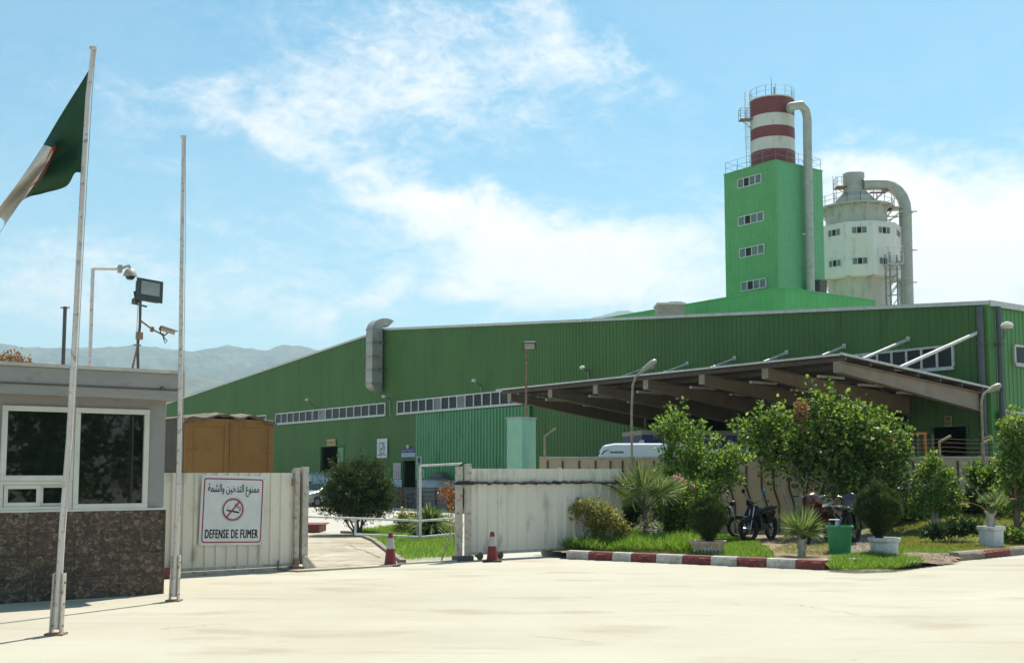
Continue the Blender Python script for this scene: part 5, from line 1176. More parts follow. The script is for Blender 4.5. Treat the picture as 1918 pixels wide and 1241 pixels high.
# ================================================================== foliage builders
def unit(g, n):
    v = g.normal(size=(n, 3)); return v/np.linalg.norm(v, axis=1, keepdims=True)
def leaves(blobs, n, size, g, aspect=.55, clump=16, cr_=.16, up=.3, shell=.55, droop=0.0, outward=.5):
    """leaf faces in clumps spread through ellipsoids (cx, cy, cz, rx, ry, rz)"""
    B = np.array(blobs, float); vol = B[:, 3]*B[:, 4]*B[:, 5]; vol = vol**.8; nc = max(1, n//clump)
    k = g.choice(len(B), nc, p=vol/vol.sum()); d = unit(g, nc); r = g.uniform(shell, 1.05, (nc, 1))**.8; out_ = g.random((nc, 1)) < .10; r = np.where(out_, g.uniform(1.05, 1.38, (nc, 1)), r); r = r*(1+.16*np.sin(d[:, :1]*5+k[:, None]*1.7)*np.sin(d[:, 2:3]*6+k[:, None]))
    d2 = d*r*np.array([1, 1, 1]); C = B[k, :3]+d2*B[k, 3:6]
    sz = g.uniform(.5, 1.5, nc)
    idx = np.repeat(np.arange(nc), clump); m = len(idx)
    P = C[idx]+unit(g, m)*(g.uniform(.1, 1, (m, 1))**.6)*cr_*sz[idx][:, None]
    P[:, 2] -= droop*np.abs(g.normal(size=m))*cr_
    ax = unit(g, m)+outward*d[idx]; ax[:, 2] += up; ax /= np.linalg.norm(ax, axis=1, keepdims=True)
    b = np.cross(ax, unit(g, m)); b /= np.linalg.norm(b, axis=1, keepdims=True)
    L = size*g.uniform(.6, 1.25, (m, 1)); Wd = L*aspect/2; nrm = np.cross(ax, b)
    v = np.empty((m, 4, 3)); v[:, 0] = P; v[:, 1] = P+ax*L*.45+b*Wd+nrm*Wd*.3; v[:, 2] = P+ax*L; v[:, 3] = P+ax*L*.45-b*Wd+nrm*Wd*.3
    return v.reshape(-1, 3), C
def blades(P, D, L, Wd, g, bend=.25):
    """thin tapering blades: two quads-as-one (4 verts)"""
    m = len(P); D = D/np.linalg.norm(D, axis=1, keepdims=True); b = np.cross(D, unit(g, m)); b /= np.linalg.norm(b, axis=1, keepdims=True)
    L = np.asarray(L).reshape(-1, 1); Wd = np.asarray(Wd).reshape(-1, 1); tip = P+D*L; tip[:, 2] -= (bend*L[:, 0])
    mid = P+D*L*.55; mid[:, 2] -= bend*L[:, 0]*.15
    v = np.empty((m, 4, 3)); v[:, 0] = P; v[:, 1] = mid+b*Wd; v[:, 2] = tip; v[:, 3] = mid-b*Wd
    return v.reshape(-1, 3)
def trunkmesh(T, base, tops, r0, matn='bark', name='trunk', g=None, fork=.35):
    m = MB(); base = Vector(base); g = g or rg
    for i, t in enumerate(tops):
        t = Vector(t); mid = base.lerp(t, .5)+Vector((g.uniform(-.08, .08), g.uniform(-.08, .08), 0)); f_ = base.lerp(t, fork*.5)
        m.tube([base if i == 0 else base+Vector((g.uniform(-.04, .04), g.uniform(-.04, .04), 0)), f_, mid, t], [r0*(1 if i == 0 else .8), r0*.75, r0*.5, r0*.2], 8)
        for k in range(3):
            q = mid.lerp(t, g.uniform(.1, .9)); e = q+Vector((g.uniform(-.5, .5), g.uniform(-.5, .5), g.uniform(.05, .5)))*.9; m.tube([q, q.lerp(e, .5)+Vector((0, 0, .04)), e], [r0*.3, r0*.2, r0*.08], 5)
    return T.part(name, m, MC[matn], smooth=60)
def pxb(blobs, Y, dy=1.0):
    """(px, py, rx_px, rz_px, depth offset) -> ellipsoids around distance Y"""
    out = []
    for px, py, rx, rz, *o in blobs:
        yy = Y+(o[0] if o else 0); X, _, Z = at(px, py, yy); s_ = yy/F; out.append((X, yy, Z, rx*s_, (rx+rz)/2*s_*dy, rz*s_))
    return out
def tree(name, label, cat, bpx, bpy, Y, blobs, n, size, matn, r0=.06, tops=None, gz=None, grp=None, seed=1, bark='bark', trunkname='trunk', crown='crown', **kw):
    g = np.random.default_rng(seed); X, _, Z = at(bpx, bpy, Y); Z = gardenz(X, Y) if gz is None else gz
    T = Thing(name, label, cat, base=(X, Y, Z), group=grp); E = pxb(blobs, Y)
    v, C = leaves(E, n, size, g, **kw); me = npmesh(crown, v, 4, [MC[matn]], T.base); T.part(crown, me, MC[matn])
    tops = [(e[0], e[1], e[2]) for e in E] if tops is None else [at(a, b, Y) for a, b in tops]
    trunkmesh(T, (X, Y, Z-.05), tops, r0, bark, trunkname, g); return T
# tall bright shrub-tree in front of the wall
tree('shrub_tree', 'tall bright green leafy tree standing behind the small clipped cypress in the stained planter', 'tree', 1300, 1008, 27.2,
     [(1262, 795, 22, 38, .1), (1285, 850, 42, 55), (1250, 870, 18, 26), (1330, 880, 50, 50, .2), (1375, 855, 32, 24), (1300, 915, 48, 48, -.2), (1285, 960, 30, 40, .2), (1362, 888, 26, 26), (1235, 805, 10, 20), (1310, 800, 18, 18), (1340, 830, 16, 14)],
     9500, .10, 'leaf_bright', r0=.05, seed=3, cr_=.15, up=.5, shell=.25, aspect=.6)
# large round fruit tree
T = tree('fruit_tree', 'large spreading broad-leaved tree in the middle of the garden, drooping over the motorcycles', 'tree', 1500, 1000, 28.3,
     [(1545, 765, 50, 40), (1470, 785, 60, 34, -.2), (1412, 800, 42, 32, -.3), (1590, 790, 65, 45, .3), (1645, 820, 62, 50), (1545, 835, 85, 55, .4), (1475, 845, 48, 40, .2), (1430, 830, 36, 24), (1610, 870, 78, 48), (1680, 850, 28, 38), (1570, 900, 55, 30, .5), (1640, 905, 42, 38, .2), (1655, 940, 26, 28, .4), (1440, 870, 15, 40, -.5), (1510, 885, 20, 30, .2), (1548, 728, 14, 18)],
     17500, .115, 'leaf_mid', r0=.075, seed=8, cr_=.17, up=-.1, shell=.3, aspect=.72, droop=.6, outward=.7, bark='bark_pale', tops=[(1478, 840), (1520, 830), (1560, 850), (1600, 850), (1440, 830)])
g = np.random.default_rng(40); v, _ = leaves(pxb([(1502, 768, 9, 16), (1498, 790, 6, 14)], 27.7), 420, .11, g, cr_=.08); me = npmesh('withered_leaves', v, 4, [MC['leaf_brown']], T.base); T.part('withered_leaves', me, MC['leaf_brown'])
# young citrus and others at the right
tree('young_tree', 'small young tree with loose crown and forked whitewashed trunk on the raised lawn', 'tree', 1750, 985, 27.6,
     [(1738, 880, 22, 16), (1725, 893, 16, 10), (1765, 895, 26, 20), (1745, 925, 36, 26), (1770, 945, 26, 22), (1722, 945, 22, 24), (1748, 862, 8, 14), (1790, 930, 14, 22)], 4600, .10, 'leaf_bright', r0=.035, seed=12, bark='bark_pale', cr_=.15, shell=.2)
tree('lime_tree', 'bright yellow-green loose tree at the far right edge of the garden', 'tree', 1905, 1000, 26.8,
     [(1905, 800, 26, 34), (1925, 850, 40, 50), (1900, 870, 28, 40), (1890, 920, 24, 34, .2), (1930, 930, 36, 40), (1885, 815, 8, 22)], 7000, .11, 'leaf_bright', r0=.05, seed=15, cr_=.16, shell=.3)
tree('leafy_bush', 'dark leafy bush under the wall top beside the potted palm', 'bush', 1850, 965, 28.6,
     [(1845, 890, 36, 18), (1870, 905, 30, 20), (1825, 880, 12, 12), (1855, 930, 30, 30)], 3600, .10, 'leaf_mid', r0=.03, seed=16, cr_=.14, shell=.2)
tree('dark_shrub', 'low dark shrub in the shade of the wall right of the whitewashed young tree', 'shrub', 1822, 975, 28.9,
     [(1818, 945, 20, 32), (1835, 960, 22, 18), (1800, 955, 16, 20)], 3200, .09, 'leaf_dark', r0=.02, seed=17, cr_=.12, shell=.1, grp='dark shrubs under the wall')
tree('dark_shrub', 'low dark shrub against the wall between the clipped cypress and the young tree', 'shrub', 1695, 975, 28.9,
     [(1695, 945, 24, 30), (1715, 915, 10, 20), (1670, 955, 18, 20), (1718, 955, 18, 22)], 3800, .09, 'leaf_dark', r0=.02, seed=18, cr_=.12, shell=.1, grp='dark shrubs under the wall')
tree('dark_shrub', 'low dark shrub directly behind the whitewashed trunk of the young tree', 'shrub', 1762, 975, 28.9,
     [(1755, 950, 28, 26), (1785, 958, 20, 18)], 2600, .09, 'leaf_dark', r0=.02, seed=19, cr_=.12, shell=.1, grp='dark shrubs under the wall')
tree('creeping_plant', 'low dark creeping plant sprawling over the lawn left of the potted palm', 'plant', 1770, 998, 25.6,
     [(1745, 996, 22, 8), (1785, 990, 26, 9), (1812, 985, 14, 12), (1830, 990, 14, 8)], 1500, .10, 'leaf_dark', r0=.012, seed=20, cr_=.1, shell=.1, trunkname='stem', crown='leaves')
tree('creeping_plant', 'low dark creeping plant on the lawn behind the right kerb', 'plant', 1900, 1010, 25.2,
     [(1895, 1000, 24, 8), (1925, 1005, 24, 8)], 700, .10, 'leaf_mid', r0=.012, seed=21, cr_=.1, shell=.1, trunkname='stem', crown='leaves')
# oleander with pink flowers
T = tree('oleander', 'oleander bush with pink blossoms beside the fan palm', 'bush', 1262, 1010, 26.0,
     [(1262, 930, 26, 28), (1285, 950, 28, 36), (1245, 960, 22, 34), (1268, 985, 34, 26), (1300, 925, 18, 22)], 6200, .12, 'leaf_mid', r0=.025, seed=23, aspect=.3, cr_=.14, shell=.15, up=.5)
g = np.random.default_rng(24); v, _ = leaves(pxb([(1262, 898, 8, 6, -.4), (1278, 902, 8, 6, -.4), (1272, 893, 6, 4, -.4), (1260, 914, 5, 4, -.4), (1298, 912, 5, 3, -.4), (1242, 928, 3, 3, -.4)], 26), 260, .03, g, aspect=.9, clump=8, cr_=.045); T.part('blossom', npmesh('blossom', v, 4, [MC['petal_pink']], T.base), MC['petal_pink'])
T = tree('flowering_shrub', 'small shrub of pale pink and white flowers at the foot of the fan palm', 'shrub', 1218, 1018, 25.2, [(1212, 990, 18, 14), (1228, 985, 10, 12)], 700, .06, 'leaf_mid', r0=.01, seed=26, cr_=.07, shell=.2, trunkname='stem')
g = np.random.default_rng(27); v, _ = leaves(pxb([(1214, 988, 22, 15, -.2), (1228, 984, 12, 10, -.3)], 25), 320, .035, g, aspect=.8, clump=7, cr_=.03, shell=.6); T.part('blossom', npmesh('blossom', v, 4, [MC['petal_white']], T.base), MC['petal_white'])
# left group
tree('yellow_shrub', 'yellowish loose shrub growing in front of the right end of the long gate', 'shrub', 1125, 1018, 24.25,
     [(1095, 945, 20, 12), (1112, 955, 20, 14), (1078, 955, 8, 12), (1130, 965, 24, 24), (1118, 985, 18, 18)], 2600, .075, 'leaf_yellow', r0=.02, seed=30, cr_=.12, shell=.2, grp='yellowish shrubs by the gate')
tree('yellow_shrub', 'smaller yellow-green shrub in the grass just left of the fan palm trunk', 'shrub', 1158, 1018, 24.0,
     [(1155, 985, 22, 16), (1168, 995, 16, 12), (1150, 970, 10, 10)], 1500, .065, 'leaf_yellow', r0=.014, seed=31, cr_=.09, shell=.2, grp='yellowish shrubs by the gate')
tree('dark_shrub', 'dense dark shrub between the yellowish shrubs and the fan palm trunk', 'shrub', 1172, 1010, 25.9,
     [(1170, 955, 30, 22), (1140, 965, 16, 18), (1190, 950, 16, 18), (1175, 975, 20, 14)], 3200, .085, 'leaf_dark', r0=.02, seed=32, cr_=.11, shell=.1)
# bush by the driveway
T = tree('round_bush', 'large round dark green bush on several stems behind the pipe railing', 'bush', 672, 1000, 31.6,
     [(672, 915, 52, 46), (640, 910, 32, 38), (705, 915, 30, 36), (672, 945, 58, 28), (650, 885, 22, 20), (690, 885, 26, 22), (622, 925, 18, 30), (724, 925, 18, 30), (672, 890, 48, 28), (645, 955, 40, 16), (700, 955, 40, 16)], 30000, .08, 'leaf_cypress', r0=.05, seed=34, gz=0, aspect=.35, cr_=.13, shell=.35, up=.8,
     tops=[(650, 960), (662, 955), (680, 955), (695, 960), (672, 950), (642, 965)])
# yucca, small shrubs inside the gate
def radial(T, c, n, L, wd, g, matn, name, spread=(10, 85), bend=.3, flat=None):
    P = np.tile(np.array(c, float), (n, 1))+g.normal(size=(n, 3))*.03; a = g.uniform(0, 2*np.pi, n); e = np.radians(g.uniform(*spread, n))
    D = np.stack([np.cos(a)*np.cos(e), np.sin(a)*np.cos(e), np.sin(e)], 1)
    return T.part(name, npmesh(name, blades(P, D, g.uniform(.7, 1.1, n)*L, np.full(n, wd), g, bend), 4, [MC[matn]], T.base), MC[matn])
X, Y, Z = at(805, 1005, 29.3)
T = Thing('yucca', 'spiky yucca rosette with long narrow leaves beside the tall railing post', 'plant', base=(X, Y, 0)); g = np.random.default_rng(36)
radial(T, (X, Y, .42), 420, .72, .018, g, 'leaf_palm', 'leaf_rosette', (-20, 88), .25); radial(T, (X, Y, .3), 160, .6, .018, g, 'leaf_dark', 'dead_leaf_skirt', (-60, 5), .1)
m = MB(); m.tube([(X, Y, 0), (X, Y, .45)], [.08, .06], 10); T.part('trunk', m, MC['bark'])
tree('leafy_bush', 'small yellow-green bush between the round bush and the yucca', 'bush', 760, 1003, 31.5, [(760, 968, 20, 12), (752, 985, 16, 12), (775, 980, 14, 14)], 1800, .08, 'leaf_yellow', r0=.02, seed=37, gz=0, cr_=.1, shell=.2)
tree('orange_shrub', 'thin orange-leaved shrub beside the gate post', 'shrub', 845, 1000, 31, [(842, 925, 16, 22), (850, 945, 14, 16)], 520, .08, 'leaf_orange', r0=.015, seed=38, gz=0, cr_=.12, shell=.2)
tree('leafy_bush', 'pale feathery bush filling the corner behind the gate post stay', 'bush', 840, 1010, 29.8, [(842, 985, 14, 22), (832, 1000, 14, 12)], 1100, .09, 'leaf_yellow', r0=.015, seed=39, gz=0, cr_=.12, aspect=.2, shell=.2)
x_, y_, z_ = at(30, 668, 46)
tree('distant_tree', 'brownish tree top showing over the booth roof at the left edge', 'tree', 20, 900, 46, [(8, 672, 22, 14), (38, 676, 18, 12), (20, 700, 40, 24), (20, 740, 46, 34)], 4200, .16, 'leaf_brown', r0=.14, seed=41, gz=YZ, cr_=.3, shell=.2)
# clipped cypresses in pots
def cypress(label, px, pyc, rx, rz, Y, gz, n, seed, potted=True):
    g = np.random.default_rng(seed); X, _, Z = at(px, pyc, Y); s_ = Y/F; RX, RZ = rx*s_, rz*s_
    T = Thing('clipped_cypress', label, 'shrub', base=(X, Y, gz), group='clipped cypresses in planters')
    d = unit(g, n); d[:, 2] = np.abs(d[:, 2])*np.sign(g.uniform(-.8, 1, n)); r = g.uniform(.35, 1, (n, 1))**.5
    lump = 1+.09*np.sin(d[:, :1]*7+seed)+.08*np.sin(d[:, 1:2]*9+d[:, 2:3]*6)
    P = np.array([X, Y, Z])+d*r*lump*np.array([RX, RX, RZ])*.92; P[:, 0] += -(P[:, 2]-Z)*.02
    narrow = np.clip((P[:, 2]-(Z-RZ))/(RZ*.9), .45, 1); P[:, 0] = X+(P[:, 0]-X)*narrow; P[:, 1] = Y+(P[:, 1]-Y)*narrow
    D = d*.7+g.normal(size=(n, 3))*.35; D[:, 2] += .9
    T.part('crown', npmesh('crown', blades(P, D, g.uniform(.05, .12, n), np.full(n, .006), g, .0), 4, [MC['leaf_cypress']], T.base), MC['leaf_cypress'])
    m = MB()
    for k in range(5): m.tube([(X+g.uniform(-.02, .02), Y, gz), (X+g.uniform(-.06, .06), Y, gz+.15), (X+g.uniform(-.15, .15), Y+g.uniform(-.1, .1), Z)], [.028, .022, .008], 6)
    T.part('trunk', m, MC['bark']); return T
pz1 = at(1327, 1012, 22.6)[2]
cypress('smaller clipped cypress growing from the stained rectangular planter', 1327, 972, 33, 44, 22.7, pz1-.1, 26000, 51)
T = Thing('rectangular_planter', 'stained off-white rectangular planter with flared rim behind the striped kerb', 'planter', base=(at(1327, 1030, 22.6)[0], 22.6, .12)); T.e.rotation_euler = (0, 0, math.radians(-20))
zt_ = pz1; X0 = T.base[0]; Y0 = 22.6; sc_ = 22.6/F
def rr3(w_, d_, z): return [(X0-w_, Y0-d_, z), (X0+w_, Y0-d_, z), (X0+w_, Y0+d_, z), (X0-w_, Y0+d_, z)]
m = MB(); m.loft([rr3(.26, .2, .12), rr3(.27, .21, zt_-.1), rr3(.31, .25, zt_-.05), rr3(.33, .27, zt_), rr3(.29, .23, zt_), rr3(.27, .21, zt_-.06)]); T.part('pot', m, MC['pot_stained'], smooth=20)
m = MB()
for k in range(7): m.tube([(X0-.21+k*.07, Y0-.207, .17), (X0-.20+k*.07, Y0-.207, .23)], .016, 6)
T.part('relief_pattern', m, MC['steel_dark'])
Yp = 22.3; zr = at(1655, 1008, Yp)[2]; zb_ = .05
cypress('large clipped cypress growing from the round white pot near the green bin', 1645, 958, 40, 52, Yp+.05, zr-.1, 34000, 52)
def octpot(label, px, pyt, pyb, Y, hw, lean=0):
    X, _, zt = at(px, pyt, Y); zb = at(px, pyb, Y)[2]; s_ = Y/F; r = hw*s_
    T = Thing('white_pot', label, 'plant pot', base=(X, Y, zb), group='white painted octagonal pots')
    m = MB(); m.lathe((X, Y, 0), [(r*.82, zb-.03), (r*.88, zt-.10), (r*1.02, zt-.06), (r*1.05, zt), (r*.9, zt), (r*.86, zt-.05)], 8, a0=math.radians(22.5+12)); T.part('pot', m, MC['pot_white'], smooth=20, bevel=.006)
    m = MB(); m.lathe((X, Y, 0), [(r*.86, zt-.06), (r*.1, zt-.045)], 16); T.part('soil_fill', m, MC['soil']); return X, Y, zt
octpot('white painted octagonal pot holding the large clipped cypress', 1656, 1006, 1050, Yp, 29)
X, Y, Z = octpot('white painted octagonal pot holding the ragged palm stump, on the right kerb', 1856, 985, 1030, 24.6, 25)
# palms
def fan(vs, hub, dirv, R, n, g, arc=200, wd=.012, droop=.1):
    d = Vector(dirv).normalized(); side = d.cross(Vector((0, 0, 1))); side = side.normalized() if side.length > .05 else Vector((1, 0, 0))
    roll = g.uniform(-.6, .6); up = side.cross(d).normalized(); side = (side*math.cos(roll)+up*math.sin(roll)).normalized()
    P = []; D = []; L = []
    for k in range(n):
        t = math.radians(-arc/2+arc*k/(n-1)); v = d*math.cos(t)+side*math.sin(t); P.append(hub); D.append(v); L.append(R*(1-.25*abs(t)/math.radians(arc/2))*g.uniform(.9, 1.08))
    vs.append(blades(np.array([tuple(p) for p in P]), np.array([tuple(x) for x in D]), L, np.full(n, wd), g, droop))
def palm(label, base, ctr, n, pet, R, g, matn='leaf_palm', elev=(15, 85), trunk=True, tm='bark', grp=None, az_=None, r0=.07):
    T = Thing('fan_palm', label, 'palm', base=base, group=grp); c = Vector(ctr); vs = []; m = MB()
    for k in range(n):
        a = g.uniform(0, 2*math.pi) if az_ is None else az_(k); e = math.radians(g.uniform(*elev)); d = Vector((math.cos(a)*math.cos(e), math.sin(a)*math.cos(e), math.sin(e))); L = pet*g.uniform(.75, 1.2)
        hub = c+d*L; m.tube([c, c.lerp(hub, .5)+Vector((0, 0, .02)), hub], [.013, .010, .007], 5); fan(vs, hub, d+Vector((0, 0, -.12)), R*g.uniform(.8, 1.1), 26, g)
    T.part('frond', npmesh('frond', np.concatenate(vs), 4, [MC[matn]], T.base), MC[matn]); T.part('stalk', m, MC['leaf_palm'], smooth=60)
    if trunk:
        m = MB(); b = Vector(base); m.tube([b, b.lerp(c, .5), c], [r0*1.2, r0, r0*.8], 10)
        for k in range(26):
            a = g.uniform(0, 6.28); t = g.uniform(.1, 1); p = b.lerp(c, t); o = Vector((math.cos(a), math.sin(a), 0)); m.tube([p+o*r0*.7, p+o*r0*1.5+Vector((0, 0, .07))], [.018, .006], 4)
        T.part('trunk', m, MC[tm], smooth=60)
    return T
g = np.random.default_rng(60); Yq = 25.0; b = at(1212, 1020, Yq); c = at(1208, 955, Yq)
palm('tall fan palm with wide fronds and thin trunk near the end of the long gate', (b[0], Yq, gardenz(b[0], Yq)), c, 24, .48, .76, g, elev=(32, 88), r0=.05)
g = np.random.default_rng(61); Yq = 22.2; b = at(1502, 1042, Yq); c = at(1502, 1010, Yq)
palm('small young fan palm with fronds in a V just behind the striped kerb', (b[0], Yq, gardenz(b[0], Yq)), c, 12, .14, .66, g, elev=(48, 88), tm='bark_pale', r0=.07)
g = np.random.default_rng(62); b = (X, Y, Z-.05); c = (X, Y, Z+.27)
T = palm('ragged palm stump with a dry brown frond, growing in a white pot', b, c, 9, .30, .34, g, elev=(35, 85), tm='bark_pale', r0=.075, az_=lambda k: [-.3, .3, .8, 1.5, 2.4, -1, .1, 1.1, .5][k])
vs = []; m = MB(); cV = Vector(c); hub = cV+Vector((-.42, -.05, .24)); m.tube([cV, cV+Vector((-.2, 0, .16)), hub], [.02, .016, .01], 6); fan(vs, hub, (-1, 0, -.05), .32, 14, g, arc=50, wd=.01); hub2 = cV+Vector((.35, 0, .32)); m.tube([cV, hub2], [.014, .008], 5); fan(vs, hub2, (1, 0, .1), .25, 10, g, arc=60, wd=.01)
T.part('dry_frond', npmesh('dry_frond', np.concatenate(vs), 4, [MC['leaf_brown']], T.base), MC['leaf_brown']); T.part('dry_stalk', m, MC['leaf_brown'])
m = MB()
for k in range(9): a = g.uniform(0, 6.28); m.tube([cV+Vector((0, 0, -.2)), cV+Vector((math.cos(a)*.07, math.sin(a)*.05, -.02)), cV+Vector((math.cos(a)*.13, math.sin(a)*.08, .06))], [.03, .025, .012], 6)
T.part('leaf_stub', m, MC['bark_pale'], smooth=60)
# ================================================================== grass
def grass(poly, n, h, matn, seed, label, zf=None, wd=.006, lean=.45, dens=None):
    g = np.random.default_rng(seed); A_ = np.array(poly); lo, hi = A_.min(0), A_.max(0); pts = []
    px_ = g.uniform(lo[0], hi[0], n*3); py_ = g.uniform(lo[1], hi[1], n*3)
    for x, y in zip(px_, py_):
        if inpoly(x, y, poly) and (dens is None or g.random() < dens(x, y)): pts.append((x, y))
        if len(pts) >= n: break
    P = np.array([(x, y, (zf or gardenz)(x, y)) for x, y in pts]); m_ = len(P)
    cl = .55+.6*(np.sin(P[:, 0]*5.1+seed)*np.sin(P[:, 1]*4.3+1)+1)/2
    D = g.normal(size=(m_, 3))*lean; D[:, 2] = 1
    return single('grass', npmesh('grass', blades(P, D, g.uniform(.5, 1.15, m_)*h*cl, np.full(m_, wd), g, .12), 4, [MC[matn]]), MC[matn], label, 'grass', kind='stuff')
gL = [gnd(1064, 1040), gnd(1300, 1049), gnd(1450, 1056), gnd(1435, 1030), gnd(1390, 1012), gnd(1150, 1005), gnd(1075, 1018)]
grass([gnd(1056, 1041), gnd(1300, 1050), gnd(1300, 1015), gnd(1075, 1015)], 36000, .42, 'grass_bright', 70, 'long bright grass overhanging the striped kerb under the fan palm')
grass([gnd(1290, 1052), gnd(1452, 1058), gnd(1440, 1040), gnd(1400, 1016), gnd(1290, 1012)], 22000, .11, 'grass_bright', 71, 'short bright grass around the stained planter')
grass([gnd(1555, 1070), gnd(1600, 1073), gnd(1680, 1070), gnd(1728, 1062), gnd(1680, 1046), gnd(1600, 1050), gnd(1560, 1056)], 15000, .22, 'grass_bright', 72, 'tuft of long grass growing over the kerb end at the large cypress pot', zf=lambda x, y: max(0.0, gardenz(x, y)-.08), dens=lambda x, y: .9)
grass([gnd(1440, 1046), gnd(1555, 1055), gnd(1560, 1030), gnd(1480, 1030)], 1500, .09, 'grass_dry', 73, 'sparse dry grass around the small young palm')
lawn = [(8.3, 24.4), (9.2, 23.6), (10.0, 23.6), (11.3, 24.8), (13.9, 26.6), (14, 29.9), (9.6, 30.0), (8.9, 27)]
grass(lawn, 60000, .10, 'grass_dry', 74, 'sunny yellow-green lawn on the bank between the pots and the wall', wd=.007, dens=lambda x, y: .35+.65*(math.sin(x*2.3+y*1.7)+math.sin(x*1.1-y*2.9) > -.5))
grass([(8.0, 23.3), (9.3, 23.0), (10.1, 23.8), (11.0, 24.6), (8.3, 24.6)], 14000, .06, 'grass_bright', 75, 'short green grass strip behind the gravel')
grass([gnd(752, 1052), gnd(860, 1046), gnd(866, 985), gnd(780, 982), gnd(665, 999), gnd(705, 1015), gnd(742, 1042)], 30000, .2, 'grass_bright', 76, 'rough grass plot beside the driveway ramp inside the gate', zf=lambda x, y: .02)
rocks('leaf_litter', [gnd(1100, 1012), gnd(1700, 1020), gnd(1700, 985), gnd(1100, 990)], 900, .008, .02, 'gravel', gardenz, 6)
sb = bpy.data.objects['leaf_litter']; sb['label'] = 'small stones and litter on the bare soil under the big tree'; sb['category'] = 'litter'
# sandy slab beside lawn
m = MB(); a = gnd(1662, 1006), gnd(1712, 1004), gnd(1718, 996), gnd(1670, 996); m.prism([(x, y, gardenz(x, y)-.05) for x, y in a], (0, 0, .12)); single('stone_slab', m, MC['kerb_white'], 'flat sandy stone slab lying at the edge of the lawn', 'slab', base=(*a[0], .1))

# ================================================================== green bin
Xb, Yb = gnd(1573, 1038); Yb = 22.9; Xb = at(1573, 1030, Yb)[0]; gz_ = gardenz(Xb, Yb)-.02; kx_ = Yb/F
T = Thing('green_bin', 'open green plastic bin with bent handle standing on bare soil', 'bin', base=(Xb, Yb, gz_)); T.e.rotation_euler = (0, 0, math.radians(-14))
def rq(w_, d_, z): return [(Xb+x, Yb+y, z) for x, y in rrect(w_*2, d_*2, .05, 3)]
m = MB(); m.loft([rq(.20, .17, gz_), rq(.25, .21, gz_+.54), rq(.275, .235, gz_+.54), rq(.275, .235, gz_+.575), rq(.24, .20, gz_+.575), rq(.19, .16, gz_+.03)]); T.part('bin_body', m, MC['bin_green'], smooth=25)
m = MB()
for x in (-.12, 0.0, .12): m.box(Xb+x-.01, Xb+x+.01, Yb-.228, Yb-.19, gz_+.1, gz_+.53)
T.part('rib', m, MC['bin_green'])
m = MB(); m.tube([(Xb-.2, Yb-.24, gz_+.52), (Xb-.2, Yb-.2, gz_+.70), (Xb+.0, Yb-.2, gz_+.70), (Xb+.0, Yb-.24, gz_+.52)], .016, 6); T.part('handle', m, MC['galvanised'])
m = MB(); m.tube([(Xb+.12, Yb-.245, gz_+.56), (Xb+.13, Yb-.26, gz_+.49), (Xb+.23, Yb-.26, gz_+.49), (Xb+.24, Yb-.245, gz_+.55)], .012, 6); T.part('handle', m, MC['bin_green'])

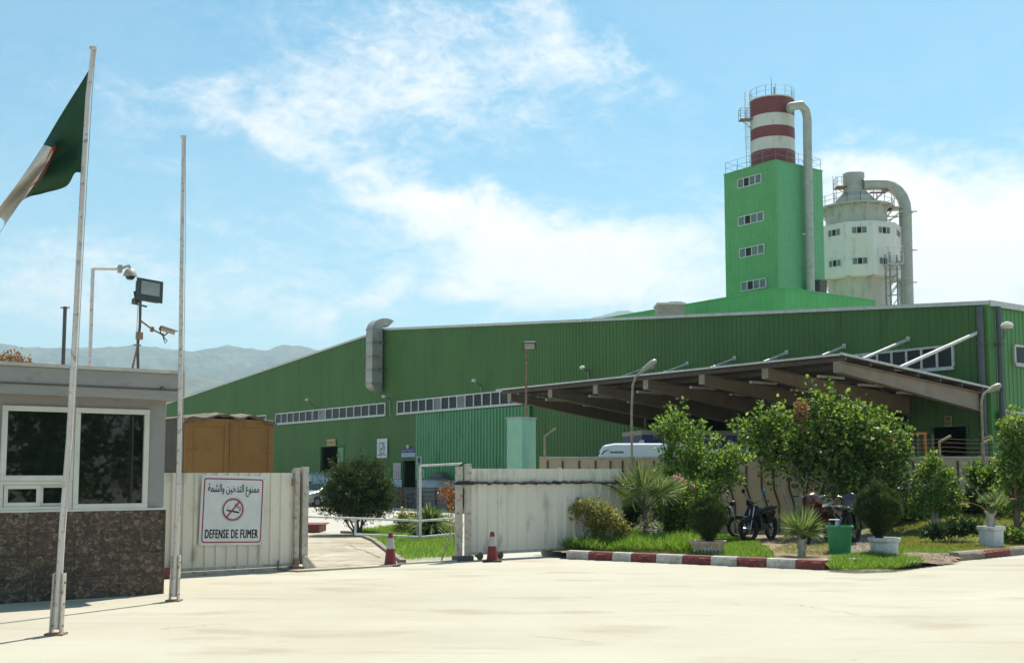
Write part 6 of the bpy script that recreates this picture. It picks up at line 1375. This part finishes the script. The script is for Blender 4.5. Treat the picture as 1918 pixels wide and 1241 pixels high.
# ================================================================== motorcycles (x forward, z up)
def motorcycle(label, X, Y, Z, yaw, body, scale=1.0, steer=.5, blue=False, fairing=False):
    T = Thing('motorcycle', label, 'motorcycle', local=True, loc=(X, Y, Z), group='motorcycles parked in the garden', ang=yaw); T.e.scale = (scale,)*3
    R = .29; wb_ = .60
    def wheel(x, st=0):
        mt = Matrix.Translation((x, 0, R)) @ Matrix.Rotation(st, 4, 'Z')
        m = MB(); m.torus((0, 0, 0), R-.042, .05, (0, 1, 0), 32, 8); m.xf(mt); tyre = T.part('wheel', m, MC['rubber'], smooth=60)
        m = MB(); m.torus((0, 0, 0), R-.075, .014, (0, 1, 0), 28, 6)
        for k in range(18): a = 2*math.pi*k/18; m.tube([(0, .012*(-1)**k, 0), ((R-.08)*math.cos(a+.2), 0, (R-.08)*math.sin(a+.2))], .0025, 3)
        m.tube([(0, -.05, 0), (0, .05, 0)], .035, 10); m.xf(mt); T.part('rim', m, MC['chrome'], parent=tyre, smooth=60)
        m = MB(); vs = []
        for s_, r_ in ((-.05, R+.015), (0, R+.035), (.05, R+.015)):
            vs.append([(r_*math.cos(a), s_, r_*math.sin(a)) for a in np.linspace(.15 if x < 0 else -.1, 2.5 if x > 0 else 3.0, 12)])
        n = 12
        m.add([p for r_ in vs for p in r_], [(i*n+k, i*n+k+1, (i+1)*n+k+1, (i+1)*n+k) for i in range(2) for k in range(n-1)]); m.xf(mt); T.part('mudguard', m, MC[body] if x > 0 else MC['chrome'], smooth=60)
    wheel(wb_, steer); wheel(-wb_)
    hd = Vector((.38, 0, .82)); ft = Vector((wb_, 0, R)); c, s_ = math.cos(steer), math.sin(steer)
    m = MB()
    for o in (-.06, .06): m.tube([ft+Vector((-s_*o, c*o, 0)), hd+Vector((-s_*o, c*o, .02))], .018, 8)
    m.box(hd.x-.05, hd.x+.05, -.08, .08, hd.z-.02, hd.z+.02); T.part('fork', m, MC['chrome'])
    m = MB(); hb = hd+Vector((-.02, 0, .08))
    def hp(x, y, z): return hb+Vector((x*c-y*s_, x*s_+y*c, z))
    m.tube([hp(-.14, -.36, .06), hp(-.06, -.22, .08), hp(0, -.06, 0), hp(0, .06, 0), hp(-.06, .22, .08), hp(-.14, .36, .06)], .012, 8); T.part('handlebar', m, MC['chrome'], smooth=60)
    for sg in (-1, 1):
        m = MB(); m.tube([hp(-.16, sg*.38, .06), hp(-.08, sg*.26, .075)], .018, 8); T.part('grip', m, MC['rubber'])
        m = MB(); m.tube([hp(-.06, sg*.24, .08), hp(-.02, sg*.32, .24)], .006, 5); p = hp(-.02, sg*.34, .28)
        md = Vector((c, s_, 0)); m.tube([p-md*.012, p+md*.012], .055, 12); T.part('mirror', m, MC['bike_blue'] if (blue and sg > 0) else MC['black_plastic'])
    m = MB(); m.tube([hp(.02, 0, .0), hp(.10, 0, .0), hp(.14, 0, 0)], [.05, .085, .08], 14); T.part('headlight', m, MC['black_plastic'])
    m = MB(); m.tube([hp(.141, 0, 0), hp(.155, 0, 0)], [.078, .06], 14); T.part('headlight_glass', m, MC['lens'])
    m = MB()
    m.tube([hd, Vector((.28, 0, .5)), Vector((.1, 0, .34)), Vector((-.2, 0, .30)), Vector((-.45, 0, .36)), Vector((-wb_, 0, R))], .026, 8, mi=0); m.tube([hd, Vector((-.1, 0, .62)), Vector((-.55, 0, .66)), Vector((-.8, 0, .70))], .022, 8); m.tube([Vector((-.12, 0, .62)), Vector((-.2, 0, .3))], .022, 8)
    for o in (-.1, .1): m.tube([Vector((-wb_, o*.7, R)), Vector((-.5, o, .64))], .02, 8)
    T.part('frame', m, MC[body])
    m = MB(); rings = []
    for x, w_, z0, z1 in ((.30, .03, .66, .74), (.24, .10, .60, .78), (.08, .13, .58, .80), (-.10, .09, .60, .74), (-.16, .04, .62, .70)):
        rings.append([(x, w_*math.cos(t), (z0+z1)/2+(z1-z0)/2*math.sin(t)) for t in [2*math.pi*k/12 for k in range(12)]])
    m.loft(rings); T.part('fuel_tank', m, MC[body], smooth=60)
    m = MB(); rings = []
    for x, w_, z0, z1 in ((-.08, .06, .70, .75), (-.2, .12, .69, .78), (-.5, .13, .70, .80), (-.78, .10, .72, .82), (-.84, .05, .74, .79)):
        rings.append([(x, w_*math.cos(t), (z0+z1)/2+(z1-z0)/2*math.sin(t)) for t in [2*math.pi*k/10 for k in range(10)]])
    m.loft(rings); T.part('seat', m, MC['black_plastic'], smooth=60)
    m = MB(); m.box(-.22, .16, -.11, .11, .25, .42); m.tube([(.02, 0, .38), (.14, 0, .58)], [.09, .08], 10)
    for k in range(5): t = k/5; m.tube([(.04+.1*t, 0, .42+.16*t), (.046+.1*t, 0, .43+.16*t)], .105, 10)
    T.part('engine', m, MC['engine_grey'], bevel=.01)
    m = MB(); m.tube([(.16, -.1, .45), (.22, -.13, .28), (0, -.15, .2), (-.35, -.16, .24), (-.85, -.17, .30)], [.02, .02, .022, .04, .045], 10); T.part('exhaust', m, MC['chrome'], smooth=60)
    m = MB()
    for o in (-.11, .11): m.tube([(-.55, o, .80), (-.95, o, .82)], .009, 6)
    for k in range(4): m.tube([(-.62-.1*k, -.11, .81), (-.62-.1*k, .11, .81)], .007, 6)
    m.tube([(-.92, -.1, .55), (-.95, .1, .82)], .007, 5); T.part('luggage_rack', m, MC['chrome'])
    m = MB(); m.tube([(-.88, -.06, .66), (-.92, -.06, .66)], .05, 10); T.part('tail_light', m, MC['bike_red'])
    m = MB(); m.tube([(-.1, .1, .26), (-.02, .3, .01)], .014, 6); m.tube([(-.15, -.16, .26), (-.15, .16, .26)], .014, 6); T.part('side_stand', m, MC['steel_dark'])
    m = MB()
    for s_ in (-1, 1): m.loft([[(-.45, s_*.10, .42), (-.1, s_*.10, .40), (-.1, s_*.14, .40), (-.45, s_*.14, .42)], [(-.60, s_*.09, .66), (-.12, s_*.09, .64), (-.12, s_*.12, .64), (-.60, s_*.12, .66)]]); 
    T.part('side_panel', m, MC[body])
    m = MB(); m.loft([[(.30, -.17, .32), (.30, .17, .32), (.26, .17, .32), (.26, -.17, .32)], [(.42, -.20, .62), (.42, .20, .62), (.37, .20, .62), (.37, -.20, .62)], [(.36, -.12, .84), (.36, .12, .84), (.32, .12, .84), (.32, -.12, .84)]]); T.part('leg_shield', m, MC['black_plastic'])
    if fairing:
        m = MB(); rings = []
        for x, w_, z0, z1 in ((.52, .03, .86, .98), (.46, .14, .74, 1.02), (.34, .2, .66, 1.06), (.24, .2, .62, .92)): rings.append([(x, w_*math.cos(t), (z0+z1)/2+(z1-z0)/2*math.sin(t)) for t in [2*math.pi*k/12 for k in range(12)]])
        m.loft(rings); m.box(.0, .3, -.19, -.15, .3, .66); m.box(.0, .3, .15, .19, .3, .66); T.part('fairing', m, MC[body], smooth=50, bevel=.01)
        if False: m = MB(); m.loft([[(.44, -.13, 1.0), (.44, .13, 1.0), (.43, .13, 1.01), (.43, -.13, 1.01)], [(.3, -.1, 1.2), (.3, .1, 1.2), (.29, .1, 1.2), (.29, -.1, 1.2)]]); T.part('windscreen', m, MC['lens'])
    return T
def bikeat(px, py, Y): X, _, _ = at(px, py, Y); return X, Y, gardenz(X, Y)
yw = math.atan2(-.70, -.55)
motorcycle('black moped with one blue mirror and a rear rack parked against the brown wall', *bikeat(1424, 1010, 27.2), yw, 'bike_black', 1.0, steer=-.35, blue=True)
motorcycle('dark red motorcycle partly hidden by the small young palm and green bin', *bikeat(1533, 1010, 26.2), math.atan2(-.75, -.55), 'bike_red', 1.12, steer=.2, fairing=True)
motorcycle('black motorcycle with red tail standing right behind the green bin', *bikeat(1588, 1010, 25.9), math.atan2(.8, .45), 'bike_black', 1.1, steer=-.2, fairing=True)
motorcycle('dark moped mostly hidden behind the clipped cypress in the stained planter', *bikeat(1340, 1008, 28.4), math.atan2(-.25, .95), 'bike_black', .95, steer=.1)

# ================================================================== vehicles
# covered lorry behind the left gate
lx0, ly0 = toS(*at(345, 800, 30.6)[:2]); lw_ = 2.62
T = Thing('covered_lorry', 'ochre lorry with closed rear doors and canvas roof parked behind the sign gate', 'lorry', base=(lx0+lw_/2, ly0, YZ), ang=A)
zt0 = at(430, 783, 31)[2]; z0_ = 1.1
m = MB(); m.box(lx0, lx0+lw_, ly0+.08, ly0+8, z0_, zt0-.05); T.part('load_box', m, MC['truck_side'])
for k in (0, 1):
    a, b = lx0+.02+k*lw_/2, lx0+lw_/2-.012+k*(lw_/2-.008); m = MB(); m.box(a, b, ly0, ly0+.07, z0_, zt0)
    fw = .22; m.box(a, a+fw, ly0-.035, ly0-.001, z0_, zt0); m.box(b-fw*.7, b, ly0-.035, ly0-.001, z0_, zt0); m.box(a+fw+.001, b-fw*.7-.001, ly0-.035, ly0-.001, zt0-.22, zt0); m.box(a+fw+.001, b-fw*.7-.001, ly0-.035, ly0-.001, z0_, z0_+.22)
    for z in (z0_+.3, zt0-.2): m.box(a if k == 0 else b-.5, a+.5 if k == 0 else b, ly0-.05, ly0-.034, z, z+.06)
    for z in (zt0-.9, ): m.box(a if k == 0 else b-.35, a+.35 if k == 0 else b, ly0-.06, ly0-.036, z, z+.05)
    T.part('rear_door', m, MC['truck_ochre'], bevel=.008)
m = MB(); xx = lx0+lw_/2; m.tube([(xx, ly0-.06, z0_), (xx, ly0-.06, zt0)], .022, 8)
for z in (z0_+.3, 2.2, zt0-.25): m.box(xx-.06, xx+.06, ly0-.09, ly0-.04, z, z+.05)
T.part('locking_bar', m, MC['truck_ochre'])
m = MB(); g = random.Random(4); nx, ny = 22, 14; base_ = []
for j in range(ny+1):
    for i in range(nx+1):
        u_, v_ = i/nx, j/ny; x = lx0-.05+(lw_+.1)*u_; y = ly0-.10+8.2*v_
        z = zt0+.03+.13*math.sin(math.pi*u_)+.04*math.sin(u_*19+v_*11)+g.uniform(-.018, .018)-(.10 if u_ in (0, 1) else 0)-(.06 if j == 0 else 0); base_.append((x, y, z))
m.v = base_; m.f = [(j*(nx+1)+i, j*(nx+1)+i+1, (j+1)*(nx+1)+i+1, (j+1)*(nx+1)+i) for j in range(ny) for i in range(nx)]; m.m = [0]*len(m.f)
for i in range(nx):
    a, b = base_[i], base_[i+1]; m.quad(a, b, (b[0], b[1], b[2]-.07-.03*math.sin(i*1.7)), (a[0], a[1], a[2]-.07-.03*math.sin((i-1)*1.7)))
tp = T.part('canvas_roof', m, MC['truck_tarp'], smooth=60)
m = MB(); m.box(lx0-.03, lx0-.002, ly0+.1, ly0+8, z0_+.7, zt0+.02)
T.part('side_canvas', m, MC['truck_side'])
m = MB(); m.box(lx0+.4, lx0+lw_-.4, ly0+.3, ly0+10, .75, z0_-.002); T.part('chassis', m, MC['steel_dark'])
m = MB(); m.box(lx0+.05, lx0+lw_-.05, ly0+8.3, ly0+10.2, .7, 2.7); T.part('cab', m, MC['truck_ochre'], bevel=.1)
for yy in (ly0+1.2, ly0+2.4, ly0+9.0):
    for xx_ in (lx0+.2, lx0+lw_-.2):
        m = MB(); m.tube([(xx_-.15, yy, YZ+.5), (xx_+.15, yy, YZ+.5)], .5, 24); wh = T.part('wheel', m, MC['rubber']); m = MB(); m.tube([(xx_-.16, yy, YZ+.5), (xx_+.16, yy, YZ+.5)], .22, 14); T.part('rim', m, MC['truck_ochre'], parent=wh)
# box van / car builder
def carbody(T, prof, wd, matn, tum=.12):
    """prof: side outline (x, z) from the rear bottom round to the front bottom"""
    m = MB(); n = len(prof); zc = max(p[1] for p in prof); rings = []
    for s_, f_ in ((-1, 1), (-.86, 0), (.86, 0), (1, 1)):
        rings.append([(x, s_*wd/2*(1-(tum*max(0, (z-.9)/(zc-.9)))), z-(.05 if f_ and z > .5 else 0)) for x, z in prof])
    m.loft(rings); return T.part('body', m, MC[matn], smooth=40, bevel=.03)
def wheels(T, xs_, wd, r=.33):
    for x in xs_:
        for s_ in (-1, 1):
            m = MB(); y = s_*(wd/2-.1); m.tube([(x, y-.1, r), (x, y+.1, r)], r, 24); wv = T.part('wheel', m, MC['rubber']); m = MB(); m.tube([(x, y-.108, r), (x, y+.108, r)], r*.6, 16); T.part('rim', m, MC['galvanised'], parent=wv)
def van(label, X, Y, yaw, H=2.25, L=5.0, panel=False, matn='van_white'):
    T = Thing('van', label, 'van', local=True, loc=(X, Y, YZ), ang=yaw); wd = 1.9
    carbody(T, [(-L/2, .35), (-L/2, H-.25), (-L/2+.15, H-.04), (-L/2+.6, H), (L*.12, H), (L*.2, H-.06), (L*.34, H*.62), (L*.47, H*.52), (L/2, H*.40), (L/2, .35)], wd, matn, .16)
    for s_ in (() if panel else (-1, 1)):
        m = MB(); y = s_*(wd/2*.90); m.prism([(L*.02, y, H*.62), (L*.02, y, H*.87), (L*.17, y, H*.87), (L*.29, y, H*.62)], (0, s_*.03, 0)); T.part('side_window', m, MC['glass_dark'])
    m = MB(); m.prism([(L*.225, -.72, H*.90), (L*.225, .72, H*.90), (L*.345, .8, H*.635), (L*.345, -.8, H*.635)], (.02, 0, .02)); T.part('windscreen', m, MC['glass_dark'])
    m = MB(); m.prism([(-L/2-.01, -.7, H*.6), (-L/2-.01, .7, H*.6), (-L/2-.01, .7, H*.85), (-L/2-.01, -.7, H*.85)], (.03, 0, 0)); T.part('rear_window', m, MC['glass_dark'])
    wheels(T, (-L*.33, L*.32), wd); m = MB(); m.loft([[(x, y, H+.0) for x, y in ((-.5, -.1), (-.3, -.1), (-.3, .1), (-.5, .1))], [(x, y, H+.12) for x, y in ((-.5, -.06), (-.38, -.06), (-.38, .06), (-.5, .06))]]); T.part('roof_vent', m, MC['camera_beige'])
    return T
X, Y, _ = at(1170, 850, 36.5); zvt = at(1170, 829, 36.5)[2]
T = van('white panel van whose roof shows over the brown wall beside the street lamp', X+.25, Y+1, math.radians(178), H=zvt-YZ, L=4.3, panel=True)
m = MB()
for k in range(8): m.quad((-.12+k*.055, 0, -.02), (-.078+k*.055, 0, -.02), (-.072+k*.055, 0, .03+.012*(k % 3 == 0)), (-.114+k*.055, 0, .03+.012*(k % 3 == 0)))
m.poly([(-.42, 0, -.06), (-.38, 0, -.06), (-.30, 0, .02), (-.16, 0, .085), (-.17, 0, .095), (-.33, 0, .05)])
Hh = zvt-YZ; sw = Matrix.Translation((.55, .845, Hh*.895)) @ Matrix.Rotation(math.pi, 4, 'Z'); m.xf(sw); T.part('emblem', m, MC['ink'], smooth=0)
X, Y, _ = at(1430, 850, 36.0); zvt = at(1430, 841, 36)[2]; van('white van almost hidden behind the large fruit tree and the wall', X, Y, math.radians(5), H=zvt-YZ, L=4.6)
# blue box truck under the canopy
X, Y, zt_ = at(1262, 806, 39.5); 
T = Thing('blue_truck', 'dark blue box truck with beige top rail standing under the canopy behind the van', 'truck', local=True, loc=(X+.6, Y+1.2, YZ), ang=math.radians(10)); hb = zt_-YZ
m = MB(); m.box(-2, 2, -1.2, 1.2, .9, hb-.16); 
for k in range(9): m.box(-1.95+k*.48, -1.90+k*.48, -1.24, -1.2, .95, hb-.2)
T.part('load_box', m, MC['truck_blue'])
m = MB(); m.box(-2.03, 2.03, -1.25, 1.25, hb-.158, hb); T.part('top_rail', m, MC['canopy_beam'])
m = MB(); m.box(2.15, 3.7, -1.1, 1.1, .6, hb-.3); T.part('cab', m, MC['truck_blue'], bevel=.15)
m = MB(); m.box(3.69, 3.74, -.95, .95, 1.5, hb-.55); T.part('windscreen', m, MC['glass_dark'])
m = MB(); m.box(-1.9, 3.6, -.5, .5, .6, .899); T.part('chassis', m, MC['steel_dark'])
for x in (-1.2, 2.8):
    for s_ in (-1, 1): m = MB(); m.tube([(x, s_*1-.13, .45), (x, s_*1+.13, .45)], .45, 20); T.part('wheel', m, MC['rubber'])
# orange forklift
X, Y, zt_ = at(1702, 812, 35.2)
T = Thing('orange_forklift', 'orange forklift cab seen over the wall right of the large fruit tree', 'forklift', local=True, loc=(X, Y+.4, YZ), ang=math.radians(20)); hf = zt_-YZ
m = MB(); m.loft([[(-.9, -.55, .35), (.7, -.55, .35), (.7, .55, .35), (-.9, .55, .35)], [(-.9, -.55, 1.15), (.5, -.55, .95), (.5, .55, .95), (-.9, .55, 1.15)]]); m.box(-.95, -.55, -.52, .52, 1.15, hf-.1); T.part('body', m, MC['truck_orange'], bevel=.05)
m = MB()
for x, y in ((-.5, -.5), (-.5, .5), (.45, -.5), (.45, .5)): m.tube([(x, y, 1.0), (x*.85, y*.95, hf)], .05, 6)
m.box(-.5, .45, -.52, .52, hf-.02, hf+.05); T.part('overhead_guard', m, MC['truck_orange'])
m = MB(); m.box(.72, .80, -.4, -.28, .1, hf+.0); m.box(.72, .80, .28, .4, .1, hf+.0); m.box(.8, 1.7, -.35, -.23, .1, .15); m.box(.8, 1.7, .23, .35, .1, .15); T.part('mast', m, MC['steel_dark'])
m = MB(); m.box(-.35, .1, -.25, .25, 1.0, 1.15); m.box(-.42, -.35, -.25, .25, 1.15, 1.6); T.part('seat', m, MC['black_plastic'])
for x in (-.6, .45):
    for s_ in (-1, 1): m = MB(); m.tube([(x, s_*.5-.1, .28), (x, s_*.5+.1, .28)], .28, 16); T.part('wheel', m, MC['rubber'])
# silver car and dark car near the factory
def car(label, X, Y, yaw, matn):
    T = Thing('parked_car', label, 'car', local=True, loc=(X, Y, YZ), ang=yaw, group='cars parked near the factory wall'); wd = 1.7
    carbody(T, [(-2.1, .3), (-2.12, .85), (-1.7, .95), (-1.1, 1.38), (-.2, 1.44), (.4, 1.36), (1.1, .95), (1.9, .82), (2.1, .6), (2.1, .3)], wd, matn, .3)
    m = MB(); m.prism([(.45, -.58, 1.33), (.45, .58, 1.33), (1.08, .72, .97), (1.08, -.72, .97)], (.02, 0, .015)); T.part('windscreen', m, MC['glass_dark'])
    for s_ in (-1, 1):
        m = MB(); m.prism([(-1.2, s_*.70, .97), (-.95, s_*.62, 1.32), (.3, s_*.62, 1.32), (.85, s_*.70, .97)], (0, s_*.09, 0)); T.part('side_window', m, MC['glass_dark'])
        m = MB(); m.box(2.0, 2.12, s_*.6-.15, s_*.6+.15, .62, .76); T.part('headlight', m, MC['lamp_glass'])
    wheels(T, (-1.3, 1.3), wd, .3); return T
X, Y, _ = at(605, 925, 66); car('silver car parked at the factory between the gate post and the round bush', X, Y, math.radians(-125), 'car_silver')
X, Y, _ = at(560, 925, 68); car('dark car parked beside the silver car, mostly hidden by the gate post', X, Y, math.radians(-125), 'bike_black')
# big bags, pallets, crates by the wall
def bag(px, py0, py1, off_, label, k):
    y, z1 = sx(px, py0, FX-off_); z0 = sx(px, py1, FX-off_)[1]; x = FX-off_
    T = Thing('bulk_bag', label, 'bulk bag', local=True, loc=(*toW(x, y), z0), ang=A, group='white bulk bags by the half open door'); h = z1-z0; m = MB(); rings = []
    for z, s_ in ((0, .42), (h*.1, .5), (h*.5, .54), (h*.85, .5), (h, .36)):
        rings.append([(a*s_/.5, b*s_/.5, z+.02*math.sin(a*20+k)) for a, b in rrect(1.0, 1.0, .2, 4)])
    m.loft(rings); T.part('bag', m, MC['bag_white'], smooth=60); m = MB()
    for a, b in ((-.35, -.35), (.35, -.35), (.35, .35), (-.35, .35)): m.tube([(a-.1, b, h*.95), (a-.03, b, h+.16), (a+.05, b, h+.14), (a+.1, b, h*.95)], .02, 5)
    T.part('lifting_loop', m, MC['bag_white'])
for i, (px, lb) in enumerate(((590, 'white bulk bag at the left of the row under the orange and cream sign'), (607, 'white bulk bag in the middle of the row under the orange and cream sign'), (622, 'white bulk bag nearest the round bush, under the half open door'))): bag(px, 888, 915, 3.2, lb, i)
for i, (px, pz0, pz1, lb) in enumerate(((755, 913, 942, 'tall stack of orange-brown wooden pallets beneath the narrow door'), (782, 915, 942, 'darker wooden pallet stack right of the orange-brown pallets'))):
    y, z1 = sx(px, pz0, FX-2.2); z0 = YZ; X, Y = toW(FX-2.2, y)
    T = Thing('pallet_stack', lb, 'pallet stack', local=True, loc=(X, Y, z0), ang=A, group='wooden pallets along the loading dock')
    h = z1-z0; nl = 4; mt = 'pallet_wood' if i == 0 else 'crate_grey'
    for k in range(nl):
        m = MB(); zb = k*h/nl
        for y2 in np.linspace(-.5, .5, 3): m.box(-.45, .45, y2-.05, y2+.05, zb, zb+.10)
        for x2 in np.linspace(-.42, .42, 5): m.box(x2-.05, x2+.05, -.55, .55, zb+.101, zb+.13)
        m.tube([(-.45, -.5, zb+.13), (-.45, -.5, zb+h/nl)], .03, 4); m.tube([(-.45, .5, zb+.13), (-.45, .5, zb+h/nl)], .03, 4)
        T.part('pallet', m, MC[mt])
for px, wpx, lb in ((815, 26, 'grey slatted crate beside the pallets on the loading side'), (840, 20, 'grey slatted crate behind the orange-leaved shrub')):
    y, z1 = sx(px, 912, FX-2.0); w_ = wpx*.031; X, Y = toW(FX-2.0, y); T = Thing('slatted_crate', lb, 'crate', local=True, loc=(X, Y, YZ), ang=A, group='grey crates along the loading dock'); h = z1-YZ; m = MB()
    for k in range(5): z = k*h/5; m.box(-.4, -.36, -w_/2-.2, w_/2+.2, z+.02, z+h/5-.05); m.box(.36, .4, -w_/2-.2, w_/2+.2, z+.02, z+h/5-.05)
    T.part('slats', m, MC['crate_grey']); m = MB()
    for a in (-.36, .3):
        for b in (-w_/2-.2, w_/2+.14): m.box(a, a+.06, b, b+.06, 0, h)
    m.box(-.35, .35, -w_/2-.18, w_/2+.18, h*.1, h*.7); T.part('corner_posts', m, MC['crate_grey'])
y, z = sx(822, 897, FX-.6); X, Y = toW(FX-.6, y); T = Thing('tyre_pile_cover', 'dark rounded cover lying on the white plinth ledge', 'cover', local=True, loc=(X, Y, 1.36-.46), ang=A); m = MB(); m.lathe((0, 0, 0), [(1.1, .46), (1.0, .58), (.6, .62), (.5, .85), (.15, .9)], 14, sxy=(.5, 1)); T.part('cover', m, MC['steel_dark'], smooth=60)
# trees across the road behind the viewpoint (the booth glass mirrors them)
for i, (x, y, s_) in enumerate(((15, -3, 1.0), (19, 1.5, 1.15), (11.5, -7.5, 1.05), (23, -4, 1.2), (26, 4.5, 1.2))):
    g = np.random.default_rng(90+i); T = Thing('roadside_tree', 'dark roadside tree across the road, mirrored in the booth windows', 'tree', local=True, loc=(x, y, 0), group='roadside trees mirrored in the booth glass')
    E = [(g.uniform(-1.6, 1.6)*s_, g.uniform(-1.6, 1.6)*s_, g.uniform(1.2, 6.8)*s_, 1.8, 1.8, 1.6) for _ in range(9)]; v, _ = leaves(E, 5200, .34, g, cr_=.5, shell=.2); T.part('crown', npmesh('crown', v, 4, [MC['reflected_leaf']]), MC['reflected_leaf'])
    m = MB(); m.tube([(0, 0, -.1), (.1, 0, 2), (0, .1, 5)], [.3, .22, .08], 8); T.part('trunk', m, MC['bark'])
# ================================================================== the air itself
m = MB(); m.box(-4950, 4950, -900, 5950, -1.4, 560)
hz = single('haze', m, [], None, None, kind='stuff', smooth=0)
hm = bpy.data.materials.new('haze_air'); hm.use_nodes = True; t = hm.node_tree; t.nodes.remove(t.nodes['Principled BSDF'])
pv = N('ShaderNodeVolumePrincipled', t); pv.inputs['Color'].default_value = (.58, .82, 1.0, 1); pv.inputs['Density'].default_value = .00018; pv.inputs['Anisotropy'].default_value = .2
t.links.new(pv.outputs[0], t.nodes['Material Output'].inputs['Volume']); hz.data.materials.clear(); hz.data.materials.append(hm)
